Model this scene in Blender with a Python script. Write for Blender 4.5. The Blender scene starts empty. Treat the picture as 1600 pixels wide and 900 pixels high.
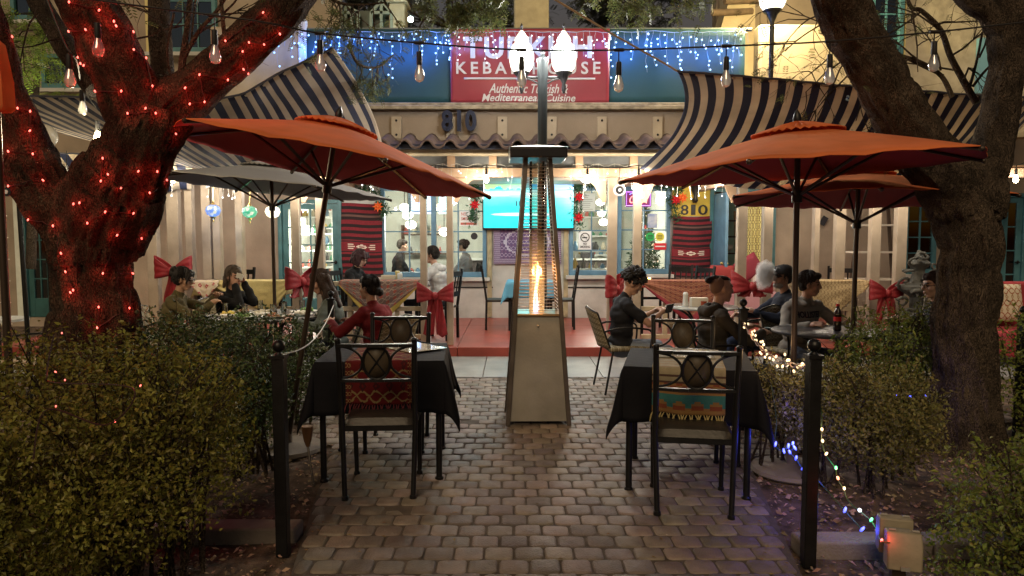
import bpy, bmesh, math, random
import numpy as np
from mathutils import Vector, Matrix, noise
from mathutils.bvhtree import BVHTree

R = math.radians
PI = math.pi
rnd = random.Random(11)
npr = np.random.RandomState(5)
SC = bpy.context.scene
COL = SC.collection

# ------------------------------------------------------------------ camera and measuring helpers
EYE = 1.55
FOC = 1100.0
PITCH = math.atan(75 / FOC)
CP, SP = math.cos(PITCH), math.sin(PITCH)


def ray(px, py):
    x = (px - 800) / FOC
    u = (450 - py) / FOC
    return Vector((x, CP + u * SP, -SP + u * CP))


def W(px, py, Y):
    d = ray(px, py)
    t = Y / d.y
    return Vector((d.x * t, Y, EYE + d.z * t))


def Gd(px, py, z=0.0):
    d = ray(px, py)
    t = (z - EYE) / d.z
    return Vector((d.x * t, d.y * t, z))


cam = bpy.data.cameras.new('camera')
cam.sensor_width = 36
cam.lens = 36 * FOC / 1600
cam.clip_start = 0.05
cam.clip_end = 500
camo = bpy.data.objects.new('camera', cam)
COL.objects.link(camo)
camo.location = (0, 0, EYE)
camo.rotation_euler = (PI / 2 - PITCH, 0, 0)
SC.camera = camo

# ------------------------------------------------------------------ world, sun, render settings
w = bpy.data.worlds.new('World')
SC.world = w
w.use_nodes = True
nt = w.node_tree
bg = nt.nodes['Background']
sky = nt.nodes.new('ShaderNodeTexSky')
sky.sky_type = 'NISHITA'
sky.sun_disc = False
sky.sun_elevation = R(-2.0)
sky.sun_rotation = R(200)
nt.links.new(sky.outputs[0], bg.inputs[0])
bg.inputs[1].default_value = 0.15
sl = bpy.data.lights.new('sun', 'SUN')
sl.energy = 0.62
sl.angle = R(30)
sl.color = (1.0, 0.74, 0.44)
so = bpy.data.objects.new('sun', sl)
COL.objects.link(so)
so.rotation_euler = (R(52), 0, R(-12))

SC.view_settings.view_transform = 'Standard'
SC.view_settings.look = 'None'
SC.view_settings.gamma = 1
SC.view_settings.exposure = 1.45
SC.view_settings.use_curve_mapping = False
cy = SC.cycles
cy.use_denoising = True
try:
    cy.denoiser = 'OPENIMAGEDENOISE'
except Exception:
    pass
cy.max_bounces = 5
cy.diffuse_bounces = 3
cy.glossy_bounces = 2
cy.transmission_bounces = 4
cy.transparent_max_bounces = 10
cy.volume_bounces = 2
cy.caustics_reflective = False
cy.caustics_refractive = False
cy.sample_clamp_indirect = 2.0
cy.sample_clamp_direct = 30.0
cy.use_light_tree = True


# ------------------------------------------------------------------ materials
MATS = {}


def L4(c):
    return (c[0], c[1], c[2], 1)


def mat(name, col, rough=.6, metal=0, var=0, vs=8, bump=0, bs=60, col2=None, spec=.4, coat=0, trl=0, island=0, coords='Object', detail=4, subs=0):
    if name in MATS:
        return MATS[name]
    m = bpy.data.materials.new(name)
    m.use_nodes = True
    n = m.node_tree.nodes
    l = m.node_tree.links
    p = n['Principled BSDF']
    p.inputs['Base Color'].default_value = L4(col)
    p.inputs['Roughness'].default_value = rough
    p.inputs['Metallic'].default_value = metal
    p.inputs['Specular IOR Level'].default_value = spec
    p.inputs['Coat Weight'].default_value = coat
    tc = n.new('ShaderNodeTexCoord')
    last = None
    if var or col2:
        nz = n.new('ShaderNodeTexNoise')
        nz.inputs['Scale'].default_value = vs
        nz.inputs['Detail'].default_value = detail
        l.new(tc.outputs[coords], nz.inputs['Vector'])
        mr = n.new('ShaderNodeMapRange')
        mr.inputs[1].default_value = .32
        mr.inputs[2].default_value = .68
        l.new(nz.outputs[0], mr.inputs[0])
        mx = n.new('ShaderNodeMix')
        mx.data_type = 'RGBA'
        c2 = col2 or tuple(max(0, x * (1 - var)) for x in col)
        mx.inputs[6].default_value = L4(col)
        mx.inputs[7].default_value = L4(c2)
        l.new(mr.outputs[0], mx.inputs[0])
        last = mx.outputs[2]
    if island:
        g = n.new('ShaderNodeNewGeometry')
        hs = n.new('ShaderNodeHueSaturation')
        mr = n.new('ShaderNodeMapRange')
        mr.inputs[3].default_value = 1 - island
        mr.inputs[4].default_value = 1 + island
        l.new(g.outputs['Random Per Island'], mr.inputs[0])
        l.new(mr.outputs[0], hs.inputs['Value'])
        mr2 = n.new('ShaderNodeMapRange')
        mr2.inputs[3].default_value = .5 - island * .07
        mr2.inputs[4].default_value = .5 + island * .07
        ml = n.new('ShaderNodeMath')
        ml.operation = 'MULTIPLY'
        ml.inputs[1].default_value = 7.31
        fr = n.new('ShaderNodeMath')
        fr.operation = 'FRACT'
        l.new(g.outputs['Random Per Island'], ml.inputs[0])
        l.new(ml.outputs[0], fr.inputs[0])
        l.new(fr.outputs[0], mr2.inputs[0])
        l.new(mr2.outputs[0], hs.inputs['Hue'])
        if last is not None:
            l.new(last, hs.inputs['Color'])
        else:
            hs.inputs['Color'].default_value = L4(col)
        last = hs.outputs[0]
    if last is not None:
        l.new(last, p.inputs['Base Color'])
    if bump:
        nb = n.new('ShaderNodeTexNoise')
        nb.inputs['Scale'].default_value = bs
        nb.inputs['Detail'].default_value = 5
        l.new(tc.outputs[coords], nb.inputs['Vector'])
        b = n.new('ShaderNodeBump')
        b.inputs['Strength'].default_value = bump
        b.inputs['Distance'].default_value = .01
        l.new(nb.outputs[0], b.inputs['Height'])
        l.new(b.outputs[0], p.inputs['Normal'])
    if trl:
        t = n.new('ShaderNodeBsdfTranslucent')
        if last is not None:
            l.new(last, t.inputs[0])
        else:
            t.inputs[0].default_value = L4(col)
        ms = n.new('ShaderNodeMixShader')
        ms.inputs[0].default_value = trl
        o = n['Material Output']
        l.new(p.outputs[0], ms.inputs[1])
        l.new(t.outputs[0], ms.inputs[2])
        l.new(ms.outputs[0], o.inputs[0])
    MATS[name] = m
    return m


def emi(name, col, st, sample=False):
    if name in MATS:
        return MATS[name]
    m = bpy.data.materials.new(name)
    m.use_nodes = True
    n = m.node_tree.nodes
    p = n['Principled BSDF']
    p.inputs['Base Color'].default_value = (.6, .6, .6, 1)
    p.inputs['Roughness'].default_value = .3
    p.inputs['Emission Color'].default_value = L4(col)
    p.inputs['Emission Strength'].default_value = st
    m.cycles.emission_sampling = 'AUTO' if sample else 'NONE'
    MATS[name] = m
    return m


def glass(name, tint=(.9, .95, .95), gl=.08, rough=.05):
    if name in MATS:
        return MATS[name]
    m = bpy.data.materials.new(name)
    m.use_nodes = True
    n = m.node_tree.nodes
    l = m.node_tree.links
    t = n.new('ShaderNodeBsdfTransparent')
    t.inputs[0].default_value = L4(tint)
    g = n.new('ShaderNodeBsdfGlossy')
    g.inputs['Roughness'].default_value = rough
    fr = n.new('ShaderNodeFresnel')
    fr.inputs[0].default_value = 1.4
    ad = n.new('ShaderNodeMath')
    ad.operation = 'ADD'
    ad.inputs[1].default_value = gl
    l.new(fr.outputs[0], ad.inputs[0])
    ms = n.new('ShaderNodeMixShader')
    l.new(ad.outputs[0], ms.inputs[0])
    l.new(t.outputs[0], ms.inputs[1])
    l.new(g.outputs[0], ms.inputs[2])
    l.new(ms.outputs[0], n['Material Output'].inputs[0])
    MATS[name] = m
    return m


# ------------------------------------------------------------------ mesh builder
class MB:
    def __init__(self):
        self.v = []
        self.f = []
        self.mi = []
        self.uv = []
        self.m = 0

    def add(self, vs, fs, uvs=None):
        b = len(self.v)
        self.v.extend([tuple(x) for x in vs])
        for k, f in enumerate(fs):
            self.f.append(tuple(i + b for i in f))
            self.mi.append(self.m)
            self.uv.append([uvs[i] for i in f] if uvs else [(0, 0)] * len(f))

    def box(self, c, s, M=None):
        x, y, z = s[0] / 2, s[1] / 2, s[2] / 2
        vs = [Vector((a * x, b * y, d * z)) for a in (-1, 1) for b in (-1, 1) for d in (-1, 1)]
        if M is not None:
            vs = [M @ v for v in vs]
        c = Vector(c)
        vs = [v + c for v in vs]
        self.add(vs, [(0, 1, 3, 2), (4, 6, 7, 5), (0, 4, 5, 1), (2, 3, 7, 6), (0, 2, 6, 4), (1, 5, 7, 3)])

    def b2(self, x0, x1, y0, y1, z0, z1):
        self.box(((x0 + x1) / 2, (y0 + y1) / 2, (z0 + z1) / 2), (abs(x1 - x0), abs(y1 - y0), abs(z1 - z0)))

    def bar(self, a, b, w, d, up=(0, 0, 1)):
        a, b = Vector(a), Vector(b)
        z = (b - a)
        ln = z.length
        z.normalize()
        u = Vector(up)
        if abs(z.dot(u)) > .95:
            u = Vector((0, 1, 0))
        x = u.cross(z).normalized()
        y = z.cross(x)
        M = Matrix((x, y, z)).transposed()
        self.box((a + b) / 2, (w, d, ln), M)

    def tube(self, pts, r, n=8, cap=True, closed=False, fn=None, flat=1.0):
        pts = [Vector(p) for p in pts]
        N = len(pts)
        rs = list(r) if hasattr(r, '__len__') else [r] * N
        tans = []
        for i in range(N):
            if closed:
                t = pts[(i + 1) % N] - pts[i - 1]
            else:
                t = pts[min(i + 1, N - 1)] - pts[max(i - 1, 0)]
            if t.length < 1e-9:
                t = Vector((0, 0, 1))
            tans.append(t.normalized())
        u = Vector((0, 0, 1)) if abs(tans[0].z) < .9 else Vector((0, 1, 0))
        x = u.cross(tans[0]).normalized()
        vs = []
        for i in range(N):
            t = tans[i]
            x = (x - t * x.dot(t))
            if x.length < 1e-6:
                x = t.orthogonal()
            x.normalize()
            y = t.cross(x)
            for k in range(n):
                a = 2 * PI * k / n
                rr = rs[i] * (fn(i, a) if fn else 1)
                vs.append(pts[i] + x * (math.cos(a) * rr) + y * (math.sin(a) * rr * flat))
        fs = []
        M = N if closed else N - 1
        for i in range(M):
            j = (i + 1) % N
            for k in range(n):
                k2 = (k + 1) % n
                fs.append((i * n + k, i * n + k2, j * n + k2, j * n + k))
        if cap and not closed:
            fs.append(tuple(range(n - 1, -1, -1)))
            fs.append(tuple((N - 1) * n + k for k in range(n)))
        self.add(vs, fs)

    def lathe(self, prof, n=16, c=(0, 0, 0), M=None, fn=None):
        vs = []
        c = Vector(c)
        for (r, z) in prof:
            for k in range(n):
                a = 2 * PI * k / n
                rr = max(r, 1e-5) * (fn(a, z) if fn else 1)
                v = Vector((rr * math.cos(a), rr * math.sin(a), z))
                if M is not None:
                    v = M @ v
                vs.append(v + c)
        fs = []
        for i in range(len(prof) - 1):
            for k in range(n):
                k2 = (k + 1) % n
                fs.append((i * n + k, i * n + k2, (i + 1) * n + k2, (i + 1) * n + k))
        fs.append(tuple(range(n - 1, -1, -1)))
        fs.append(tuple((len(prof) - 1) * n + k for k in range(n)))
        self.add(vs, fs)

    def ell(self, c, r, nu=12, nv=8, M=None):
        if not hasattr(r, '__len__'):
            r = (r, r, r)
        c = Vector(c)
        vs = []
        top = Vector((0, 0, r[2]))
        bot = Vector((0, 0, -r[2]))
        vs.append(bot)
        for j in range(1, nv):
            ph = -PI / 2 + PI * j / nv
            for k in range(nu):
                a = 2 * PI * k / nu
                vs.append(Vector((r[0] * math.cos(ph) * math.cos(a), r[1] * math.cos(ph) * math.sin(a), r[2] * math.sin(ph))))
        vs.append(top)
        fs = []
        for k in range(nu):
            fs.append((0, 1 + (k + 1) % nu, 1 + k))
        for j in range(nv - 2):
            for k in range(nu):
                a, b = 1 + j * nu + k, 1 + j * nu + (k + 1) % nu
                fs.append((a, b, b + nu, a + nu))
        T = len(vs) - 1
        for k in range(nu):
            fs.append((T, 1 + (nv - 2) * nu + k, 1 + (nv - 2) * nu + (k + 1) % nu))
        if M is not None:
            vs = [M @ v for v in vs]
        self.add([v + c for v in vs], fs)

    def grid(self, fn, nu, nv, mfn=None, thick=0):
        vs, uvs = [], []
        for j in range(nv + 1):
            for i in range(nu + 1):
                vs.append(Vector(fn(i / nu, j / nv)))
                uvs.append((i / nu, j / nv))
        b = len(self.v)
        self.v.extend([tuple(x) for x in vs])
        for j in range(nv):
            for i in range(nu):
                a = j * (nu + 1) + i
                q = (a, a + 1, a + nu + 2, a + nu + 1)
                self.f.append(tuple(k + b for k in q))
                self.uv.append([uvs[k] for k in q])
                self.mi.append(mfn(i, j) if mfn else self.m)

    def prism(self, out, d, M=None, c=(0, 0, 0)):
        """outline in XZ extruded along +Y by d"""
        c = Vector(c)
        n = len(out)
        vs = [Vector((x, 0, z)) for x, z in out] + [Vector((x, d, z)) for x, z in out]
        if M is not None:
            vs = [M @ v for v in vs]
        vs = [v + c for v in vs]
        fs = [tuple(range(n)), tuple(range(2 * n - 1, n - 1, -1))]
        for k in range(n):
            k2 = (k + 1) % n
            fs.append((k, k + n, k2 + n, k2))
        self.add(vs, fs)


def link(o, parent=None):
    COL.objects.link(o)
    if parent is not None:
        o.parent = parent
    return o


def wloc(o):
    v = Vector((0, 0, 0))
    while o is not None:
        v += Vector(o.location)
        o = o.parent
    return v


def mk(name, mb, mats, parent=None, w=False, smooth=40, bevel=0, solid=0, kind=None, label=None, sub=0):
    """link a builder as ONE mesh object; w=True: verts are world coordinates"""
    me = bpy.data.meshes.new(name)
    vs = mb.v
    if w and parent is not None:
        off = wloc(parent)
        vs = [(x - off.x, y - off.y, z - off.z) for x, y, z in vs]
    me.from_pydata(vs, [], mb.f)
    if not isinstance(mats, (list, tuple)):
        mats = [mats]
    for m in mats:
        me.materials.append(m)
    me.polygons.foreach_set('material_index', mb.mi)
    ul = me.uv_layers.new(name='UVMap')
    flat = [c for f in mb.uv for p in f for c in p]
    ul.data.foreach_set('uv', flat)
    me.update()
    if smooth:
        me.shade_smooth()
        me.set_sharp_from_angle(angle=R(smooth))
    o = bpy.data.objects.new(name, me)
    link(o, parent)
    if bevel:
        b = o.modifiers.new('bevel', 'BEVEL')
        b.width = bevel
        b.segments = 2
        b.limit_method = 'ANGLE'
        b.angle_limit = R(40)
    if solid:
        s = o.modifiers.new('solid', 'SOLIDIFY')
        s.thickness = solid
        s.offset = 0
    if sub:
        s = o.modifiers.new('sub', 'SUBSURF')
        s.levels = s.render_levels = sub
    if kind:
        o['kind'] = kind
    if label:
        o['label'] = label
    return o


def T(name, label, cat, loc=(0, 0, 0), rz=0, group=None):
    o = bpy.data.objects.new(name, None)
    o.empty_display_size = .1
    COL.objects.link(o)
    o.location = loc
    o.rotation_euler = (0, 0, rz)
    o['label'] = label
    o['category'] = cat
    if group:
        o['group'] = group
    return o


def S(name, label, cat, mb, mats, group=None, kind=None, **kw):
    """a thing that is one mesh; origin moved to its base; verts are world coordinates"""
    a = np.array(mb.v)
    c = Vector(((a[:, 0].min() + a[:, 0].max()) / 2, (a[:, 1].min() + a[:, 1].max()) / 2, a[:, 2].min()))
    mb.v = [(x - c.x, y - c.y, z - c.z) for x, y, z in mb.v]
    o = mk(name, mb, mats, None, **kw)
    o.location = c
    o['label'] = label
    o['category'] = cat
    if group:
        o['group'] = group
    if kind:
        o['kind'] = kind
    return o


def dup(root, loc, rz, label=None, group=None):
    r = root.copy()
    COL.objects.link(r)
    r.location = loc
    r.rotation_euler = (0, 0, rz)
    if label:
        r['label'] = label
    if group:
        r['group'] = group

    def rec(src, dst):
        for ch in list(src.children):
            c = ch.copy()
            COL.objects.link(c)
            c.parent = dst
            rec(ch, c)
    rec(root, r)
    return r


def light(loc, col, power, rad=.05, parent=None, kind='POINT', name='lamp_light'):
    l = bpy.data.lights.new(name, kind)
    l.energy = power
    l.color = col
    l.shadow_soft_size = rad
    o = bpy.data.objects.new(name, l)
    COL.objects.link(o)
    if parent is not None:
        o.parent = parent
        o.location = Vector(loc) - wloc(parent)
    else:
        o.location = loc
    return o


def text_mesh(mb, body, x0, x1, z0, z1, Y, depth=.01, bold=0.0, shear=0.0, space=1.0, M=None, c=None):
    """letters fitted in the rectangle x0..x1, z0..z1 on the plane y=Y, facing -y"""
    cu = bpy.data.curves.new('lettering', 'FONT')
    cu.body = body
    cu.size = 1
    cu.offset = bold
    cu.space_character = space
    cu.resolution_u = 3
    cu.extrude = .5
    ob = bpy.data.objects.new('lettering', cu)
    COL.objects.link(ob)
    dg = bpy.context.evaluated_depsgraph_get()
    me = bpy.data.meshes.new_from_object(ob.evaluated_get(dg))
    a = np.array([v.co[:] for v in me.vertices])
    mn, mx = a.min(0), a.max(0)
    s = (a - mn) / (mx - mn)
    X = s[:, 0]
    Z = s[:, 1]
    if shear:
        X = X * (1 - shear * (z1 - z0) / (x1 - x0)) + Z * shear * (z1 - z0) / (x1 - x0)
    vs = [Vector((x0 + X[i] * (x1 - x0), Y - s[i, 2] * depth, z0 + Z[i] * (z1 - z0))) for i in range(len(a))]
    if M is not None:
        vs = [M @ v for v in vs]
    if c is not None:
        vs = [v + Vector(c) for v in vs]
    mb.add(vs, [tuple(p.vertices) for p in me.polygons])
    bpy.data.objects.remove(ob)
    bpy.data.curves.remove(cu)
    bpy.data.meshes.remove(me)


def rotz(a):
    return Matrix.Rotation(a, 3, 'Z')


def catenary(a, b, sag, n=12):
    a, b = Vector(a), Vector(b)
    return [a.lerp(b, i / n) - Vector((0, 0, sag * 4 * (i / n) * (1 - i / n))) for i in range(n + 1)]


def interp(pts, t):
    """smooth curve through points, t in 0..1"""
    n = len(pts) - 1
    x = min(max(t, 0), 1) * n
    i = min(int(x), n - 1)
    f = x - i
    p = [Vector(pts[max(i - 1, 0)]), Vector(pts[i]), Vector(pts[i + 1]), Vector(pts[min(i + 2, n)])]
    return .5 * ((2 * p[1]) + (-p[0] + p[2]) * f + (2 * p[0] - 5 * p[1] + 4 * p[2] - p[3]) * f * f + (-p[0] + 3 * p[1] - 3 * p[2] + p[3]) * f ** 3)


def resample(pts, n):
    return [interp(pts, i / n) for i in range(n + 1)]


# shared materials
BLACK = mat('black_metal', (.012, .012, .013), .38, .3, var=.4, vs=15, bump=.15, bs=120)
WOODP = mat('painted_post', (.36, .29, .22), .55, var=.25, vs=5, bump=.25, bs=30)
CREAM = mat('cream_stucco', (.50, .41, .27), .85, var=.25, vs=2.5, bump=.6, bs=25)
BEIGE = mat('beige_wall', (.37, .30, .225), .8, var=.35, vs=1.6, bump=.35, bs=30)
PALE = mat('pale_wall', (.56, .56, .53), .75, var=.35, vs=2.2, bump=.3, bs=25)
BLUEF = mat('blue_paint', (.11, .235, .35), .45, var=.3, vs=6, bump=.15, bs=40)
TEALF = mat('teal_paint', (.07, .20, .22), .45, var=.3, vs=6, bump=.15, bs=40)
PANE = glass('window_glass')
SOCKET = mat('socket_black', (.015, .015, .015), .5)
WIRE = mat('wire_black', (.015, .014, .013), .6)
# ================================================================== ground, path, walk, deck, kerbs
soil = mat('soil', (.15, .10, .068), .95, var=.55, vs=9, bump=1.0, bs=70, col2=(.03, .02, .014))
mb = MB()
def soil_z(x, y):
    return -.02 + .03 * noise.noise(Vector((x * 1.3, y * 1.3, 3))) if abs(x) < 6 and y < 9 and y > 0 else -.02
mb.grid(lambda u, v: (-7 + 14 * u, 1 + 8.2 * v, -.012 + .018 * noise.noise(Vector((u * 20, v * 13, 3)))), 70, 40)
for (x0, x1, y0, y1) in ((-70, -7, -60, 90), (7, 70, -60, 90), (-7, 7, -60, 1), (-7, 7, 9.2, 90)):
    mb.add([(x0, y0, -.015), (x1, y0, -.015), (x1, y1, -.015), (x0, y1, -.015)], [(0, 1, 2, 3)])
mk('ground', mb, soil, kind='structure')

def path_l(y):
    return -1.03 - .165 * (y - 3.28) if y < 5.2 else -1.35 - 2.6 * (y - 5.2)
def path_r(y):
    return 1.34 + .185 * (y - 3.28) if y < 4.9 else 1.66 + 2.6 * (y - 4.9)

mb = MB()
pw, pl = .147, .139
row = 0
y = 1.9
while y < 7.74:
    yc = y + pl / 2
    xl, xr = max(path_l(yc), -4.2), min(path_r(yc), 4.4)
    x = -4.4 + (pw / 2 if row % 2 else 0)
    while x < 4.4:
        if x + pw > xl and x < xr:
            a, b = max(x, xl), min(x + pw, xr)
            if b - a > .04:
                g = .002 + rnd.random() * .003
                a += g
                b -= g
                c0, c1 = y + g, min(y + pl, 7.79) - g
                ch = .022
                zt = .018 + rnd.uniform(-.004, .004) - (.006 if rnd.random() < .05 else 0)
                tx, ty = rnd.uniform(-.03, .03), rnd.uniform(-.03, .03)
                mx_, my_ = (a + b) / 2, (c0 + c1) / 2
                rings = []
                for ins, z in ((0, -.02), (0, zt - .012), (.003, zt - .003), (.009, zt)):
                    A, B, C, D = a + ins, b - ins, c0 + ins, c1 - ins
                    e = ch + rnd.uniform(-.006, .006)
                    out = [(A + e, C), (B - e, C), (B - e * .25, C + e * .3), (B, C + e), (B, D - e), (B - e * .3, D - e * .25), (B - e, D), (A + e, D), (A + e * .3, D - e * .3), (A, D - e), (A, C + e), (A + e * .3, C + e * .3)]
                    rings.append([(px + rnd.uniform(-.001, .001), py + rnd.uniform(-.001, .001), z + (tx * (px - mx_) + ty * (py - my_))) for px, py in out])
                n = 12
                vs = [p for r_ in rings for p in r_]
                fs = []
                for i in range(3):
                    for k in range(n):
                        k2 = (k + 1) % n
                        fs.append((i * n + k, i * n + k2, (i + 1) * n + k2, (i + 1) * n + k))
                vs.append((mx_, my_, zt + .001))
                for k in range(n):
                    fs.append((3 * n + k, 3 * n + (k + 1) % n, 4 * n))
                mb.add(vs, fs)
        x += pw
    y += pl
    row += 1
paver = mat('paver_concrete', (.19, .15, .122), .55, var=.3, vs=14, bump=.7, bs=110, island=.36, spec=.45)
# broad damp stains and foot-worn patches over the blocks
n, l = paver.node_tree.nodes, paver.node_tree.links
pb = n['Principled BSDF']
src = pb.inputs['Base Color'].links[0].from_socket
tc = n.new('ShaderNodeTexCoord')
nz = n.new('ShaderNodeTexNoise')
nz.inputs['Scale'].default_value = 1.6
nz.inputs['Detail'].default_value = 8
nz.inputs['Roughness'].default_value = .7
l.new(tc.outputs['Object'], nz.inputs['Vector'])
mr = n.new('ShaderNodeMapRange')
mr.inputs[1].default_value = .3
mr.inputs[2].default_value = .7
mr.inputs[3].default_value = .7
mr.inputs[4].default_value = 1.2
l.new(nz.outputs[0], mr.inputs[0])
hs = n.new('ShaderNodeHueSaturation')
l.new(src, hs.inputs['Color'])
l.new(mr.outputs[0], hs.inputs['Value'])
l.new(hs.outputs[0], pb.inputs['Base Color'])
mr2 = n.new('ShaderNodeMapRange')
mr2.inputs[1].default_value = .3
mr2.inputs[2].default_value = .7
mr2.inputs[3].default_value = .38
mr2.inputs[4].default_value = .75
l.new(nz.outputs[0], mr2.inputs[0])
l.new(mr2.outputs[0], pb.inputs['Roughness'])
mk('brick_path', mb, paver, kind='structure', smooth=50)
mb = MB()
pts = [(path_l(2.0), 1.9), (path_r(2.0), 1.9), (path_r(4.9), 4.9), (4.4, 5.95), (4.4, 7.78), (-4.2, 7.78), (-4.2, 6.3), (path_l(5.2), 5.2)]
mb.add([(a, b, .0105) for a, b in pts], [tuple(range(8))])
mk('path_bed', mb, mat('joint_sand', (.10, .08, .064), .95, var=.4, vs=12, bump=.5, bs=200), kind='structure')

walk = mat('walk_concrete', (.24, .245, .25), .5, var=.3, vs=3, bump=.3, bs=60)
mb = MB()
xs = [-6.8, -5.4, -4.2, -2.8, -1.55, -.33, 1.02, 2.3, 3.6, 4.9, 6.8]
for a, b in zip(xs[:-1], xs[1:]):
    mb.b2(a + .004, b - .004, 7.80, 9.19, -.06, .02)
mk('concrete_walk', mb, walk, kind='structure', bevel=.004)

deckm = mat('red_deck', (.30, .055, .04), .33, var=.3, vs=4, bump=.12, bs=40, spec=.5)
mb = MB()
xs = [-7, -5.5, -4.3, -3.1, -1.9, -.72, .5, 1.7, 2.9, 4.1, 5.3, 7]
ys = [9.2, 10.4, 11.6, 12.8]
for a, b in zip(xs[:-1], xs[1:]):
    for c, d in zip(ys[:-1], ys[1:]):
        mb.b2(a + .003, b - .003, c + (.003 if c > 9.3 else 0), d - .003, -.05, .14)
mk('porch_deck', mb, deckm, kind='structure', bevel=.006)

conc = mat('kerb_concrete', (.24, .20, .17), .9, var=.35, vs=6, bump=.6, bs=70)
mb = MB()
for k in range(5):
    mb.b2(-4.4 + k * .66, -4.4 + k * .66 + .65, 3.52, 3.66, -.05, .07)
for k in range(5):
    mb.b2(1.42 + k * .66, 1.42 + k * .66 + .65, 3.36, 3.5, -.05, .07)
mk('garden_kerb', mb, conc, kind='structure', bevel=.012)

# bark chips and pebbles on the soil: uncountable
mb = MB()
def chip(x, y, s):
    a = rnd.random() * 6.28
    z = .002 + rnd.random() * .012
    ux, uy = math.cos(a) * s, math.sin(a) * s
    vx, vy = -uy * rnd.uniform(.35, .8), ux * rnd.uniform(.35, .8)
    t1, t2 = rnd.uniform(-.5, .5) * s, rnd.uniform(-.5, .5) * s
    h = s * rnd.uniform(.25, .6)
    mb.add([(x - ux, y - uy, z - t1), (x + vx, y + vy, z + t2), (x + ux, y + uy, z + t1), (x - vx, y - vy, z - t2), (x, y, z + h)], [(0, 1, 4), (1, 2, 4), (2, 3, 4), (3, 0, 4)])
for k in range(15000):
    y = rnd.uniform(1.95, 6.2)
    x = rnd.uniform(-3.6, 3.9)
    if path_l(y) - .02 < x < path_r(y) + .02 and y < 6.4:
        continue
    if 3.5 < y < 3.67 and x < 0 or 3.35 < y < 3.51 and x > 0:
        continue
    chip(x, y, rnd.choice((.006, .009, .012, .016, .022)))
mk('gravel', mb, mat('bark_chips', (.24, .16, .11), .9, island=.6), kind='stuff', smooth=0)

# dry leaves fallen on the path
mb = MB()
for k in range(170):
    y = rnd.uniform(2.4, 7.6)
    x = rnd.uniform(path_l(y) if y < 5 else -1.8, path_r(y) if y < 5 else 1.9)
    if rnd.random() < .5:
        x = (path_l(y) + abs(rnd.gauss(0, .12))) if rnd.random() < .5 else (path_r(y) - abs(rnd.gauss(0, .12)))
    a, s_ = rnd.random() * 6.28, rnd.uniform(.008, .02)
    u, v = Vector((math.cos(a), math.sin(a), 0)) * s_, Vector((-math.sin(a), math.cos(a), 0)) * s_ * .45
    p = Vector((x, y, .026))
    mb.add([p - u, p + v + Vector((0, 0, .004)), p + u + Vector((0, 0, .002)), p - v + Vector((0, 0, .005))], [(0, 1, 2), (0, 2, 3)])
mk('fallen_leaves', mb, mat('dry_leaf', (.16, .10, .04), .8, island=.5), kind='stuff', smooth=0)
# ================================================================== the restaurant building
BLD = T('restaurant_building', 'cream stucco restaurant building with blue framed windows behind a red floored porch', 'building', (0, 12.7, 0))
YW = 12.7


def wall_with_holes(mb, x0, x1, z0, z1, Y, th, holes):
    """boxes around rectangular holes (a,b,c,d) = x0,x1,z0,z1; holes do not overlap in x"""
    holes = sorted(holes)
    x = x0
    for a, b, c, d in holes:
        if a > x:
            mb.b2(x, a, Y, Y + th, z0, z1)
        if c > z0:
            mb.b2(a, b, Y, Y + th, z0, c)
        if d < z1:
            mb.b2(a, b, Y, Y + th, d, z1)
        x = b
    if x < x1:
        mb.b2(x, x1, Y, Y + th, z0, z1)


def rect(px0, px1, py0, py1, Y):
    a, b = W(px0, py1, Y), W(px1, py0, Y)
    return (a.x, b.x, a.z, b.z)


def window(r, Y, cols, rows, m=BLUEF, fw=.07, name='window', split=1, sill=True, thin=.022, pane=PANE):
    x0, x1, z0, z1 = r
    mb = MB()
    d0, d1 = Y - .03, Y + .09
    mb.b2(x0, x1, d0, d1, z0, z0 + fw * 1.3)
    mb.b2(x0, x1, d0, d1, z1 - fw, z1)
    mb.b2(x0, x0 + fw, d0, d1, z0 + fw * 1.3, z1 - fw)
    mb.b2(x1 - fw, x1, d0, d1, z0 + fw * 1.3, z1 - fw)
    wd = mk(name, mb, m, BLD, w=True, bevel=.006)
    sw = (x1 - x0 - 2 * fw)
    mb = MB()
    for s in range(1, split):
        xc = x0 + fw + sw * s / split
        mb.b2(xc - fw * .6, xc + fw * .6, d0 + .005, d1 - .01, z0 + fw * 1.3, z1 - fw)
    for s in range(split):
        a, b = x0 + fw + sw * s / split, x0 + fw + sw * (s + 1) / split
        for c in range(1, cols):
            xc = a + (b - a) * c / cols
            mb.b2(xc - thin / 2, xc + thin / 2, Y + .0, Y + .05, z0 + fw * 1.3, z1 - fw)
    for k in range(1, rows):
        zc = z0 + fw * 1.3 + (z1 - z0 - 2.3 * fw) * k / rows
        mb.b2(x0 + fw, x1 - fw, Y + .002, Y + .048, zc - thin / 2, zc + thin / 2)
    if cols * split > 1 or rows > 1:
        mk('muntins', mb, m, wd, w=True)
    mb = MB()
    mb.b2(x0 + fw, x1 - fw, Y + .022, Y + .028, z0 + fw * 1.3, z1 - fw)
    mk('pane', mb, pane, wd, w=True)
    if sill:
        mb = MB()
        mb.b2(x0 - .06, x1 + .06, Y - .10, Y - .032, z0 - .07, z0 - .002)
        mk('sill', mb, PALE, wd, w=True, bevel=.008)
    return wd


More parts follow.
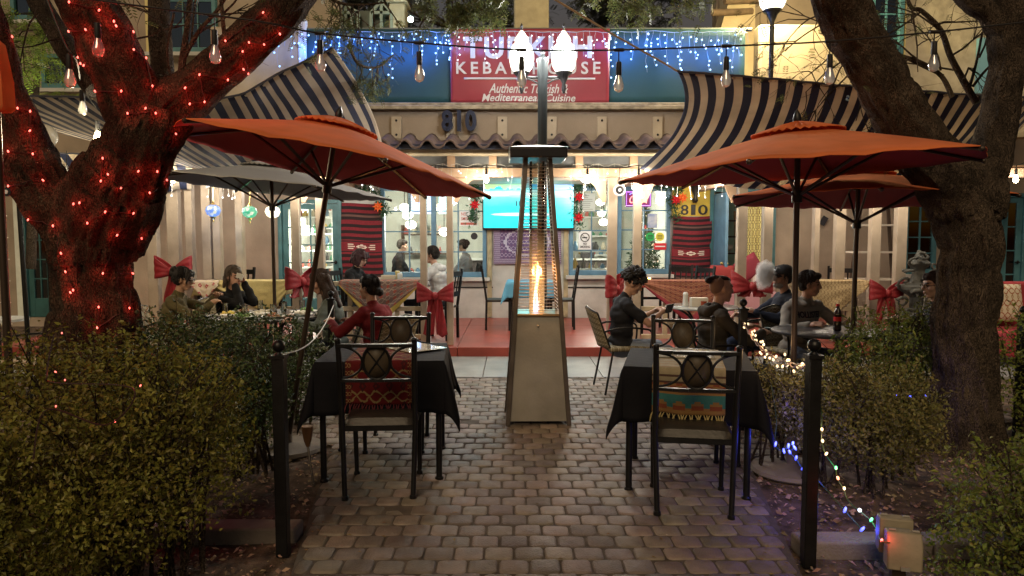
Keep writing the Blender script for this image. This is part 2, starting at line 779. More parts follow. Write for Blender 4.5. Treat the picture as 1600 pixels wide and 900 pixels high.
rD1 = rect(438, 534, 312, 494, YW)
rD1 = (rD1[0], rD1[1], .15, rD1[3])
rW1 = rect(596, 760, 292, 433, YW)
rW2 = rect(889, 960, 292, 430, YW)
rW3 = rect(964, 1048, 292, 428, YW)
rO4 = rect(1113, 1206, 300, 494, YW)
rO4 = (rO4[0], rO4[1], .15, rO4[3])
rW5 = rect(1410, 1465, 315, 428, YW)
rD6 = rect(1553, 1606, 302, 494, YW)
rD6 = (rD6[0], rD6[1], .15, rD6[3])
rD0 = rect(40, 84, 330, 468, YW)
rD0 = (rD0[0], rD0[1], .15, rD0[3])
xa, xb = W(536, 400, YW).x, W(1112, 400, YW).x

mb = MB()
wall_with_holes(mb, -12, xa, -.05, 7.8, YW, .25, [rD0, rD1])
# upper openings are set proud of the wall
mk('left_wall', mb, BEIGE, BLD, w=True)
mb = MB()
wall_with_holes(mb, xa, xb, -.05, 3.3, YW, .25, [rW1, rW2, rW3])
mk('centre_wall', mb, PALE, BLD, w=True)
mb = MB()
wall_with_holes(mb, xb, 13, -.05, 7.8, YW, .25, [rO4, rW5, rD6])
mk('right_wall', mb, BEIGE, BLD, w=True)
# dark seam line low on the centre wall
mb = MB()
z = W(800, 449, YW).z
mb.b2(W(700, 449, YW).x, W(770, 449, YW).x, YW - .012, YW - .002, z - .012, z + .012)
mb.b2(W(885, 449, YW).x, W(960, 449, YW).x, YW - .012, YW - .002, z - .012, z + .012)
mk('conduit', mb, WIRE, BLD, w=True)
# vertical battens under the windows / corner trim
for px in (765, 884):
    mb = MB()
    x = W(px, 400, YW).x
    mb.b2(x - .04, x + .04, YW - .03, YW - .002, .16, 2.5)
    mk('wall_batten', mb, mat('old_batten', (.42, .36, .22), .7, var=.4, vs=8), BLD, w=True)

window(rW1, YW, 2, 4, split=2)
window(rW2, YW, 2, 4)
window(rW3, YW, 2, 4)
dk = glass('dark_glass', (.25, .3, .3), .12)
window(rW5, YW, 2, 4, m=mat('bright_teal_paint', (.065, .185, .225), .45, var=.3, vs=6), pane=dk)


def door(r, cols, rows, m, name='glass_door', kick=.35, leaf=None, pane=PANE):
    x0, x1, z0, z1 = r
    mb = MB()
    fw = .07
    mb.b2(x0, x0 + fw, YW - .04, YW + .1, z0, z1)
    mb.b2(x1 - fw, x1, YW - .04, YW + .1, z0, z1)
    mb.b2(x0 + fw, x1 - fw, YW - .04, YW + .1, z1 - fw, z1)
    d = mk(name, mb, m, BLD, w=True, bevel=.006)
    mb = MB()
    a, b = x0 + fw + .004, x1 - fw - .004
    st = .1
    mb.b2(a, a + st, YW, YW + .05, z0 + .01, z1 - fw - .004)
    mb.b2(b - st, b, YW, YW + .05, z0 + .01, z1 - fw - .004)
    mb.b2(a + st, b - st, YW, YW + .05, z0 + .01, z0 + kick)
    mb.b2(a + st, b - st, YW, YW + .05, z1 - fw - st, z1 - fw - .004)
    for c in range(1, cols):
        xc = a + st + (b - a - 2 * st) * c / cols
        mb.b2(xc - .012, xc + .012, YW + .004, YW + .046, z0 + kick, z1 - fw - st)
    for k in range(1, rows):
        zc = z0 + kick + (z1 - z0 - fw - st - kick) * k / rows
        mb.b2(a + st, b - st, YW + .006, YW + .044, zc - .012, zc + .012)
    lf = mk('leaf_frame', mb, m, d, w=True, bevel=.004)
    mb = MB()
    mb.b2(a + st, b - st, YW + .022, YW + .028, z0 + kick, z1 - fw - st)
    mk('pane', mb, pane, d, w=True)
    mb = MB()
    mb.tube([(b - .05, YW - .002, z0 + 1.0), (b - .05, YW - .05, z0 + 1.0), (b - .13, YW - .05, z0 + 1.0)], .011, 8)
    mb.ell((b - .05, YW - .005, z0 + 1.0), (.025, .008, .035), 10, 6)
    mk('handle', mb, BLACK, d, w=True)
    return d


door(rD1, 2, 5, TEALF)
door(rD6, 1, 4, mat('bright_teal_paint', (.065, .185, .225)), pane=dk)
door(rD0, 2, 4, mat('dark_teal_paint', (.03, .10, .10), .45, var=.3, vs=6))
# white trim beside the left door, red step below it
mb = MB()
a = rect(30, 41, 295, 475, YW)
mb.b2(a[0], rD0[0] - .003, YW - .05, YW - .002, .16, a[3])
mk('door_trim', mb, mat('white_trim', (.62, .66, .58), .5, var=.15), BLD, w=True, bevel=.005)

# open blue door leaf swung out from the right hand opening
mb = MB()
x0 = rO4[0]
zt = rO4[3]
mb.b2(x0 - .02, x0 + .03, YW - .75, YW - .05, .17, zt - .05)
mb.b2(x0 + .03, x0 + .04, YW - .65, YW - .15, .3, .9)
dl = mk('open_door', mb, BLUEF, BLD, w=True, bevel=.006)
mb = MB()
mb.ell((x0 - .05, YW - .68, 1.15), .03, 10, 6)
mb.tube([(x0 - .05, YW - .68, 1.15), (x0 + .06, YW - .68, 1.15)], .01, 8)
mk('handle', mb, mat('brass', (.5, .36, .14), .3, 1), dl, w=True)
mb = MB()
for a, b in ((x0 - .09, x0 - .022), (rO4[1], rO4[1] + .07)):
    mb.b2(a, b, YW - .05, YW + .12, .15, zt)
mb.b2(x0 - .09, rO4[1] + .07, YW - .05, YW + .12, zt, zt + .07)
mk('doorway_frame', mb, TEALF, BLD, w=True, bevel=.005)

# yellow painted panel beside the right window
mb = MB()
r = rect(1050, 1112, 268, 338, YW)
mb.b2(r[0], r[1], YW - .022, YW - .003, r[2], r[3])
mk('yellow_panel', mb, mat('yellow_wall', (.70, .50, .07), .7, var=.2, vs=5, bump=.2), BLD, w=True)
mb = MB()
for ch, p0, p1 in (('8', 1063, 1075), ('1', 1079, 1086), ('0', 1090, 1105)):
    q = rect(p0, p1, 320, 336, YW)
    text_mesh(mb, ch, q[0], q[1], q[2], q[3], YW - .024, .02, .01)
mk('house_number', mb, mat('iron_number', (.02, .018, .016), .5), BLD, w=True)

# ---------------------------------------------------------------- porch: beam, ceiling, posts, eave
peach = mat('peach_beam', (.55, .38, .26), .6, var=.25, vs=4, bump=.25, bs=30)
z0, z1 = W(800, 277, 9.42).z, W(800, 263, 9.42).z
mb = MB()
mb.b2(-6.6, 7.2, 9.36, 9.5, z0, z1)
mk('porch_beam', mb, peach, BLD, w=True, bevel=.008)
# scalloped arch brackets between the posts
for sx, px in ((1, 709), (-1, 947), (1, 1003), (-1, 1150), (1, 471), (-1, 655)):
    mb = MB()
    x = W(px, 300, 9.42).x
    out = [(0, 0), (0, -.33)]
    for k in range(5):
        t = k / 4
        out.append((sx * (.05 + .20 * t), -.33 + .30 * math.sin(t * PI / 2) - (.02 if k in (1, 3) else 0)))
    out.append((sx * .42, -.03))
    out.append((sx * .45, 0))
    mb.prism(out, .05, c=(x, 9.4, z0 - .002))
    mk('arch_bracket', mb, peach, BLD, w=True)
mb = MB()
k = 0
y = 9.52
while y < 12.68:
    mb.b2(-6.6, 7.2, y, min(y + .145, 12.69), z1 + .03, z1 + .05)
    y += .15
mk('porch_ceiling', mb, peach, BLD, w=True)
mb = MB()
for k in range(9):
    x = -6 + k * 1.55
    mb.b2(x, x + .09, 9.5, 12.69, z1 - .09, z1 + .028)
mk('porch_rafter', mb, peach, BLD, w=True)
# rolled clear vinyl between beam and eave
ze = W(800, 244, 9.4).z
mb = MB()
mb.b2(-3.0, 3.3, 9.415, 9.425, z1, ze)
mk('vinyl_strip', mb, mat('clear_vinyl', (.35, .38, .42), .15, spec=.8, var=.4, vs=5, bump=.4, bs=8, trl=.5), BLD, w=True)
for px in (592, 705, 770, 905, 990, 1080):
    mb = MB()
    x = W(px, 250, 9.4).x
    mb.b2(x - .05, x + .05, 9.37, 9.47, z1 + .001, ze)
    mk('eave_block', mb, peach, BLD, w=True)
tan = mat('tan_fascia', (.25, .20, .15), .75, var=.3, vs=3, bump=.35, bs=35, col2=(.22, .175, .13))
mb = MB()
mb.b2(-4.4, 5.2, 9.12, 9.5, ze, W(800, 233, 9.12).z)
mk('eave_board', mb, mat('eave_wood', (.45, .38, .26), .7, var=.4, vs=6, bump=.4, bs=30), BLD, w=True, bevel=.01)
# barrel tile edge
zt0 = W(800, 232, 9.0).z
per = .286
mb = MB()
nx = int(9.4 / per * 14)
def tile(u, v):
    x = -4.3 + 9.4 * u
    ph = x / per * 2 * PI
    s = math.sin(ph)
    h = .056 * (1 if s > 0 else .75) * math.copysign(abs(s) ** .75, s)
    return (x, 8.98 + .56 * v, zt0 + .045 + h + .16 * v + .004 * noise.noise(Vector((x * 4, v * 3, 0))))
mb.grid(tile, nx, 6)
mk('roof_tiles', mb, mat('terracotta', (.115, .075, .058), .8, var=.45, vs=7, bump=.4, bs=40), BLD, w=True, solid=.022)
# dark strip standing in for the shade inside the tile arches
mb = MB()
mb.b2(-4.3, 5.1, 9.05, 9.09, zt0 + .002, zt0 + .06)
mk('tile_gap_shade', mb, mat('gap_shade_navy', (.012, .016, .03), .8), BLD, w=True)
# fascia band with plates, ledge mouldings
Yb = 9.55
zb0, zb1 = W(800, 232, Yb).z, W(800, 173, Yb).z
mb = MB()
mb.b2(-4.4, 5.2, Yb, Yb + .2, zb0, zb1)
mb.b2(-4.4, 5.2, Yb - .03, Yb - .002, W(800, 222, Yb).z, W(800, 214, Yb).z)
mk('fascia_band', mb, tan, BLD, w=True)
mb = MB()
mb.b2(-4.4, 5.2, Yb - .10, Yb + .2, zb1 + .001, W(800, 166, Yb).z)
mb.b2(-4.4, 5.2, Yb - .05, Yb + .2, W(800, 166, Yb).z + .001, W(800, 161, Yb).z)
mk('ledge', mb, mat('ledge_wood', (.36, .31, .23), .8, var=.5, vs=9, bump=.5, bs=30, col2=(.15, .125, .09)), BLD, w=True, bevel=.012)
plate = mat('plate_metal', (.36, .30, .22), .5, var=.2)
for px in (620, 705, 785, 862, 940, 1027):
    mb = MB()
    r = rect(px - 7.5, px + 7.5, 183, 217, Yb)
    mb.b2(r[0], r[1], Yb - .04, Yb - .001, r[2], r[3])
    p = mk('bolt_plate', mb, plate, BLD, w=True, bevel=.003)
    mb = MB()
    for z in (r[2] + .05, r[3] - .05):
        mb.ell(((r[0] + r[1]) / 2, Yb - .042, z), (.016, .012, .016), 8, 6)
    mk('bolt', mb, BLACK, p, w=True)
mb = MB()
r = rect(691, 745, 174, 207, Yb)
text_mesh(mb, '810', r[0], r[1], r[2], r[3], Yb - .06, .05, .035, space=1.05)
mk('address_number', mb, mat('navy_number', (.006, .012, .038), .35), BLD, w=True)
# posts of the porch, square, slightly worn
for px, wd in ((662, .085), (703, .085), (956, .12), (995, .105), (463, .11), (501, .1), (1158, .12), (1198, .12), (1311, .13), (1366, .13), (1406, .14), (273, .16), (298, .1), (325, .12), (341, .1), (376, .1), (240, .14), (1274, .07)):
    x = W(px, 380, 9.42).x
    mb = MB()
    yy = 9.43 if px in (662, 703, 956, 995, 463, 501, 1158, 1198) else 9.75
    x = W(px, 380, yy).x
    zt = z0 - .001 if yy < 9.5 else z1 - .09
    mb.b2(x - wd / 2, x + wd / 2, yy - .055, yy + .055, .14, zt)
    mk('post', mb, WOODP, BLD, w=True, bevel=.006)
# ---------------------------------------------------------------- balcony tarp and storey above
tarp = mat('teal_tarp', (.012, .062, .082), .65, var=.3, vs=1.2, bump=.2, bs=6)
Yt = 9.62
x0, x1 = W(478, 100, Yt).x, W(1163, 100, Yt).x
zt0_, zt1_ = W(800, 162, Yt).z, W(800, 46, Yt).z
mb = MB()
mb.grid(lambda u, v: (x0 + (x1 - x0) * u, Yt + .012 * math.sin(u * 37) + .015 * noise.noise(Vector((u * 9, v * 3, 1))), zt0_ + .003 + (zt1_ - zt0_) * v), 60, 10)
mk('balcony_tarp', mb, tarp, BLD, w=True, solid=.006)
mb = MB()
mb.tube([(x0 - .1, Yt + .04, zt1_ + .01), (x1 + .1, Yt + .04, zt1_ + .01)], .025, 8)
for k in range(8):
    x = x0 + (x1 - x0) * k / 7
    mb.tube([(x, Yt + .05, zt0_), (x, Yt + .05, zt1_)], .022, 8)
mk('balcony_rail', mb, mat('rail_grey', (.12, .14, .14), .5), BLD, w=True)
mb = MB()
mb.b2(-4.4, 5.2, Yt + .1, 12.69, zb1 - .08, zb1 - .002)
mk('balcony_floor', mb, tan, BLD, w=True)
# left cream return beside the tarp, blue lit post
mb = MB()
r = rect(330, 476, 60, 165, 9.7)
mb.b2(r[0], W(467, 100, 9.7).x, 9.72, 9.95, W(400, 240, 9.7).z, W(400, 40, 9.7).z)
mk('parapet', mb, CREAM, BLD, w=True, bevel=.03)
mb = MB()
r = rect(468, 478, 30, 105, 9.6)
mb.b2(r[0], r[1], 9.56, 9.68, W(470, 165, 9.6).z, r[3])
mk('parapet_post', mb, mat('white_post', (.6, .62, .62), .5), BLD, w=True, bevel=.01)
# right parapet
mb = MB()
r = rect(1182, 1330, 37, 240, 9.8)
mb.b2(r[0], r[1] + .3, 9.8, 10.05, r[2], r[3])
mk('parapet', mb, mat('parapet_stucco', (.36, .30, .22), .85, var=.2, vs=3, bump=.5, bs=30), BLD, w=True, bevel=.04)
# right wing upper wall nearer than the porch wall, rough stucco, teal window
mb = MB()
rough = mat('rough_stucco', (.46, .41, .30), .9, var=.35, vs=5, bump=1.0, bs=14)
a = W(1290, 150, 10.4).x
mb.b2(a, 9, 10.4, 10.65, 3.05, 6.5)
mk('upper_wall', mb, rough, BLD, w=True)
r = rect(1352, 1411, -60, 110, 10.37)
window(r, 10.30, 2, 4, m=mat('bright_teal_paint', (.065, .185, .225)), sill=False, pane=dk)
mb = MB()
q = rect(1411, 1419, -60, 100, 10.37)
mb.b2(q[0] + .004, q[1], 10.36, 10.398, q[2], q[3])
mk('window_trim', mb, mat('yellow_trim', (.62, .52, .22), .6), BLD, w=True)
mb = MB()
q = rect(1524, 1548, 60, 146, 10.37)
mb.b2(q[0], q[1], 10.33, 10.398, q[2], q[3])
mk('shutter', mb, mat('pale_blue_paint', (.16, .34, .42), .5), BLD, w=True)
# stepped wall with roof beams left of the lamp
mb = MB()
cr = mat('cream_stucco', (.5, .41, .27))
p = [(1180, 240), (1125, 240), (1125, 48), (1138, 5), (1138, -60), (1180, -60)]
q = [W(a, b, 12.0) for a, b in p]
x0_ = q[0].x
mb.prism([(v.x, v.z) for v in q], .5, c=(0, 12.0, 0))
mk('stepped_wall', mb, cr, BLD, w=True)
for px, py in ((1113, 20), (1132, 2)):
    mb = MB()
    e = W(px, py, 11.9)
    mb.tube([e, e + Vector((.7, .12, .06))], .055, 10)
    mk('roof_beam', mb, mat('log_wood', (.16, .11, .07), .8, var=.4, vs=10), BLD, w=True)
# upper left windows
r = rect(70, 127, 86, 140, YW)
window(r, YW - .06, 2, 1, m=TEALF, pane=dk)
r = rect(22, 74, -60, 34, YW)
window(r, YW - .06, 2, 2, m=TEALF, pane=dk)
r = rect(238, 338, -40, 84, YW)
window(r, YW - .06, 4, 3, m=TEALF, pane=dk)
mb = MB()
q = rect(236, 240, -40, 84, YW)
mb.b2(q[0] - .03, r[0] - .002, YW - .1, YW - .002, q[2], q[3])
mk('window_trim', mb, mat('yellow_trim', (.62, .52, .22)), BLD, w=True)
# chimney and roof greenhouse behind the balcony
mb = MB()
r = rect(803, 858, -60, 50, 12.9)
mb.b2(r[0], r[1], 12.9, 13.5, 3.2, r[3])
mk('chimney', mb, mat('chimney_stucco', (.40, .35, .25), .85, var=.2, bump=.4), BLD, w=True, bevel=.03)
mb = MB()
r = rect(608, 632, 4, 60, 13)
mb.b2(r[0], r[1], 13, 13.4, 3.2, r[3])
mb.b2(r[0] - .05, r[1] + .05, 12.95, 13.45, r[3] + .001, r[3] + .06)
mk('chimney', mb, mat('chimney_stucco', (.40, .35, .25)), BLD, w=True, bevel=.02)
mb = MB()
def P3(px, py): 
    v = W(px, py, 13.0); return v
fr = []
for g in ((495, 560), (580, 612)):
    ml_, mr_ = g
    mid = (ml_ + mr_) / 2
    fr += [((ml_, 48), (ml_, 20)), ((mr_, 48), (mr_, 20)), ((ml_, 20), (mid, 2)), ((mid, 2), (mr_, 20)), ((ml_, 20), (mr_, 20)), ((mid, 48), (mid, 2))]
for k in range(6):
    fr.append(((500 + k * 10, 48), (500 + k * 10, 12)))
for a, b in fr:
    mb.bar(P3(*a), P3(*b), .05, .05)
mk('roof_greenhouse', mb, mat('greenhouse_frame', (.20, .24, .20), .5), BLD, w=True)
mb = MB()
a, b = P3(495, 48), P3(612, 5)
mb.b2(a.x, b.x, 13.1, 13.12, a.z, b.z - .1)
mk('greenhouse_panel', mb, mat('greenhouse_panel_m', (.06, .09, .07), .4, var=.5, vs=6), BLD, w=True)

# ---------------------------------------------------------------- rooms seen through the openings
room = mat('room_wall', (.58, .60, .54), .8, var=.15, vs=2)
mb = MB()
Yi = 12.96
mb.b2(-4.6, 3.05, 17.0, 17.1, .1, 2.9)
mb.b2(-4.7, -4.6, Yi, 17.1, .1, 2.9)
mb.b2(3.05, 3.12, Yi, 17.1, .1, 2.9)
mb.b2(-4.7, 3.1, Yi, 17.1, 2.9, 2.98)
mk('room_shell', mb, room, BLD, w=True)
mb = MB()
mb.b2(-4.7, 3.1, Yi, 17.1, .04, .1)
mk('room_floor', mb, mat('room_tile', (.25, .18, .13), .4, var=.3), BLD, w=True)
mint = mat('mint_wall', (.42, .60, .52), .8, var=.1)
mb = MB()
mb.b2(3.13, 6.5, 15.0, 15.1, .1, 2.9)
mb.b2(6.4, 6.5, Yi, 15.0, .1, 2.9)
mb.b2(3.13, 6.5, Yi, 15.1, 2.9, 2.98)
mb.b2(3.13, 6.5, Yi, 15.0, .04, .1)
mk('mint_room', mb, mint, BLD, w=True)
# dark backing of the closed doors and windows
mb = MB()
mb.b2(6.6, 10.5, 13.6, 13.7, .1, 3)
mb.b2(-9.5, -7.6, 13.6, 13.7, .1, 3)
# added unseen fill lamps under the porch ceiling, brightening the back wall
for x, y, pw_ in ((-5.0, 11.3, 15), (-3.3, 11.0, 18), (-1.2, 11.2, 18), (1.2, 11.2, 18), (3.0, 11.2, 15), (5.0, 11.2, 8)):
    mb2 = MB()
    mb2.lathe([(.12, .028), (.12, 0), (.09, -.03), (.02, -.045)], 16, (x, y, z1))
    cl_ = mk('added_fill_lamp', mb2, emi('added_fill_glow', (1, .92, .78), 6), BLD, w=True)
    light((x, y, z1 - .14), (1, .92, .80), pw_, .1, BLD)
mk('dark_room', mb, mat('dark_room_m', (.05, .06, .06), .9), BLD, w=True)
# ================================================================== banner, icicle lights, screen, rugs, signs
# red vinyl banner
Yn = 9.56
def banner_dy(x, z):
    return .02 * noise.noise(Vector((x * 1.6, z * 2.2, 7))) + .012 * math.sin(x * 3.1 + z * 5)
x0, x1 = W(704, 100, Yn).x, W(952, 100, Yn).x
z0b, z1b = W(800, 162, Yn).z + .01, W(800, 45, Yn).z
BAN = T('banner', 'red vinyl restaurant banner tied along the balcony tarp with white lettering', 'banner', ((x0 + x1) / 2, Yn, z0b))
mb = MB()
mb.grid(lambda u, v: (x0 + (x1 - x0) * u, Yn + banner_dy(x0 + (x1 - x0) * u, z0b + (z1b - z0b) * v), z0b + (z1b - z0b) * v + .015 * math.sin(u * PI) * (1 - v) * -1), 50, 20)
mk('banner_sheet', mb, mat('red_vinyl', (.25, .028, .042), .3, var=.15, vs=3, bump=.25, bs=5, spec=.6), BAN, w=True, solid=.004)
white = mat('banner_white', (.50, .50, .50), .5)
for body, a, b, c, d, bold, sh, sp in (('TURKISH', 724, 925, 57, 92, .03, 0, 1.1), ('KEBAB HOUSE', 713, 938, 97, 116, .018, 0, 1.45), ('Authentic Turkish &', 764, 890, 131, 146, .012, .25, 1), ('Mediterranean Cuisine', 753, 901, 147, 159, .012, .25, 1)):
    mb = MB()
    r = rect(a, b, c, d, Yn)
    text_mesh(mb, body, r[0], r[1], r[2], r[3], Yn - .008, .004, bold, sh, sp)
    mb.v = [(x, y + banner_dy(x, z), z) for x, y, z in mb.v]
    mk('lettering', mb, white, BAN, w=True, smooth=0)
mb = MB()
r = rect(725, 930, 121.5, 124.5, Yn)
mb.grid(lambda u, v: (r[0] + (r[1] - r[0]) * u, Yn - .008 + banner_dy(r[0] + (r[1] - r[0]) * u, r[2]), r[2] + (r[3] - r[2]) * v), 30, 1)
mk('rule_line', mb, white, BAN, w=True, solid=.003)

# icicle light strings along the top of the tarp
bulb_me = {}
def bulb_proto(key, col, st, r, long=1.0):
    mbx = MB()
    mbx.ell((0, 0, 0), (r, r, r * long), 6, 4)
    o = mk('bulb', mbx, emi('bulb_' + key, col, st), None, smooth=60)
    COL.objects.unlink(o)
    bulb_me[key] = o
    return o
bulb_proto('ice', (.16, .42, 1.0), 1.3, .0125)
bulb_proto('white', (.8, .88, 1.0), 1.2, .010)
bulb_proto('warm', (1.0, .66, .30), .8, .0075, 1.4)
bulb_proto('red', (1.0, .12, .09), 1.2, .0058, 1.5)
bulb_proto('blue', (.035, .07, 1.0), .9, .008, 2.2)
bulb_proto('green', (.05, .8, .2), .8, .008, 1.6)
bulb_proto('orange', (1.0, .25, .08), 1, .008, 1.6)
def bulb(key, p, parent):
    o = bulb_me[key].copy()
    COL.objects.link(o)
    o.parent = parent
    o.location = Vector(p) - wloc(parent)
    o.rotation_euler = (rnd.uniform(-.6, .6), rnd.uniform(-.6, .6), 0)
    return o

segs = [(365, 425, 'icicle light string glimmering behind the long red lit limb', 9.5), (425, 470, 'icicle light string over the cream parapet, beside the tall tree limb', 9.5), (470, 530, 'icicle light string at the pale corner post, above the striped sail tip', 9.5), (530, 590, 'blue icicle light string right of the striped sail tip, under the roof greenhouse', 9.5), (590, 648, 'blue icicle light string below the small flood lamp', 9.5), (648, 704, 'blue icicle light string on the teal tarp just left of the red banner', 9.5), (704, 770, 'pinkish icicle light string hanging over the first letters of the red banner', 9.46), (770, 860, 'icicle light string over the banner behind the two globe lamps', 9.46), (860, 952, 'pale icicle light string over the last letters of the red banner', 9.46), (952, 1010, 'blue icicle light string on the teal tarp just right of the red banner', 9.5), (1010, 1065, 'blue icicle light string above the pointed corner of the sail on its guy rope', 9.5), (1065, 1120, 'blue icicle light string above the top hem of the sail by the guy rope', 9.5), (1120, 1168, 'blue icicle light string at the end of the teal tarp beside the parapet', 9.5)]
for a, b, lab, Y in segs:
    A, B = W(a, 49, Y), W(b, 50, Y)
    t = T('icicle_lights', lab, 'string lights', A, group='icicle lights along the balcony')
    cord = MB()
    n = max(5, int((B.x - A.x) / .085))
    pts = [A.lerp(B, i / n) + Vector((0, 0, rnd.uniform(-.012, .012))) for i in range(n + 1)]
    cord.tube(pts, .004, 4)
    cnt = 0
    lens = (.14, .3, .2, .5, .25, .38, .18, .55, .3)
    for i in range(n + 1):
        ln = lens[(i + int(a)) % 9] * rnd.uniform(.8, 1.2)
        if 704 <= a < 952:
            ln = min(ln, .4)
        k = max(2, int(ln / .066))
        p = pts[i]
        q = [p]
        for j in range(k):
            p = p + Vector((rnd.uniform(-.022, .022), rnd.uniform(-.006, .002), -ln / k * rnd.uniform(.6, 1.3)))
            q.append(p)
            if cnt < 100 and rnd.random() < .8:
                bulb('ice' if not 704 <= a < 952 else 'white', p + Vector((rnd.uniform(-.035, .035), -.012, rnd.uniform(-.02, .02))), t)
                cnt += 1
        cord.tube(q, .0025, 3, cap=False)
    mk('cord', cord, mat('cord_white', (.30, .36, .42), .5), t, w=True)
    m = (A + B) / 2
    k = 4
    for i in range(k):
        light(A.lerp(B, (i + .5) / k) + Vector((rnd.uniform(-.05, .05), -.02, -rnd.uniform(.08, .34))), (.04, .22, 1.0), (.75 if a >= 470 else .2) if not 704 <= a < 952 else .25, .05, t)

# warm white fairy drops hanging on the porch beam
for a, b, lab in ((560, 700, 'fairy light drops hanging in front of the porch beam, under the terracotta tiles'), (705, 800, 'fairy light drops on the porch beam beside the screen, left of the heater'), (895, 1000, 'fairy light drops on the porch beam between heater and paired posts'), (1000, 1160, 'fairy light drops and loops over the open sign and wall lantern'), (258, 420, 'fairy light drops in front of the left posts above the glass lanterns')):
    Y = 9.3
    A, B = W(a, 258, Y), W(b, 258, Y)
    t = T('fairy_lights', lab, 'string lights', A, group='fairy lights along the porch beam')
    cord = MB()
    n = int((b - a) / 8)
    pts = [A.lerp(B, i / n) + Vector((0, 0, .02 * math.sin(i * 1.7))) for i in range(n + 1)]
    cord.tube(pts, .003, 4)
    for i in range(n + 1):
        ln = rnd.choice((.1, .18, .3, .42))
        k = max(1, int(ln / .11))
        p = pts[i]
        q = [p]
        for j in range(k):
            p = p + Vector((rnd.uniform(-.03, .03), rnd.uniform(-.01, 0), -ln / k))
            q.append(p)
            bulb('white', p + Vector((0, -.01, 0)), t)
        cord.tube(q, .002, 3, cap=False)
    mk('cord', cord, mat('cord_pale', (.5, .5, .48), .5), t, w=True)

# television on the wall
r = rect(755, 897, 274, 357, 12.55)
TV = T('television', 'large flat television on the porch wall showing a turquoise beach scene', 'television', ((r[0] + r[1]) / 2, 12.55, r[2]))
mb = MB()
mb.b2(r[0] - .015, r[1] + .015, 12.555, 12.62, r[2] - .02, r[3] + .015)
mb.b2((r[0] + r[1]) / 2 - .3, (r[0] + r[1]) / 2 + .3, 12.622, 12.698, r[2] + .3, r[3] - .3)
mk('screen_housing', mb, mat('tv_black', (.01, .01, .012), .3), TV, w=True, bevel=.006)
m = emi('tv_picture', (0, .8, .9), .85, True)
n, l = m.node_tree.nodes, m.node_tree.links
tc = n.new('ShaderNodeUVMap')
sx = n.new('ShaderNodeSeparateXYZ')
l.new(tc.outputs[0], sx.inputs[0])
nz = n.new('ShaderNodeTexNoise')
nz.inputs['Scale'].default_value = 5
mp = n.new('ShaderNodeMapping')
mp.inputs['Scale'].default_value = (1, 6, 1)
l.new(tc.outputs[0], mp.inputs[0])
l.new(mp.outputs[0], nz.inputs['Vector'])
ad = n.new('ShaderNodeMath')
ad.operation = 'MULTIPLY_ADD'
ad.inputs[1].default_value = .10
l.new(nz.outputs[0], ad.inputs[0])
l.new(sx.outputs[1], ad.inputs[2])
cr = n.new('ShaderNodeValToRGB')
e = cr.color_ramp.elements
e[0].position = 0
e[0].color = (0, .72, .80, 1)
e[1].position = .45
e[1].color = (0, .85, .86, 1)
for pos, c in ((.62, (.10, .82, .84, 1)), (.72, (.55, .95, .92, 1)), (.80, (.02, .60, .85, 1)), (.88, (.0, .30, .75, 1)), (.96, (0, .62, .86, 1))):
    x = e.new(pos)
    x.color = c
l.new(ad.outputs[0], cr.inputs[0])
l.new(cr.outputs[0], n['Principled BSDF'].inputs['Emission Color'])
n['Principled BSDF'].inputs['Base Color'].default_value = (.02, .02, .02, 1)
mb = MB()
mb.grid(lambda u, v: (r[0] + .01 + (r[1] - r[0] - .02) * u, 12.55, r[2] + .012 + (r[3] - r[2] - .02) * v), 1, 1)
scr = mk('screen', mb, m, TV, w=True)
# sand bar, deep water band, island and two walkers in the picture
for nm_, cx_, cz_, rx_, rz_, c_, s_ in (('picture_sand', 772, 303, .30, .035, (.75, .85, .70), .5), ('picture_deep_water', 880, 292, .30, .05, (.0, .16, .55), .6), ('picture_shallows', 815, 335, .55, .03, (.25, .95, .90), .6), ('picture_cloud', 870, 281, .25, .018, (.6, .85, .95), .6)):
    mb = MB()
    q = W(cx_, cz_, 12.548)
    x0_, x1_ = max(q.x - rx_, r[0] + .02), min(q.x + rx_, r[1] - .02)
    mb.ell(((x0_ + x1_) / 2, 12.5485, q.z), ((x1_ - x0_) / 2, .0012, rz_), 24, 6)
    mk(nm_, mb, emi(nm_, c_, s_), scr, w=True)
# island and walkers
mb = MB()
gx0, gx1 = W(760, 290, 12.54).x, W(826, 290, 12.54).x
gz = W(800, 292, 12.54).z
for k in range(26):
    u = k / 25
    mb.ell((gx0 + (gx1 - gx0) * u, 12.545, gz + rnd.uniform(-.02, .09)), (.05, .003, rnd.uniform(.03, .06)), 8, 5)
mk('picture_island', mb, emi('picture_green', (.16, .42, .02), .55), scr, w=True)
mb = MB()
for px in (807, 812):
    q = W(px, 318, 12.545)
    mb.ell(q, (.014, .003, .06), 8, 5)
mk('picture_walkers', mb, mat('picture_dark', (.01, .03, .04), .5), scr, w=True)
light(((r[0] + r[1]) / 2, 12.35, (r[2] + r[3]) / 2), (.15, .85, 1.0), 9, .3, TV)


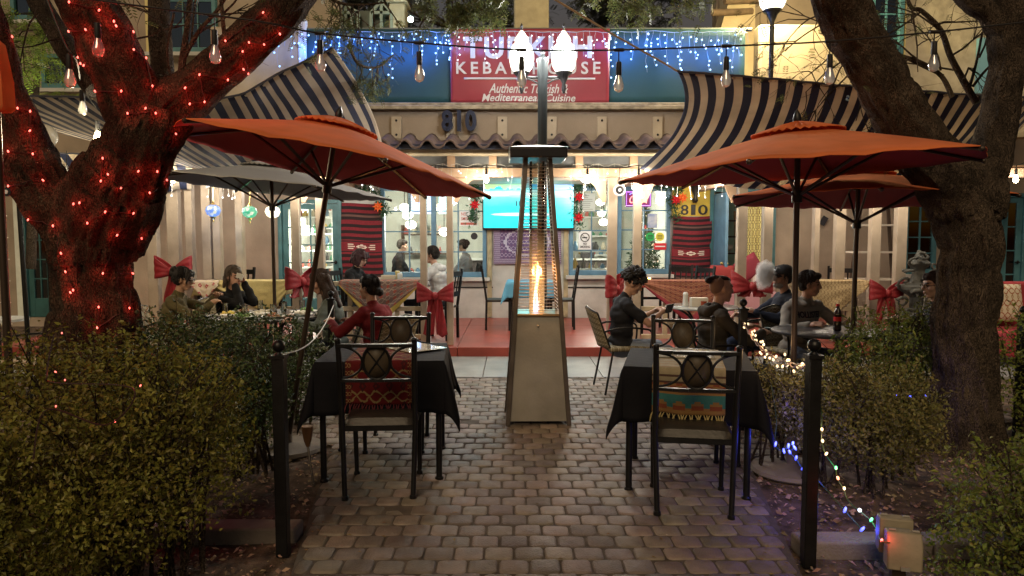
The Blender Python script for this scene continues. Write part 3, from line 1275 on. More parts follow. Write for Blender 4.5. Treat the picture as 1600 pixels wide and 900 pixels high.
# ---------------------------------------------------------------- woven wall rugs with dark bands
def striped_rug(px0, px1, py0, py1, Y, label, seed):
    r = rect(px0, px1, py0, py1, Y)
    rr = random.Random(seed)
    red = mat('rug_red', (.20, .022, .032), .95, bump=.5, bs=160, var=.2, vs=30)
    blk = mat('rug_black', (.022, .014, .016), .95, bump=.5, bs=160)
    brn = mat('rug_brown', (.13, .07, .06), .95, bump=.5, bs=160)
    wht = mat('rug_white', (.65, .60, .52), .95)
    rows = []
    pat = [(0, 3), (1, 3), (0, 3), (1, 2), (2, 2), (1, 3), (0, 4), (1, 3), (0, 3), (1, 3)]
    while sum(k for _, k in rows) < 40:
        rows += pat
    seq = [c for c, k in rows for _ in range(k)][:80]
    mid = 34
    def mf(i, j):
        jj = 79 - j
        if 36 <= jj <= 46:
            if (abs(i - 14.5) + 1.6 * abs(jj - 41) < 4.2 and abs(i - 14.5) + 1.6 * abs(jj - 41) > 1.6) or (abs(abs(i - 14.5) - 7.5) < 2.6 and jj in (39, 41, 43) and not (jj != 41 and abs(i - 14.5) < 6)):
                return 3
            if jj in (36, 46):
                return 1
            return 0
        return seq[jj % len(seq)]
    mb = MB()
    mb.grid(lambda u, v: (r[0] + (r[1] - r[0]) * u + .01 * math.sin(v * 7 + seed), Y + .012 * math.sin(u * 9 + v * 4 + seed) + .01 * math.sin(v * 14), r[2] + (r[3] - r[2]) * v + .012 * math.sin(u * 5 + seed)), 30, 80, mf)
    return S('wall_rug', label, 'rug', mb, [red, blk, brn, wht], 'striped rugs hung on the wall', solid=.01)
striped_rug(535, 597, 318, 448, 12.64, 'red and black striped woven rug hanging between glass door and left window', 1)
striped_rug(1049, 1112, 338, 448, 12.64, 'red and black striped woven rug hanging below the yellow panel by the open door', 2)

# purple tapestry under the television
def rug_material(name, base, fig, edge, sx=6, sy=5, rough=.95):
    m = bpy.data.materials.new(name)
    m.use_nodes = True
    n, l = m.node_tree.nodes, m.node_tree.links
    p = n['Principled BSDF']
    p.inputs['Roughness'].default_value = rough
    p.inputs['Specular IOR Level'].default_value = .1
    uv = n.new('ShaderNodeUVMap')
    mp = n.new('ShaderNodeMapping')
    mp.inputs['Scale'].default_value = (sx, sy, 1)
    l.new(uv.outputs[0], mp.inputs[0])
    # ogee lattice of two mirrored waves with a diamond in every cell, slightly wobbly like hand weaving
    nz = n.new('ShaderNodeTexNoise')
    nz.inputs['Scale'].default_value = 3
    l.new(mp.outputs[0], nz.inputs['Vector'])
    va = n.new('ShaderNodeVectorMath')
    va.operation = 'MULTIPLY_ADD'
    va.inputs[1].default_value = (.22, .22, 0)
    l.new(nz.outputs['Color'], va.inputs[0])
    l.new(mp.outputs[0], va.inputs[2])
    sp = n.new('ShaderNodeSeparateXYZ')
    l.new(va.outputs[0], sp.inputs[0])

    def mth(op, a_, b_=None, c_=None):
        k = n.new('ShaderNodeMath')
        k.operation = op
        for i_, v_ in enumerate((a_, b_, c_)):
            if v_ is None:
                continue
            if hasattr(v_, 'links'):
                l.new(v_, k.inputs[i_])
            else:
                k.inputs[i_].default_value = v_
        return k.outputs[0]
    X, Y_ = sp.outputs[0], sp.outputs[1]
    sn = mth('SINE', mth('MULTIPLY', X, 2 * PI))
    w1 = mth('ABSOLUTE', mth('SUBTRACT', mth('FRACT', mth('MULTIPLY_ADD', sn, .25, Y_)), .5))
    w2 = mth('ABSOLUTE', mth('SUBTRACT', mth('FRACT', mth('MULTIPLY_ADD', sn, -.25, Y_)), .5))
    lt_ = mth('LESS_THAN', mth('MINIMUM', w1, w2), .055)
    dx = mth('ABSOLUTE', mth('SUBTRACT', mth('FRACT', mth('MULTIPLY', X, 2)), .5))
    dy = mth('ABSOLUTE', mth('SUBTRACT', mth('FRACT', mth('ADD', Y_, .5)), .5))
    dd = mth('ADD', dx, dy)
    lt2_ = mth('MULTIPLY', mth('LESS_THAN', dd, .26), mth('GREATER_THAN', dd, .09))
    mx = n.new('ShaderNodeMix')
    mx.data_type = 'RGBA'
    mx.inputs[6].default_value = L4(base)
    mx.inputs[7].default_value = L4(fig)
    l.new(lt_, mx.inputs[0])
    m2 = n.new('ShaderNodeMix')
    m2.data_type = 'RGBA'
    m2.inputs[7].default_value = L4(edge)
    l.new(mx.outputs[2], m2.inputs[6])
    l.new(lt2_, m2.inputs[0])
    bm = n.new('ShaderNodeBump')
    bm.inputs['Strength'].default_value = .3
    bm.inputs['Distance'].default_value = .004
    n2 = n.new('ShaderNodeTexNoise')
    n2.inputs['Scale'].default_value = 90
    l.new(uv.outputs[0], n2.inputs['Vector'])
    l.new(n2.outputs[0], bm.inputs['Height'])
    l.new(bm.outputs[0], p.inputs['Normal'])
    l.new(m2.outputs[2], p.inputs['Base Color'])
    return m
mb = MB()
r = rect(771, 877, 350, 413, 12.66)
pur = rug_material('purple_tapestry', (.11, .07, .15), (.32, .26, .36), (.17, .09, .17), 9, 6)
bord = rug_material('purple_border', (.20, .15, .24), (.40, .35, .42), (.09, .06, .11), 30, 20)
mb.grid(lambda u, v: (r[0] + (r[1] - r[0]) * u, 12.66 + .01 * math.sin(u * 8), r[2] + (r[3] - r[2]) * v), 40, 28, lambda i, j: 1 if i < 4 or i > 35 or j < 4 else (2 if abs(((i - 19.5) / 13) ** 2 + ((j - 15) / 9) ** 2 - 1) < .12 else 0))
S('tapestry', 'purple medallion tapestry hanging on the porch wall under the television', 'tapestry', mb, [pur, bord, mat('tapestry_line', (.40, .36, .45), .95)], solid=.01)

# ---------------------------------------------------------------- signs and notices in the windows
def sign(px0, px1, py0, py1, Y, label, m, name='sign'):
    r = rect(px0, px1, py0, py1, Y)
    t = T(name, label, 'sign', ((r[0] + r[1]) / 2, Y, r[2]))
    mb = MB()
    mb.b2(r[0], r[1], Y, Y + .006, r[2], r[3])
    mk('board', mb, m, t, w=True)
    return t, r
wp = mat('white_board', (.72, .74, .76), .45)
ink = mat('ink_black', (.015, .015, .02), .5)
redm = mat('sign_red', (.55, .02, .03), .45)
t, r = sign(904, 924, 361, 390, 12.62, 'white no smoking sign with a struck out cigarette in the window', wp)
cx = (r[0] + r[1]) / 2
mb = MB()
zc = r[2] + (r[3] - r[2]) * .66
mb.tube([(cx + .075 * math.cos(a * PI / 12), 12.616, zc + .075 * math.sin(a * PI / 12)) for a in range(24)], .008, 6, closed=True)
mb.bar((cx - .052, 12.614, zc + .052), (cx + .052, 12.614, zc - .052), .012, .006)
mb.b2(cx - .05, cx + .04, 12.612, 12.618, zc - .014, zc + .006)
mk('symbol', mb, ink, t, w=True)
mb = MB()
text_mesh(mb, 'NO', cx - .03, cx + .03, r[2] + .085, r[2] + .125, 12.618, .004, .02)
text_mesh(mb, 'SMOKING', cx - .09, cx + .09, r[2] + .03, r[2] + .07, 12.618, .004, .02)
mk('lettering', mb, ink, t, w=True, smooth=0)
t, r = sign(718, 746, 330, 353, 12.65, 'white notice with red printed lines in the left window, beside the television', wp)
mb = MB()
text_mesh(mb, 'NO\nSMOKING', r[0] + .03, r[1] - .03, r[2] + .1, r[3] - .02, 12.648, .004, .01)
mb.b2(r[0] + .02, r[1] - .02, 12.645, 12.649, r[2] + .02, r[2] + .06)
mk('lettering', mb, mat('notice_red', (.5, .12, .10), .5), t, w=True, smooth=0)
t, r = sign(736, 746, 364, 374, 12.66, 'small round black sticker low on the left window pane', wp, 'sticker')
mb = MB()
mb.lathe([(.0, 0), (.062, 0), (.062, .006), (0, .006)], 20, ((r[0] + r[1]) / 2, 12.656, (r[2] + r[3]) / 2), Matrix.Rotation(PI / 2, 3, 'X'))
mk('disc', mb, ink, t, w=True)
for c in list(t.children):
    if c.name.startswith('board'):
        bpy.data.objects.remove(c)
for nm, px, col, lab in (('green', 1016, (.02, .40, .10), 'round green sticker on the right window, beside a yellow one'), ('yellow', 1031, (.62, .58, .06), 'round yellow sticker on the right window, beside a green one')):
    q = W(px, 370, 12.64)
    t = T('sticker', lab, 'sticker', q - Vector((0, 0, .08)), group='round stickers on the right window')
    mb = MB()
    mb.lathe([(.0, 0), (.078, 0), (.078, .005), (0, .005)], 24, q, Matrix.Rotation(PI / 2, 3, 'X'))
    mk('disc', mb, mat('sticker_' + nm, col, .4), t, w=True)
    mb = MB()
    for k in range(3):
        mb.b2(q.x - .045, q.x + .045, q.y - .010, q.y - .006, q.z - .03 + k * .025, q.z - .02 + k * .025)
    mk('print_lines', mb, ink, t, w=True)
t, r = sign(1022, 1041, 380, 390, 12.645, 'small red label with a white line under the round stickers', redm)
mb = MB()
mb.b2(r[0] + .02, r[1] - .02, 12.64, 12.644, (r[2] + r[3]) / 2 - .01, (r[2] + r[3]) / 2 + .01)
mk('print_lines', mb, wp, t, w=True)
t, r = sign(1012, 1027, 334, 356, 12.65, 'small blue and white poster taped inside the right window', mat('poster_blue', (.16, .25, .50), .5, col2=(.6, .62, .6), vs=6), 'poster')
t, r = sign(903, 930, 302, 330, 12.68, 'pale printed menu sheet taped high on the right window', mat('menu_paper', (.55, .62, .60), .6), 'menu')
mb = MB()
for k in range(8):
    mb.b2(r[0] + .03, r[1] - .03 - rnd.random() * .1, 12.672, 12.677, r[2] + .03 + k * .035, r[2] + .04 + k * .035)
mk('print_lines', mb, mat('menu_ink', (.25, .28, .28), .6), t, w=True)

# neon open sign
r = rect(977, 1018, 298, 323, 12.62)
t = T('neon_sign', 'red and purple neon open sign glowing in the right window', 'sign', ((r[0] + r[1]) / 2, 12.62, r[2]))
mb = MB()
mb.b2(r[0], r[1], 12.625, 12.66, r[2], r[3])
mk('back_panel', mb, mat('neon_back', (.16, .01, .10), .4), t, w=True, bevel=.01)
mb = MB()
text_mesh(mb, 'OPEN', r[0] + .06, r[1] - .06, r[2] + .06, r[3] - .09, 12.62, .012, .012, .2)
mk('lettering', mb, emi('neon_red', (1, .06, .09), 1.1, True), t, w=True, smooth=0)
mb = MB()
x0, x1, z0_, z1_ = r[0] + .02, r[1] - .02, r[2] + .02, r[3] - .02
mb.tube([(x0, 12.617, z0_), (x1, 12.617, z0_), (x1, 12.617, z1_), (x0, 12.617, z1_)], .008, 6, closed=True)
mk('border_tube', mb, emi('neon_purple', (.42, .05, 1), .9, True), t, w=True)
mb = MB()
for px in (988, 1005):
    q = W(px, 304, 12.615)
    mb.tube([q + Vector((-.05, 0, 0)), q + Vector((0, 0, .03)), q + Vector((.05, 0, 0))], .007, 6)
mk('accent_tube', mb, emi('neon_blue', (.1, .15, 1), 1.2), t, w=True)

# ---------------------------------------------------------------- wall lantern, glass lanterns, round hanging sign
q = W(1087, 292, 12.45)
t = T('wall_lantern', 'lit wall lantern in an iron bracket on the yellow panel', 'lamp', q - Vector((0, 0, .25)))
mb = MB()
mb.lathe([(.02, -.28), (.05, -.24), (.03, -.16), (.075, -.06), (.085, 0), (.10, .02)], 12, q)
mb.tube([q + Vector((0, .02, -.2)), q + Vector((0, .12, -.26)), q + Vector((0, .24, -.2))], .018, 8)
mk('bracket', mb, mat('iron_bronze', (.03, .025, .02), .4, .6), t, w=True)
mb = MB()
mb.lathe([(.08, .021), (.12, .10), (.12, .2), (.07, .27), (.02, .3)], 14, q)
mk('lamp_shade', mb, emi('lantern_glow', (1, .78, .38), 4, True), t, w=True)
light(q + Vector((0, -.2, .15)), (1, .70, .32), 16, .1, t)
LN = None
for i, (px, py, col, lab) in enumerate(((333, 329, (.16, .34, 1.0), 'blue and white mosaic glass lantern, the first of three under the grey umbrella'), (390, 331, (.015, .55, .28), 'green mosaic glass lantern hanging between the blue and the white one'), (426, 331, (1, .86, .55), 'warm white glass lantern hanging behind the grey umbrella pole'))):
    q = W(px, py, 9.35)
    t = T('glass_lantern', lab, 'lantern', q - Vector((0, 0, .15)), group='mosaic glass lanterns on the porch')
    mb = MB()
    mb.lathe([(.03, -.08), (.075, -.055), (.098, 0), (.08, .05), (.035, .075)], 16, q)
    m = emi('lantern_%d' % i, col, .32 if i < 2 else .55, True)
    if i < 2:
        n, l = m.node_tree.nodes, m.node_tree.links
        tc = n.new('ShaderNodeTexCoord')
        vo = n.new('ShaderNodeTexVoronoi')
        vo.inputs['Scale'].default_value = 26
        l.new(tc.outputs['Object'], vo.inputs['Vector'])
        cr = n.new('ShaderNodeValToRGB')
        e = cr.color_ramp.elements
        e[0].color = (.9, .9, .7, 1)
        e[1].color = L4(col)
        e[0].position = .1
        e[1].position = .4
        n['Principled BSDF'].inputs['Base Color'].default_value = (.08, .1, .1, 1)
        l.new(vo.outputs['Color'], cr.inputs[0])
        l.new(cr.outputs[0], n['Principled BSDF'].inputs['Emission Color'])
    mk('lamp_shade', mb, m, t, w=True)
    mb = MB()
    mb.lathe([(.005, -.16), (.014, -.14), (.008, -.12), (.03, -.09), (.03, -.08)], 10, q)
    mb.lathe([(.035, .076), (.02, .10), (.006, .12)], 10, q)
    mb.tube([q + Vector((0, 0, .11)), q + Vector((.01, .02, .36))], .005, 5)
    mk('metal_fitting', mb, mat('brass', (.5, .36, .14)), t, w=True)
    light(q + Vector((0, -.05, -.24)), col, .9, .05, t)
q = W(968, 297, 9.28)
t = T('hanging_disc', 'round black and white evil eye ornament hanging on the paired post', 'ornament', q - Vector((0, 0, .08)))
Mx = Matrix.Rotation(PI / 2, 3, 'X')
mb = MB()
mb.tube([q + Vector((.068 * math.cos(a * PI / 12), 0, .068 * math.sin(a * PI / 12))) for a in range(24)], .013, 8, closed=True)
mk('ring', mb, mat('ornament_white', (.5, .48, .5), .4), t, w=True)
mb = MB()
mb.lathe([(0, 0), (.05, 0), (.05, .01), (0, .01)], 18, q, Mx)
mb.tube([q + Vector((0, 0, .075)), q + Vector((0, 0, .30))], .004, 5)
mk('eye_disc', mb, ink, t, w=True)
mb = MB()
mb.lathe([(0, 0), (.02, 0), (.02, .014), (0, .014)], 12, q, Mx)
mk('pupil', mb, wp, t, w=True)

# ---------------------------------------------------------------- leafy garlands round the windows
def leaf_cloud(mb, pts, size, nrm=None, fold=.3, asp=.5, jitter=.35):
    for p in pts:
        s = size * rnd.uniform(1 - jitter, 1 + jitter)
        d = Vector((rnd.gauss(0, 1), rnd.gauss(0, 1), rnd.gauss(0, 1)))
        if nrm is not None:
            d += nrm(p)
        if d.length < .01:
            continue
        d.normalize()
        u = d.orthogonal().normalized()
        u.rotate(Matrix.Rotation(rnd.random() * 6.28, 3, d))
        v = d.cross(u)
        tip = p + u * s
        mb.add([p, p + u * s * .5 + v * s * asp * .5 + d * s * fold * .3, tip, p + u * s * .5 - v * s * asp * .5 + d * s * fold * .3], [(0, 1, 2), (0, 2, 3)])
gar = mat('garland_green', (.025, .075, .03), .6, island=.4)
def garland(path, label, rad=.09, n=420, flowers=()):
    pts = [W(a, b, 12.52) for a, b in path]
    c = resample(pts, 40)
    t = T('garland', label, 'garland', min(pts, key=lambda q: q.z), group='christmas garlands round the windows')
    mb = MB()
    L = []
    for k in range(n):
        q = c[rnd.randrange(41)] + Vector((rnd.gauss(0, rad * .5), rnd.gauss(0, rad * .35), rnd.gauss(0, rad * .5)))
        L.append(q)
    leaf_cloud(mb, L, .07, asp=.3)
    mb.tube(c, .012, 6)
    mk('greenery', mb, gar, t, w=True, smooth=0)
    for f in flowers:
        q = W(f[0], f[1], 12.40)
        mb = MB()
        for k in range(8):
            a = k * PI / 4
            tip = q + Vector((.10 * math.cos(a), -.03, .10 * math.sin(a)))
            mb.add([q, q + Vector((.05 * math.cos(a - .4), -.05, .05 * math.sin(a - .4))), tip, q + Vector((.05 * math.cos(a + .4), -.05, .05 * math.sin(a + .4)))], [(0, 1, 2), (0, 2, 3)])
        mb.ell(q + Vector((0, -.04, 0)), .02, 8, 5)
        mk('flower', mb, mat('poinsettia' + ('_o' if len(f) > 2 else ''), (.55, .02, .03) if len(f) == 2 else (.75, .18, .04), .6), t, w=True)
    return t
garland([(737, 282), (743, 305), (740, 330), (738, 345)], 'dark christmas garland between the left window and the television', flowers=((742, 320),))
garland([(897, 278), (904, 300), (901, 325), (905, 352)], 'dark christmas garland between the television and the right window', flowers=((905, 308), (904, 340)))
garland([(1020, 290), (1040, 286), (1060, 296), (1052, 315), (1058, 340)], 'christmas garland with bright flowers beside the yellow panel', flowers=((1056, 312), (1066, 309, 1)), rad=.12, n=520)
garland([(560, 296), (585, 300), (597, 320), (598, 336)], 'christmas garland with an orange flower at the corner of the left window', flowers=((591, 323, 1),))
garland([(916, 284), (935, 287), (948, 296)], 'christmas garland swag over the top of the right window', n=260)

# string of lit globe bulbs along the beam
bulb_glass = glass('bulb_glass', (.8, .8, .78), .45, .08)
n_, l_ = bulb_glass.node_tree.nodes, bulb_glass.node_tree.links
df = n_.new('ShaderNodeBsdfTranslucent')
df.inputs[0].default_value = (.9, .88, .82, 1)
ms_ = n_.new('ShaderNodeMixShader')
ms_.inputs[0].default_value = .35
old_ = n_['Material Output'].inputs[0].links[0].from_socket
l_.new(old_, ms_.inputs[1])
l_.new(df.outputs[0], ms_.inputs[2])
l_.new(ms_.outputs[0], n_['Material Output'].inputs[0])


def edison(p, lit, parent=None, label=None, big=1.0, group=None):
    t = parent
    mb = MB()
    p = Vector(p)
    mb.lathe([(.004, .0), (.016, -.004), (.018, -.075), (.014, -.085)], 10, p)
    mk('socket', mb, SOCKET, t, w=True)
    mb = MB()
    q = p + Vector((0, 0, -.083))
    mb.lathe([(.013, 0), (.020, -.02), (.030, -.055), (.031, -.072), (.022, -.093), (.004, -.102)], 14, q)
    b = mk('bulb', mb, emi('edison_lit', (1, .72, .32), 22, True) if lit else bulb_glass, t, w=True)
    if not lit:
        mb = MB()
        for k in range(3):
            a = k * 2.1
            mb.tube([q + Vector((.004 * math.cos(a), .004 * math.sin(a), -.01)), q + Vector((.013 * math.cos(a), .013 * math.sin(a), -.06)), q + Vector((.004 * math.cos(a + .7), .004 * math.sin(a + .7), -.015))], .0016, 4)
        mk('filament', mb, mat('filament', (.6, .42, .2), .3, .6), b, w=True)
    return t
Y = 9.15
A, B = W(240, 250, Y), W(1620, 238, Y)
t = T('globe_light_string', 'black cord of lit round bulbs along the porch beam', 'string lights', A)
bul = [(918, 1), (998, 1), (1075, 1), (1233, 1), (1320, 1), (1588, 1), (760, 1), (680, 0), (596, 1), (480, 1), (360, 1), (270, 1), (1150, 0), (1430, 1)]
mb = MB()
for k in range(9):
    xs = sorted(b[0] for b in bul)
pp = [A] + [W(px, 258, Y) for px in xs] + [B]
for a, b in zip(pp[:-1], pp[1:]):
    mb.tube(catenary(a, b, .035, 8), .006, 5)
for px in xs:
    mb.tube([W(px, 258, Y), W(px, 263, Y)], .006, 5)
mk('cord', mb, WIRE, t, w=True)
for px, lit in bul:
    q = W(px, 263, Y)
    edison(q, lit, t)
    if lit:
        light(q + Vector((0, -.0, -.20)), (1, .90, .74), 9, .05, t)
# ================================================================== lamp post, heater, posts
def acorn(parent, q, s=1.0, power=120, rear=.10, tint=(1, .97, .90)):
    """q = bottom of the glass"""
    mb = MB()
    mb.lathe([(.012, -.26 * s), (.03 * s, -.20 * s), (.022 * s, -.14 * s), (.06 * s, -.05 * s), (.10 * s, -.015 * s), (.105 * s, 0)], 16, q)
    b = mk('globe_holder', mb, BLACK, parent, w=True)
    mb = MB()
    mb.lathe([(.095 * s, .001), (.135 * s, .06 * s), (.155 * s, .16 * s), (.15 * s, .24 * s), (.115 * s, .33 * s), (.075 * s, .37 * s)], 20, q)
    cpb = MB()
    cpb.lathe([(.074 * s, .371 * s), (.088 * s, .385 * s), (.08 * s, .42 * s), (.05 * s, .465 * s), (.018 * s, .51 * s)], 20, q, fn=lambda a, z: 1 + .03 * math.cos(a * 10))
    mk('globe_cap', cpb, emi('globe_cap_glow', (1, .82, .48), .42), parent, w=True)
    mb.v = [v for v in mb.v]
    gl_ = mk('glass_globe', mb, emi('globe_glow', (1, .92, .70), 1.1, True), parent, w=True)
    mb = MB()
    mb.lathe([(.018 * s, .511 * s), (.012 * s, .54 * s), (.02 * s, .56 * s), (.004 * s, .60 * s)], 10, q)
    mk('finial', mb, BLACK, parent, w=True)
    light(q + Vector((0, -.20 * s, .2 * s)), tint, power, .14, parent)
    light(q + Vector((0, .20 * s, .2 * s)), tint, power * rear, .14, parent)


YL = 8.05
xp = W(847, 400, YL).x
LP = T('street_lamp', 'black street lamp post with two glowing acorn globes behind the patio heater', 'street lamp', (xp, YL, .02))
mb = MB()
zt = W(847, 92, YL).z
mb.lathe([(.13, .02), (.13, .10), (.10, .14), (.085, .5), (.062, .56), (.055, 1.2), (.055, zt - .22), (.062, zt - .2), (.062, zt - .04), (.07, zt - .03), (.07, zt), (.03, zt + .03), (.02, zt + .05), (.03, zt + .07), (.004, zt + .1)], 20, (xp, YL, 0))
mk('pole', mb, mat('lamp_pole_paint', (.025, .03, .032), .35, .4), LP, w=True)
zc = W(847, 121, YL).z
for px in (815, 881):
    x = W(px, 100, YL).x
    mb = MB()
    mb.tube([(xp, YL, zc), (x, YL, zc), ], .016, 8)
    mb.tube([(xp, YL, zc - .10), ((xp + x) / 2, YL, zc - .03), (x, YL, zc)], .010, 8)
    mk('arm', mb, BLACK, LP, w=True)
    acorn(LP, Vector((x, YL, zc + .055)), .9, 58)
# second lamp at the top right, its post behind the parapet
q = W(1207, 16, 9.3)
t = T('street_lamp', 'single acorn globe lamp in front of the parapet, by the leaning tree limb', 'street lamp', (q.x, 9.3, 3.5))
acorn(t, q, 1.15, 60, 3.0, (1, .78, .36))
mb = MB()
mb.tube([(q.x, 9.3, 3.3), (q.x, 9.3, q.z - .26)], .03, 10)
mb.tube([(q.x, 9.3, 3.3), (q.x, 9.82, 3.3)], .025, 10)
mk('pole', mb, BLACK, t, w=True)
# ---------------------------------------------------------------- pyramid patio heater
hb = Gd(840, 668)
HX, HY = hb.x, hb.y + .25
HT = T('patio_heater', 'steel pyramid patio heater with a burning flame behind wire guards', 'patio heater', (HX, HY, .018), R(1.5))
steel = mat('brushed_steel', (.34, .32, .28), .40, .45, var=.35, vs=3, bump=.12, bs=50)
frame = mat('heater_frame', (.13, .11, .095), .4, .7, var=.3)
HH = 2.30
def hw(z):
    return .255 - .155 * min(z, 2.2) / 2.2
zb = .90
mb = MB()
n4 = [(-1, -1), (1, -1), (1, 1), (-1, 1)]
for (zA, zB, inset) in ((.03, zb, .012),):
    a, b = hw(zA) - inset, hw(zB) - inset
    mb.add([(sx * a, sy * a, zA) for sx, sy in n4] + [(sx * b, sy * b, zB) for sx, sy in n4], [(0, 1, 5, 4), (1, 2, 6, 5), (2, 3, 7, 6), (3, 0, 4, 7), (4, 5, 6, 7), (3, 2, 1, 0)])
mb.ell((0, -hw(.82) + .01, .82), (.012, .012, .012), 8, 6)
mk('steel_cabinet', mb, steel, HT, bevel=.004)
for sx, sy in n4:
    mb = MB()
    a, b = hw(0), hw(2.2)
    mb.bar((sx * a, sy * a, 0), (sx * b, sy * b, 2.2), .036, .036, (0, 1, 0))
    mk('corner_leg', mb, frame, HT, bevel=.003)
mb = MB()
b = hw(zb) + .006
mb.b2(-b, b, -b, b, zb + .001, zb + .022)
mk('burner_tray', mb, mat('warm_steel', (.45, .32, .18), .3, .8), HT, bevel=.003)
wirem = mat('guard_wire', (.30, .24, .18), .3, .8)
for side in range(4):
    mb = MB()
    Mz = rotz(side * PI / 2)
    k = 0
    z = zb + .05
    while z < 2.16:
        a = hw(z) - .016
        mb.tube([Mz @ Vector((-a, -a, z)), Mz @ Vector((a, -a, z))], .0028, 5)
        z += .029
    for f in (-.5, .5):
        mb.tube([Mz @ Vector((f * 2 * (hw(zb + .03) - .016), -hw(zb + .03) + .013, zb + .03)), Mz @ Vector((f * 2 * (hw(2.17) - .016), -hw(2.17) + .013, 2.17))], .0035, 5)
    mk('guard_grille', mb, wirem, HT)
mb = MB()
mb.lathe([(.065, zb + .023), (.065, 2.19), (.062, 2.19), (.062, zb + .023)], 20)
gq = glass('quartz', (.93, .9, .86), .05)
n, l = gq.node_tree.nodes, gq.node_tree.links
tc = n.new('ShaderNodeTexCoord')
sz_ = n.new('ShaderNodeSeparateXYZ')
l.new(tc.outputs['Object'], sz_.inputs[0])
mr = n.new('ShaderNodeMapRange')
mr.inputs[1].default_value = zb
mr.inputs[2].default_value = 1.62
mr.inputs[3].default_value = .10
mr.inputs[4].default_value = 0
l.new(sz_.outputs[2], mr.inputs[0])
em = n.new('ShaderNodeEmission')  # flame light on the glass painted as emission, fading upwards
em.inputs[0].default_value = (1, .55, .22, 1)
l.new(mr.outputs[0], em.inputs[1])
ad = n.new('ShaderNodeAddShader')
l.new(n['Material Output'].inputs[0].links[0].from_socket, ad.inputs[0])
l.new(em.outputs[0], ad.inputs[1])
l.new(ad.outputs[0], n['Material Output'].inputs[0])
gq.cycles.emission_sampling = 'NONE'
mk('glass_tube', mb, gq, HT)
m = emi('flame', (1, .42, .08), 1.8, True)
n, l = m.node_tree.nodes, m.node_tree.links
tc = n.new('ShaderNodeTexCoord')
sx_ = n.new('ShaderNodeSeparateXYZ')
l.new(tc.outputs['Object'], sx_.inputs[0])
mr = n.new('ShaderNodeMapRange')
mr.inputs[1].default_value = zb
mr.inputs[2].default_value = 1.5
l.new(sx_.outputs[2], mr.inputs[0])
cr = n.new('ShaderNodeValToRGB')
e = cr.color_ramp.elements
e[0].color = (.15, .35, 1, 1)
e[1].color = (1, .30, .03, 1)
x = e.new(.2)
x.color = (.7, .55, .5, 1)
x = e.new(.45)
x.color = (1, .62, .2, 1)
l.new(mr.outputs[0], cr.inputs[0])
l.new(cr.outputs[0], n['Principled BSDF'].inputs['Emission Color'])
mb = MB()
fl = [(0, zb + .024), (.004, zb + .1), (-.006, zb + .2), (.006, zb + .3), (.014, zb + .38), (.004, zb + .45)]
mb.tube([(a, 0, z) for a, z in fl], [.011, .009, .008, .012, .014, .002], 8)
mb.tube([(-.02, .01, zb + .024), (-.022, .01, zb + .12), (-.012, .01, zb + .26)], [.010, .007, .001], 8)
mk('flame', mb, m, HT)
mb = MB()
mb.b2(-.235, .235, -.235, .235, 2.20, 2.285)
mb.b2(-.10, .10, -.10, .10, 2.286, 2.31)
mk('cap', mb, mat('heater_cap', (.03, .03, .035), .3, .6), HT, bevel=.02)
mb = MB()
mb.add([(-.24, -.24, 2.286), (.24, -.24, 2.286), (.24, .24, 2.286), (-.24, .24, 2.286), (0, 0, 2.33)], [(0, 1, 4), (1, 2, 4), (2, 3, 4), (3, 0, 4)])
mk('reflector', mb, mat('reflector_steel', (.6, .55, .42), .35, .5), HT)
light((HX, HY - .0, 1.28), (1, .45, .14), 7, .06, HT)
light((HX, HY - .26, 1.25), (1, .45, .14), 2.2, .05, HT)

# ---------------------------------------------------------------- fence posts with ball finials
def fence_post(px, py, h, label, w_=.058, g='fence posts along the patio'):
    p = Gd(px, py)
    t = T('fence_post', label, 'post', (p.x, p.y, 0), group=g)
    mb = MB()
    a = w_ / 2
    mb.box((0, 0, (h - .09) / 2), (w_, w_, h - .09))
    mk('shaft', mb, BLACK, t, bevel=.004)
    mb = MB()
    mb.box((0, 0, h - .082), (w_ + .014, w_ + .014, .016))
    mb.lathe([(a * .9, h - .074), (a * .4, h - .06), (a * .35, h - .05)], 12)
    mb.ell((0, 0, h - .03), .031, 14, 10)
    mk('ball_finial', mb, BLACK, t)
    return t
fence_post(443, 868, 1.07, 'black square fence post with ball top in front of the round bush')
fence_post(1262, 884, 1.09, 'black square fence post with ball top by the outlet box, wrapped by fairy lights')
fence_post(520, 628, 1.07, 'slim black fence post with ball top between the long haired diner and the red sweater')
fence_post(1157, 675, 1.08, 'black fence post with ball top behind the undercut diner, at the warm garland end')
fence_post(1590, 690, 1.05, 'black fence post standing right of the thick tree trunk')

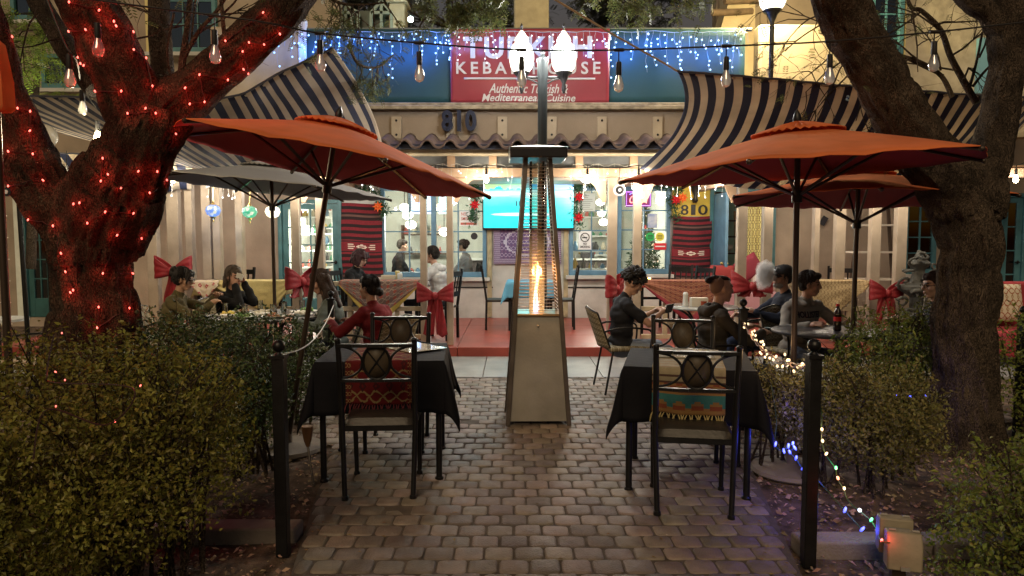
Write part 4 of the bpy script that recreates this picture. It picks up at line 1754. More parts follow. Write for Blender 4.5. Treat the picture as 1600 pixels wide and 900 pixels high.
# ---------------------------------------------------------------- striped shade sails
navy = mat('sail_navy', (.018, .025, .065), .9, trl=.2, bump=.3, bs=200)
sand = mat('sail_sand', (.68, .60, .49), .9, trl=.45, bump=.5, bs=9, var=.3, vs=2.2)
def sail(Fp, Bp, nst, label, YF, YB, sag=.0, left=None, right=None, group='striped shade sails', per=3):
    """Fp, Bp: point lists of the front and back edge; left/right: middle points of the side edges"""
    Fw = [W(a, b, c if c else YF) for a, b, *r_ in Fp for c in [r_[0] if r_ else None]]
    Bw = [W(a, b, c if c else YB) for a, b, *r_ in Bp for c in [r_[0] if r_ else None]]
    lm = W(*left) if left else (Fw[0] + Bw[0]) / 2
    rm = W(*right) if right else (Fw[-1] + Bw[-1]) / 2
    def fn(u, v):
        f, b = interp(Fw, u), interp(Bw, u)
        p = f.lerp(b, v)
        ml = (Fw[0] + Bw[0]) / 2
        mr_ = (Fw[-1] + Bw[-1]) / 2
        k = 4 * v * (1 - v)
        p = p + (lm - ml) * k * (1 - u) ** 1.5 + (rm - mr_) * k * u ** 1.5
        p.z -= sag * k * math.sin(PI * min(max(u, .0), 1))
        p.z += .016 * noise.noise(Vector((u * 14, v * 5, 1))) + .012 * math.sin((u * 3 + v) * 9) * v
        return p
    mb = MB()
    nu = nst * 2 * per
    mb.grid(fn, nu, 24, lambda i, j: (i // per) % 2)
    o = S('shade_sail', label, 'shade sail', mb, [navy, sand], group, solid=.006, smooth=60)
    # hem rope and eyelets
    mb = MB()
    mb.tube([fn(k / 40, 0) for k in range(41)], .011, 6)
    hm = mk('hem', mb, mat('sail_hem', (.035, .035, .05), .8), o, w=True)
    mb = MB()
    for k in range(1, nst, 2):
        p = fn((k + .5) / nst, .02)
        mb.ell(p + Vector((0, -.012, 0)), (.018, .008, .018), 8, 6)
    mk('eyelet', mb, mat('eyelet_metal', (.6, .58, .5), .3, .8), o, w=True)
    return o
sail([(-60, 150, 7.4), (40, 150, 7.3), (165, 152, 7.2), (345, 154, 7.0), (430, 118, 6.95), (520, 74, 6.9)], [(225, 243), (300, 262), (360, 275), (430, 282), (520, 268), (598, 228)], 26,
     'navy and sand striped shade sail rising to a point beside the blue icicle lights', 7, 9.0, .02, left=(60, 196, 8.2), right=(573, 158, 8.0))
sail([(1058, 111, 6.9), (1200, 122, 6.95), (1340, 136, 7.0), (1450, 143, 7.1), (1560, 150, 7.2), (1640, 153, 7.3)], [(1000, 264), (1110, 285), (1230, 300), (1340, 302), (1440, 290), (1530, 262)], 27,
     'navy and sand striped shade sail hanging beside the leaning tree limb above the orange umbrella', 7, 9.0, .02, left=(1062, 190, 8.0), right=(1590, 205, 8.2))
sail([(40, 238), (120, 240), (200, 240), (300, 243)], [(95, 292), (160, 300), (230, 300), (300, 296)], 9,
     'small striped awning low behind the forked trunk, under the bigger sail', 9.0, 9.6, .0)

# ---------------------------------------------------------------- market umbrellas
red_in = mat('umbrella_shaded_side', (.26, .022, .03), .85, bump=.2, bs=250, var=.15, vs=3)  # same cloth as the top, underside shade put into a darker colour
grey_in = mat('umbrella_grey_shaded_side', (.10, .10, .115), .85, bump=.2, bs=250)  # grey cloth's underside, likewise darkened to stand for shade
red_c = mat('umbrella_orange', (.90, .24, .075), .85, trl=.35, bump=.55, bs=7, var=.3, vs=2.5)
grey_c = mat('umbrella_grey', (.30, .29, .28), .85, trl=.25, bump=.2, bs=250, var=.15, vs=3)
bronze = mat('umbrella_pole', (.055, .04, .03), .4, .5)
def umbrella(base, apex, rad, drop, tilt, label, cloth, n=6, tray=None, a0=.06, group='patio umbrellas', vent=True, rz=0, baseon=True):
    """base: foot of the pole; apex: top of the canopy; tilt: rotation matrix of the canopy"""
    base, apex = Vector(base), Vector(apex)
    t = T('patio_umbrella', label, 'umbrella', base, group=group)
    ax = tilt @ Vector((0, 0, 1))
    hub = apex - ax * .10
    def cp(r, a, dz=0):
        """canopy point: r 0..1, panels sag between ribs"""
        k = (a - a0) / (2 * PI / n)
        f = k - math.floor(k)
        sg = math.sin(PI * f)
        rr = rad * r * (1 - .118 * sg * r)
        z = -drop * (r ** 1.12) - .010 * sg * r * (1 - r * .6)
        z += r * r * (.010 * noise.noise(Vector((math.cos(a) * 4, math.sin(a) * 4, r * 3 + rad))) + .007 * math.sin(a * 23 + r * 5) * sg)
        return apex + tilt @ Vector((rr * math.cos(a), rr * math.sin(a), z + dz))
    mb = MB()
    na, nr = n * 12, 12
    vs = [apex]
    for j in range(1, nr + 1):
        for k in range(na):
            vs.append(cp(j / nr, a0 + 2 * PI * k / na))
    fs = []
    for k in range(na):
        fs.append((0, 1 + k, 1 + (k + 1) % na))
    for j in range(nr - 1):
        for k in range(na):
            k2 = (k + 1) % na
            fs.append((1 + j * na + k, 1 + (j + 1) * na + k, 1 + (j + 1) * na + k2, 1 + j * na + k2))
    mb.add(vs, fs)
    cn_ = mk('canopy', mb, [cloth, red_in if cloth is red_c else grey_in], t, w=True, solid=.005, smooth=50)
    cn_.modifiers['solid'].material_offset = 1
    if vent:
        mb = MB()
        vs = [apex + ax * .045]
        for j in range(1, 4):
            for k in range(na):
                p = cp(.085 * j, a0 + 2 * PI * k / na, .045 - .006 * j + .008 * math.sin(k * 3.3))
                vs.append(p)
        fs = [(0, 1 + k, 1 + (k + 1) % na) for k in range(na)]
        for j in range(2):
            for k in range(na):
                k2 = (k + 1) % na
                fs.append((1 + j * na + k, 1 + (j + 1) * na + k, 1 + (j + 1) * na + k2, 1 + j * na + k2))
        mb.add(vs, fs)
        mk('vent_cap', mb, cloth, t, w=True, solid=.004, smooth=50)
    mb = MB()
    mb.lathe([(.022, .03), (.03, .06), (.02, .09), (.004, .12)], 10, apex, tilt)
    mk('finial', mb, BLACK, t, w=True)
    mb = MB()
    mb.tube([base + Vector((0, 0, .05)), hub], .019, 12)
    mk('pole', mb, bronze, t, w=True)
    slid = base.lerp(hub, 1 - .34 / (hub - base).length)
    d = (hub - base).normalized()
    for nm_, c_, r_ in (('runner_ring', slid, .034), ('hub', hub - d * .015, .04)):
        mb = MB()
        mb.tube([c_ - d * .04, c_ + d * .035], r_, 10)
        mk(nm_, mb, BLACK, t, w=True)
    for k in range(n):
        a = a0 + 2 * PI * k / n
        mb = MB()
        mb.tube([cp(r_, a, -.016) for r_ in (.05, .3, .6, .995)], .0105, 6)
        mb.ell(cp(1.0, a, -.012), .016, 8, 6)
        rb = mk('rib', mb, bronze, t, w=True)
        mb = MB()
        mb.tube([slid, cp(.52, a, -.02)], .0105, 6)
        mk('strut', mb, bronze, rb, w=True)
    if baseon:
        mb = MB()
        mb.lathe([(.0, 0), (.255, 0), (.265, .012), (.255, .035), (.06, .05), (.035, .06), (.035, .24), (.02, .25)], 28, (base.x, base.y, base.z))
        mk('base', mb, mat('umbrella_base', (.20, .17, .14), .8, var=.3, vs=6, bump=.3), t, w=True)
    return t
RX = lambda a: Matrix.Rotation(a, 3, 'X')
RY = lambda a: Matrix.Rotation(a, 3, 'Y')
b = Gd(450, 703)
umbrella((b.x, b.y, 0), W(527, 193, 4.9), 1.12, .29, RY(R(10.8)) @ RX(R(-2.6)), 'orange red umbrella tilting from the forked tree towards the screen', red_c, a0=.0)
b = Gd(428, 612, 0)
umbrella((W(428, 400, 7.5).x, 7.5, .02), W(425, 258, 7.5), 1.26, .24, RY(R(5)) @ RX(R(-1)), 'grey umbrella over the table of plates, beside glass lanterns', grey_c, a0=.12)
b = Gd(1228, 742)
umbrella((W(1246, 400, 4.62).x, 4.62, 0), W(1246, 200, 4.62), 1.15, .27, RY(R(-3.3)) @ RX(R(.4)), 'large orange red umbrella on an upright pole, nearest the leaning tree limb', red_c, a0=-.07)
umbrella((W(1336, 400, 6.0).x, 6.0, 0), W(1342, 268, 6.0), 1.14, .24, RY(R(1)) @ RX(R(-1)), 'smaller orange red umbrella over the black round table with the cola bottle', red_c, a0=.2)
# furled umbrella at the left edge
q = W(-2, 60, 3.6)
t = T('closed_umbrella', 'furled orange umbrella just peeking in beside the tree limb', 'umbrella', (q.x - .03, 3.6, .0), group='patio umbrellas')
mb = MB()
zz = q.z
mb.lathe([(.02, zz), (.05, zz - .03), (.075, zz - .2), (.078, zz - .34), (.06, zz - .36)], 20, (q.x - .03, 3.6, 0), fn=lambda a, z: 1 + .12 * math.sin(a * 8))
mk('canopy', mb, red_c, t, w=True)
mb = MB()
mb.tube([(q.x - .03, 3.6, 0), (q.x - .03, 3.6, zz + .08)], .019, 10)
mk('pole', mb, bronze, t, w=True)
# ================================================================== tables, cloths, chairs, things on the tables
seatm = mat('seat_vinyl', (.030, .026, .022), .45, var=.4, vs=8, bump=.2, bs=60)
ovalm = mat('oval_panel', (.08, .06, .038), .5, var=.5, vs=9)
def dining_chair(label, loc, rz, group='metal dining chairs at the two front tables'):
    t = T('dining_chair', label, 'chair', loc, rz, group)
    w2, top, sz = .215, .955, .455
    def back(x, z):
        k = max(0, z - sz) / (top - sz)
        return (x, -.20 - .075 * k - .02 * (1 - (x / w2) ** 2) * (k > 0) * k, z)
    for s in (-1, 1):
        mb = MB()
        mb.tube([(s * w2 * .93, -.235, 0), (s * w2 * .97, -.21, .25), back(s * w2, sz), back(s * w2, .7), back(s * w2 * 1.02, top)], [.0155, .016, .017, .017, .0165], 10)
        mb.lathe([(.021, 0), (.021, .02), (.016, .024)], 10, (s * w2 * .93, -.235, 0))
        mb.ell(back(s * w2 * 1.02, top + .004), (.02, .02, .012), 10, 6)
        mk('leg', mb, BLACK, t)
        mb = MB()
        mb.tube([(s * w2 * .95, .22, 0), (s * w2 * .97, .205, sz - .02)], [.0145, .017], 10)
        mb.lathe([(.02, 0), (.02, .02), (.015, .024)], 10, (s * w2 * .95, .22, 0))
        mk('leg', mb, BLACK, t)
    mb = MB()
    for s in (-1, 1):
        mb.bar((s * w2 * .95, -.2, sz - .035), (s * w2 * .95, .2, sz - .035), .02, .03)
    mb.bar((-w2 * .95, .205, sz - .035), (w2 * .95, .205, sz - .035), .02, .03)
    mb.bar((-w2 * .95, -.2, sz - .035), (w2 * .95, -.2, sz - .035), .02, .03)
    mk('seat_frame', mb, BLACK, t)
    mb = MB()
    def seat(u, v):
        x, y = (u - .5) * 2, (v - .5) * 2
        e = (1 - x ** 6) * (1 - y ** 6)
        return (x * (.225 - .01 * y * -1), y * .215 + .01, sz - .018 + .05 * max(e, 0) ** .35)
    mb.grid(seat, 16, 16)
    mb.b2(-.218, .218, -.2, .22, sz - .02, sz - .012)
    mk('seat', mb, seatm, t)
    mb = MB()
    P_ = [back(w2 * x, top - .028) for x in (-1, -.6, -.2, .2, .6, 1)]
    for a, b in zip(P_[:-1], P_[1:]):
        mb.bar(a, b, .018, .05, (0, 1, 0))
    mk('top_rail', mb, BLACK, t)
    mb = MB()
    P_ = [back(w2 * x, .715) for x in (-1, -.6, -.2, .2, .6, 1)]
    for a, b in zip(P_[:-1], P_[1:]):
        mb.bar(a, b, .016, .03, (0, 1, 0))
    mk('lower_rail', mb, BLACK, t)
    zc = .825
    for s in (-1, 1):
        mb = MB()
        mb.tube([back(s * (w2 - .135 * math.sin(a)), zc + .095 * math.cos(a)) for a in [PI * k / 16 for k in range(17)]], .0075, 8)
        mk('back_ring', mb, BLACK, t)
    mb = MB()
    ov = [(.078 * math.cos(a), .102 * math.sin(a)) for a in [2 * PI * k / 28 for k in range(28)]]
    mb.tube([back(x, zc + z) for x, z in ov], .0085, 8, closed=True)
    for s in (-1, 1):
        mb.tube([back(s * -.052, zc - .072), back(s * .052, zc + .072)], .005, 6)
    md = mk('medallion', mb, BLACK, t)
    mb = MB()
    pp = [Vector(back(x, zc + z)) for x, z in ov]
    c = sum(pp, Vector()) / 28
    mb.add([p + Vector((0, .003, 0)) for p in pp] + [c + Vector((0, .003, 0))], [(k, (k + 1) % 28, 28) for k in range(28)])
    mk('oval_panel', mb, ovalm, md, solid=.003)
    return t

ZP = .017
CH_L = dining_chair('black metal chair with oval back in front of the red runner table', (-.80, 4.31, ZP), R(3))
CH_R = dup(CH_L, (1.045, 4.04, ZP), R(-9), 'black metal chair with oval back in front of the turquoise fringed runner')
dup(CH_L, (-.86, 5.20, ZP), R(182), 'black metal chair on the far side of the red runner table, beside the red sweater')
dup(CH_L, (1.24, 5.0, ZP), R(170), 'black metal chair on the far side of the turquoise runner table')

clothm = mat('black_cloth', (.0035, .0035, .006), .8, bump=.4, bs=14, var=.3, vs=4, spec=.16)
def cloth_table(loc, rz, sx, sy, runner, lab_t, lab_c, lab_r, drop=.33, hz=.775, rw=.21, rxo=0):
    t = T('dining_table', lab_t, 'table', loc, rz, 'front dining tables')
    mb = MB()
    mb.b2(-sx / 2 + .005, sx / 2 - .005, -sy / 2 + .005, sy / 2 - .005, hz - .03, hz - .004)
    mk('tabletop', mb, BLACK, t)
    for a in (-1, 1):
        for b in (-1, 1):
            mb = MB()
            x, y = a * (sx / 2 - .035), b * (sy / 2 - .05)
            mb.tube([(x, y, 0), (x, y, hz - .031)], .02, 10)
            mb.lathe([(.028, 0), (.028, .012), (.02, .02)], 10, (x, y, 0))
            mk('leg', mb, BLACK, t)
    def drape(X, Y_, off=0.0):
        ox = max(0, abs(X) - sx / 2) * (1 if X > 0 else -1)
        oy = max(0, abs(Y_) - sy / 2) * (1 if Y_ > 0 else -1)
        x = max(-sx / 2, min(sx / 2, X))
        y = max(-sy / 2, min(sy / 2, Y_))
        r = math.hypot(ox, oy)
        if r < 1e-6:
            return Vector((x, y, hz + off))
        cr = 2 * abs(ox * oy) / (r * r)
        k = .08 + .13 * cr
        wv = (.024 * math.sin(11 * (x * 1.3 + y * 1.7) + 2) + .015 * math.sin(27 * (x + y) + sx * 9) + .014 * noise.noise(Vector((x * 5, y * 5, r * 4 + sx)))) * (r / drop)
        d = Vector((ox / r, oy / r, 0))
        q = min(1, r / .03)
        return Vector((x, y, 0)) + d * (.01 * q + k * r + wv + off) + Vector((0, 0, hz + off - .006 * q - r * (.97 - .06 * cr)))
    mb = MB()
    lx, ly = sx / 2 + drop, sy / 2 + drop
    us = sorted(set([-lx + 2 * lx * k / 44 for k in range(45)] + [-sx / 2, sx / 2, -sx / 2 - .02, sx / 2 + .02]))
    vs_ = sorted(set([-ly + 2 * ly * k / 44 for k in range(45)] + [-sy / 2, sy / 2, -sy / 2 - .02, sy / 2 + .02]))
    def gf(u, v):
        return drape(us[round(u * (len(us) - 1))], vs_[round(v * (len(vs_) - 1))])
    mb.grid(gf, len(us) - 1, len(vs_) - 1)
    Mz = Matrix.Translation(Vector(loc)) @ Matrix.Rotation(rz, 4, 'Z')
    def place(o):
        return o
    c = mk('tablecloth', mb, clothm, None, smooth=60, solid=.003)
    c.location = loc
    c.rotation_euler = (0, 0, rz)
    c['label'] = lab_c
    c['category'] = 'tablecloth'
    c['group'] = 'black tablecloths'
    # runner
    f0 = -sy / 2 - drop * .82
    f1 = sy / 2 + drop * .5
    n = 90
    mats, rowfn = runner
    mb = MB()
    mb.grid(lambda u, v: drape(rxo + (u - .5) * 2 * rw, f0 + (f1 - f0) * v, .006), 24, n, rowfn)
    rn = mk('table_runner', mb, mats, None, smooth=60, solid=.003)
    rn.location = loc
    rn.rotation_euler = (0, 0, rz)
    rn['label'] = lab_r
    rn['category'] = 'table runner'
    mb = MB()
    m_ = 26
    for k in range(m_):
        x = rxo + (k / (m_ - 1) - .5) * 2 * rw * .97
        p = drape(x, f0, .006)
        dx = rnd.uniform(-.012, .012)
        mb.tube([p, p + Vector((dx, -.004, -.02)), p + Vector((dx * 2, -.004, -.055 - rnd.random() * .015))], [.003, .005, .0035 + rnd.random() * .003], 5)
    mk('fringe', mb, mats[-1], rn)
    return t, drape, loc, rz

m1 = rug_material('runner_red', (.085, .010, .011), (.17, .12, .055), (.04, .010, .012), 2.5, 9)
m1b = rug_material('runner_red_edge', (.07, .012, .010), (.19, .13, .06), (.03, .012, .012), 12, 26)
f1 = mat('fringe_dark_red', (.09, .015, .02), .9)
def rf1(i, j):
    return 1 if i < 2 or i > 21 else 0
c2 = [mat('runner_cream', (.26, .22, .14), .9, bump=.3, bs=200, var=.2, vs=20), mat('runner_brown', (.06, .03, .022), .9), mat('runner_turquoise', (.035, .15, .15), .9, bump=.3, bs=200), mat('runner_ochre', (.24, .13, .045), .9, bump=.3, bs=200), mat('runner_rust', (.19, .05, .022), .9), mat('fringe_straw', (.40, .32, .14), .9)]
def rf2(i, j):
    if j < 2:
        return 3
    if j < 9:
        k = (i % 6) - 2.5
        h = 2 + (5.0 - 2.2 * abs(k))
        if j - 2 < h * .55:
            return 4 if abs(k) < 1.6 and j < 4 else 3
        return 2
    if j == 9:
        return 3
    if j in (10, 14, 17):
        return 1
    if j in (12, 13):
        return 4 if (i // 2 + j) % 2 else 3
    if j in (11, 15, 16):
        return 3 if j == 11 else 0
    return 0 if (j % 7) else 3
TL = cloth_table((-.855, 4.74, ZP), R(4), .80, .76, ([m1, m1b, f1], rf1), 'black dining table left of the heater, under a black cloth', 'black tablecloth under the dark red patterned runner', 'dark red patterned runner with tassels over the black cloth')
TR = cloth_table((1.125, 4.47, ZP), R(-13), .76, .74, (c2, rf2), 'black dining table right of the heater, under a black cloth', 'black tablecloth under the turquoise and cream runner', 'cream runner with turquoise band and straw fringe over the black cloth')
def flat_sheet(name, label, cat, base, tr, x, y, a, w_, h_, m, dz=.004):
    loc, rz = tr[2], tr[3]
    hz = .775
    mb = MB()
    mb.box((0, 0, .0015), (w_, h_, .003))
    o = mk(name, mb, m, None)
    p = Vector((x, y, hz + .009 + dz))
    p.rotate(Matrix.Rotation(rz, 3, 'Z'))
    o.location = Vector(loc) + p
    o.rotation_euler = (0, 0, rz + a)
    o['label'] = label
    o['category'] = cat
    return o
lam = mat('laminated_menu', (.62, .58, .46), .12, spec=.8, var=.35, vs=18, coat=.6)
flat_sheet('menu', 'glossy cream laminated menu lying at an angle on the red runner', 'menu', None, TL, .17, .12, R(38), .30, .40, lam)
flat_sheet('menu', 'glossy pale laminated menu lying on the cream runner', 'menu', None, TR, -.02, .12, R(4), .36, .34, mat('laminated_menu_b', (.50, .47, .38), .14, spec=.8, var=.3, vs=18, coat=.6))

# ---------------------------------------------------------------- patio chairs of wrought metal with a sling back
slingm = rug_material('sling_pattern', (.16, .14, .09), (.34, .30, .22), (.10, .08, .05), 5, 6, .8)
cushm = rug_material('ikat_cushion', (.48, .43, .33), (.25, .10, .07), (.30, .18, .10), 3, 4, .9)
def patio_chair(label, loc, rz, m=slingm, group='curved patio chairs of the diners'):
    t = T('patio_chair', label, 'chair', loc, rz, group)
    mb = MB()
    def back(u, v):
        a = (u - .5) * 1.9
        r = .265
        return (r * math.sin(a), -.20 - (r * math.cos(a) - r * .62) * .55 - .13 * v, .46 + .40 * v - .05 * abs(u - .5) * 2 * v)
    mb.grid(back, 14, 10)
    mk('backrest', mb, m, t, solid=.018)
    mb = MB()
    mb.tube([back(k / 14, 1.0) for k in range(15)], .011, 6)
    for u in (0, 1):
        mb.tube([back(u, k / 6) for k in range(7)], .010, 6)
    mk('back_frame', mb, BLACK, t)
    mb = MB()
    mb.grid(lambda u, v: ((u - .5) * .46, -.20 + .43 * v, .445 + .02 * math.sin(PI * u) * math.sin(PI * v)), 8, 8)
    mk('seat', mb, m, t, solid=.04)
    for s in (-1, 1):
        mb = MB()
        mb.tube([(s * .26, -.25, 0), (s * .24, -.17, .43)], .011, 6)
        mk('leg', mb, BLACK, t)
        mb = MB()
        mb.tube([(s * .27, .23, 0), (s * .245, .20, .43)], .011, 6)
        mk('leg', mb, BLACK, t)
        mb = MB()
        mb.tube(resample([(s * .215, -.26, .62), (s * .27, -.12, .665), (s * .28, .10, .66), (s * .275, .21, .62), (s * .255, .20, .44)], 16), .011, 6)
        mk('armrest', mb, BLACK, t)
    return t

# simple slatted chair for the porch
def slat_chair(label, loc, rz, group='black slatted chairs on the porch'):
    t = T('slatted_chair', label, 'chair', loc, rz, group)
    for s in (-1, 1):
        mb = MB()
        mb.bar((s * .185, -.21, 0), (s * .19, -.20, .46), .034, .034)
        mb.bar((s * .19, -.20, .455), (s * .185, -.28, 1.0), .034, .03)
        mk('leg', mb, BLACK, t)
        mb = MB()
        mb.bar((s * .19, .20, 0), (s * .19, .20, .44), .034, .034)
        mk('leg', mb, BLACK, t)
    mb = MB()
    mb.b2(-.205, .205, -.21, .225, .44, .475)
    mk('seat', mb, seatm, t, bevel=.008)
    for z in (.64, .93):
        mb = MB()
        k = (z - .455) / .545
        mb.b2(-.168, .168, -.20 - .08 * k - .01, -.20 - .08 * k + .01, z - .035, z + .035)
        mk('back_rail', mb, BLACK, t)
    for x in (-.09, 0, .09):
        mb = MB()
        mb.bar((x, -.232, .676), (x, -.268, .894), .022, .012, (0, 1, 0))
        mk('back_slat', mb, BLACK, t)
    return t

ZD = .143
SC_A = slat_chair('black slatted chair seen edge on at the left end of the blue table', (W(775, 400, 11.2).x + .05, 11.15, ZD), R(-88))
dup(SC_A, (W(881, 400, 11.2).x - .05, 11.2, ZD), R(88), 'black slatted chair seen edge on at the right end of the blue table')
dup(SC_A, (W(1065, 400, 11.0).x, 11.35, ZD), R(150), 'black slatted chair behind the red clothed table, nearer the window')
dup(SC_A, (W(1079, 400, 11.0).x + .04, 11.0, ZD), R(120), 'black slatted chair behind the red clothed table, nearer the open door')
dup(SC_A, (W(355, 400, 10.2).x, 10.35, ZD), R(165), 'black slatted chair on the porch behind the diner with the napkin')
dup(SC_A, (W(1331, 440, 11).x, 11.3, ZD), R(-30), 'black slatted chair on the porch beside the white ladder shelf')

# ---------------------------------------------------------------- porch tables
def cloth_square(name, label, loc, rz, sx, sy, drop, hz, m, group=None, diag=False):
    def dr(X, Y_):
        ox = max(0, abs(X) - sx / 2) * (1 if X > 0 else -1)
        oy = max(0, abs(Y_) - sy / 2) * (1 if Y_ > 0 else -1)
        x = max(-sx / 2, min(sx / 2, X))
        y = max(-sy / 2, min(sy / 2, Y_))
        r = math.hypot(ox, oy)
        if r < 1e-6:
            return Vector((x, y, hz))
        cr = 2 * abs(ox * oy) / (r * r)
        d = Vector((ox / r, oy / r, 0))
        return Vector((x, y, hz)) + d * (.012 + (.10 + .25 * cr) * r) - Vector((0, 0, r * .96))
    mb = MB()
    lx, ly = sx / 2 + drop, sy / 2 + drop
    mb.grid(lambda u, v: dr(-lx + 2 * lx * u, -ly + 2 * ly * v), 36, 36)
    o = mk(name, mb, m, None, smooth=60, solid=.004)
    o.location = loc
    o.rotation_euler = (0, 0, rz)
    o['label'] = label
    o['category'] = 'tablecloth'
    return o
def plain_table(label, loc, rz, sx, sy, hz, m=BLACK, group='square tables on the porch'):
    t = T('porch_table', label, 'table', loc, rz, group)
    mb = MB()
    mb.b2(-sx / 2, sx / 2, -sy / 2, sy / 2, hz - .035, hz - .004)
    mk('tabletop', mb, m, t)
    for a in (-1, 1):
        for b in (-1, 1):
            mb = MB()
            x, y = a * (sx / 2 - .04), b * (sy / 2 - .04)
            mb.b2(x - .022, x + .022, y - .022, y + .022, 0, hz - .036)
            mk('leg', mb, m, t)
    mb = MB()
    mb.b2(-sx / 2 + .06, sx / 2 - .06, -.012, .012, hz - .26, hz - .22)
    mk('stretcher', mb, m, t)
    return t
bx = W(828, 440, 11.2).x
plain_table('dark table between two black chairs, below the purple tapestry, under the blue cloth', (bx, 11.2, ZD), 0, .72, .66, .76)
cloth_square('tablecloth', 'sky blue tablecloth on the table below the purple tapestry', (bx, 11.2, ZD), 0, .72, .66, .26, .763, mat('blue_cloth', (.10, .36, .58), .75, bump=.3, bs=120, var=.15, vs=4))
rx = W(1035, 430, 10.7).x
plain_table('dark table under the red cloth in front of the neon sign window', (rx, 10.75, ZD), R(4), .85, .7, .76)
cloth_square('tablecloth', 'red tablecloth on the table in front of the neon sign window', (rx, 10.75, ZD), R(4), .85, .7, .06, .763, mat('red_cloth', (.40, .07, .04), .75, bump=.3, bs=120, var=.2, vs=5))
kx = W(598, 440, 9.95).x
plain_table('dark table at the railing in front of the black dressed diner', (kx, 9.98, ZD), 0, 1.1, .62, .78)
lx = W(385, 440, 9.95).x
plain_table('dark table at the railing behind the diner with the napkin', (lx, 9.98, ZD), 0, 1.2, .62, .76)
cloth_square('tablecloth', 'straw yellow tablecloth on the railing table left of the glass door', (lx, 9.98, ZD), 0, 1.2, .62, .12, .763, mat('straw_cloth', (.42, .34, .16), .85, bump=.3, bs=120, var=.2, vs=5))
def lathe_thing(name, label, cat, loc, prof, m, group=None, n=16):
    mb = MB()
    mb.lathe(prof, n, loc)
    return S(name, label, cat, mb, m, group)
lathe_thing('candle', 'small lit yellow candle glass on the red tablecloth', 'candle', (W(1010, 424, 10.7).x, 10.6, ZD + .768), [(.02, 0), (.045, .01), (.05, .07), (.03, .075)], emi('candle_glow', (1, .6, .15), 3))
lathe_thing('candle', 'small lit candle glass on the straw yellow tablecloth', 'candle', (W(412, 432, 9.95).x, 9.9, ZD + .768), [(.02, 0), (.045, .01), (.045, .05), (.03, .055)], emi('candle_glow_b', (1, .75, .35), 2.2))
# white napkin holders, bottles on the blue table (behind the heater glass)
wht = mat('white_ceramic', (.65, .65, .62), .3)
mb = MB()
mb.b2(bx - .26, bx - .14, 11.12, 11.22, ZD + .768, ZD + .90)
mb.b2(bx - .25, bx - .15, 11.13, 11.21, ZD + .90, ZD + .93)
S('napkin_holder', 'white napkin holder on the sky blue tablecloth', 'napkin holder', mb, wht)

# ---------------------------------------------------------------- round tables of the terrace
def round_table(label, loc, rad, hz, m, group='round patio tables'):
    t = T('round_table', label, 'table', loc, 0, group)
    mb = MB()
    mb.lathe([(0, hz - .022), (rad - .01, hz - .022), (rad, hz - .016), (rad, hz - .004), (rad - .006, hz), (0, hz)], 48)
    mk('tabletop', mb, m, t)
    for k in range(4):
        a = k * PI / 2 + .5
        d = Vector((math.cos(a), math.sin(a), 0))
        mb = MB()
        mb.tube(resample([d * .34, d * .26 + Vector((0, 0, .12)), d * .09 + Vector((0, 0, .38)), d * .16 + Vector((0, 0, .62)), d * .34 + Vector((0, 0, hz - .023))], 16), .014, 7)
        mk('leg', mb, BLACK, t)
    mb = MB()
    mb.tube([(.1 * math.cos(k * PI / 10), .1 * math.sin(k * PI / 10), .38) for k in range(20)], .008, 6, closed=True)
    mk('leg_ring', mb, BLACK, t)
    return t
T1 = Vector((W(418, 480, 7.45).x, 7.45, .02))
round_table('round patio table crowded with white plates, below the grey umbrella', T1, .62, .74, mat('mesh_top', (.03, .03, .032), .4, .3, bump=.3, bs=150))
T2 = Vector((W(1292, 500, 6.15).x, 6.15, .018))
round_table('round black patio table holding the cola bottle', T2, .46, .74, mat('black_top', (.022, .024, .03), .35, .2, bump=.2, bs=150))
T3 = Vector((W(1096, 480, 8.2).x, 8.2, .02))
round_table('round glass topped patio table between the curly haired and the undercut diner', T3, .42, .76, mat('frosted_top', (.25, .27, .26), .12, spec=.7))
# plates, food and glasses on the first table
plate_m = mat('white_ceramic', (.65, .65, .62))
foods = [mat('food_green', (.10, .20, .04), .7, island=.5, bump=.6, bs=60), mat('food_brown', (.28, .14, .06), .7, island=.4, bump=.6, bs=60), mat('food_yellow', (.62, .48, .10), .6, island=.3), mat('food_white', (.62, .58, .48), .7, island=.25)]
spots = [(-.36, -.18, .115, 2, 'white plate with yellow rice in front of the olive cardigan'), (-.12, -.36, .12, 0, 'white plate of green salad at the near edge of the crowded table'), (.18, -.34, .12, 1, 'white plate of grilled meat at the near edge of the crowded table'), (.40, -.12, .115, 3, 'white plate of flat bread in front of the long haired diner'), (.36, .2, .11, 0, 'white plate of salad at the far side of the crowded table'), (-.06, .0, .13, 3, 'big white platter in the middle of the crowded table'), (-.34, .18, .11, 1, 'white plate of meat in front of the napkin holding diner')]
for x, y, r_, f, lab in spots:
    t = T('plate', lab, 'plate', T1 + Vector((x, y, .742)), rnd.random(), 'plates of food')
    mb = MB()
    mb.lathe([(0, 0), (r_ * .6, 0), (r_, .018), (r_, .022), (r_ * .6, .006), (0, .006)], 24)
    mk('dish', mb, plate_m, t)
    mb = MB()
    for k in range(26):
        a, q = rnd.random() * 6.28, r_ * .62 * math.sqrt(rnd.random())
        mb.ell((q * math.cos(a), q * math.sin(a), .012 + rnd.random() * .03), (rnd.uniform(.012, .026), rnd.uniform(.010, .02), rnd.uniform(.008, .018)), 7, 5, rotz(rnd.random() * 6))
    mk('food', mb, foods[f], t)
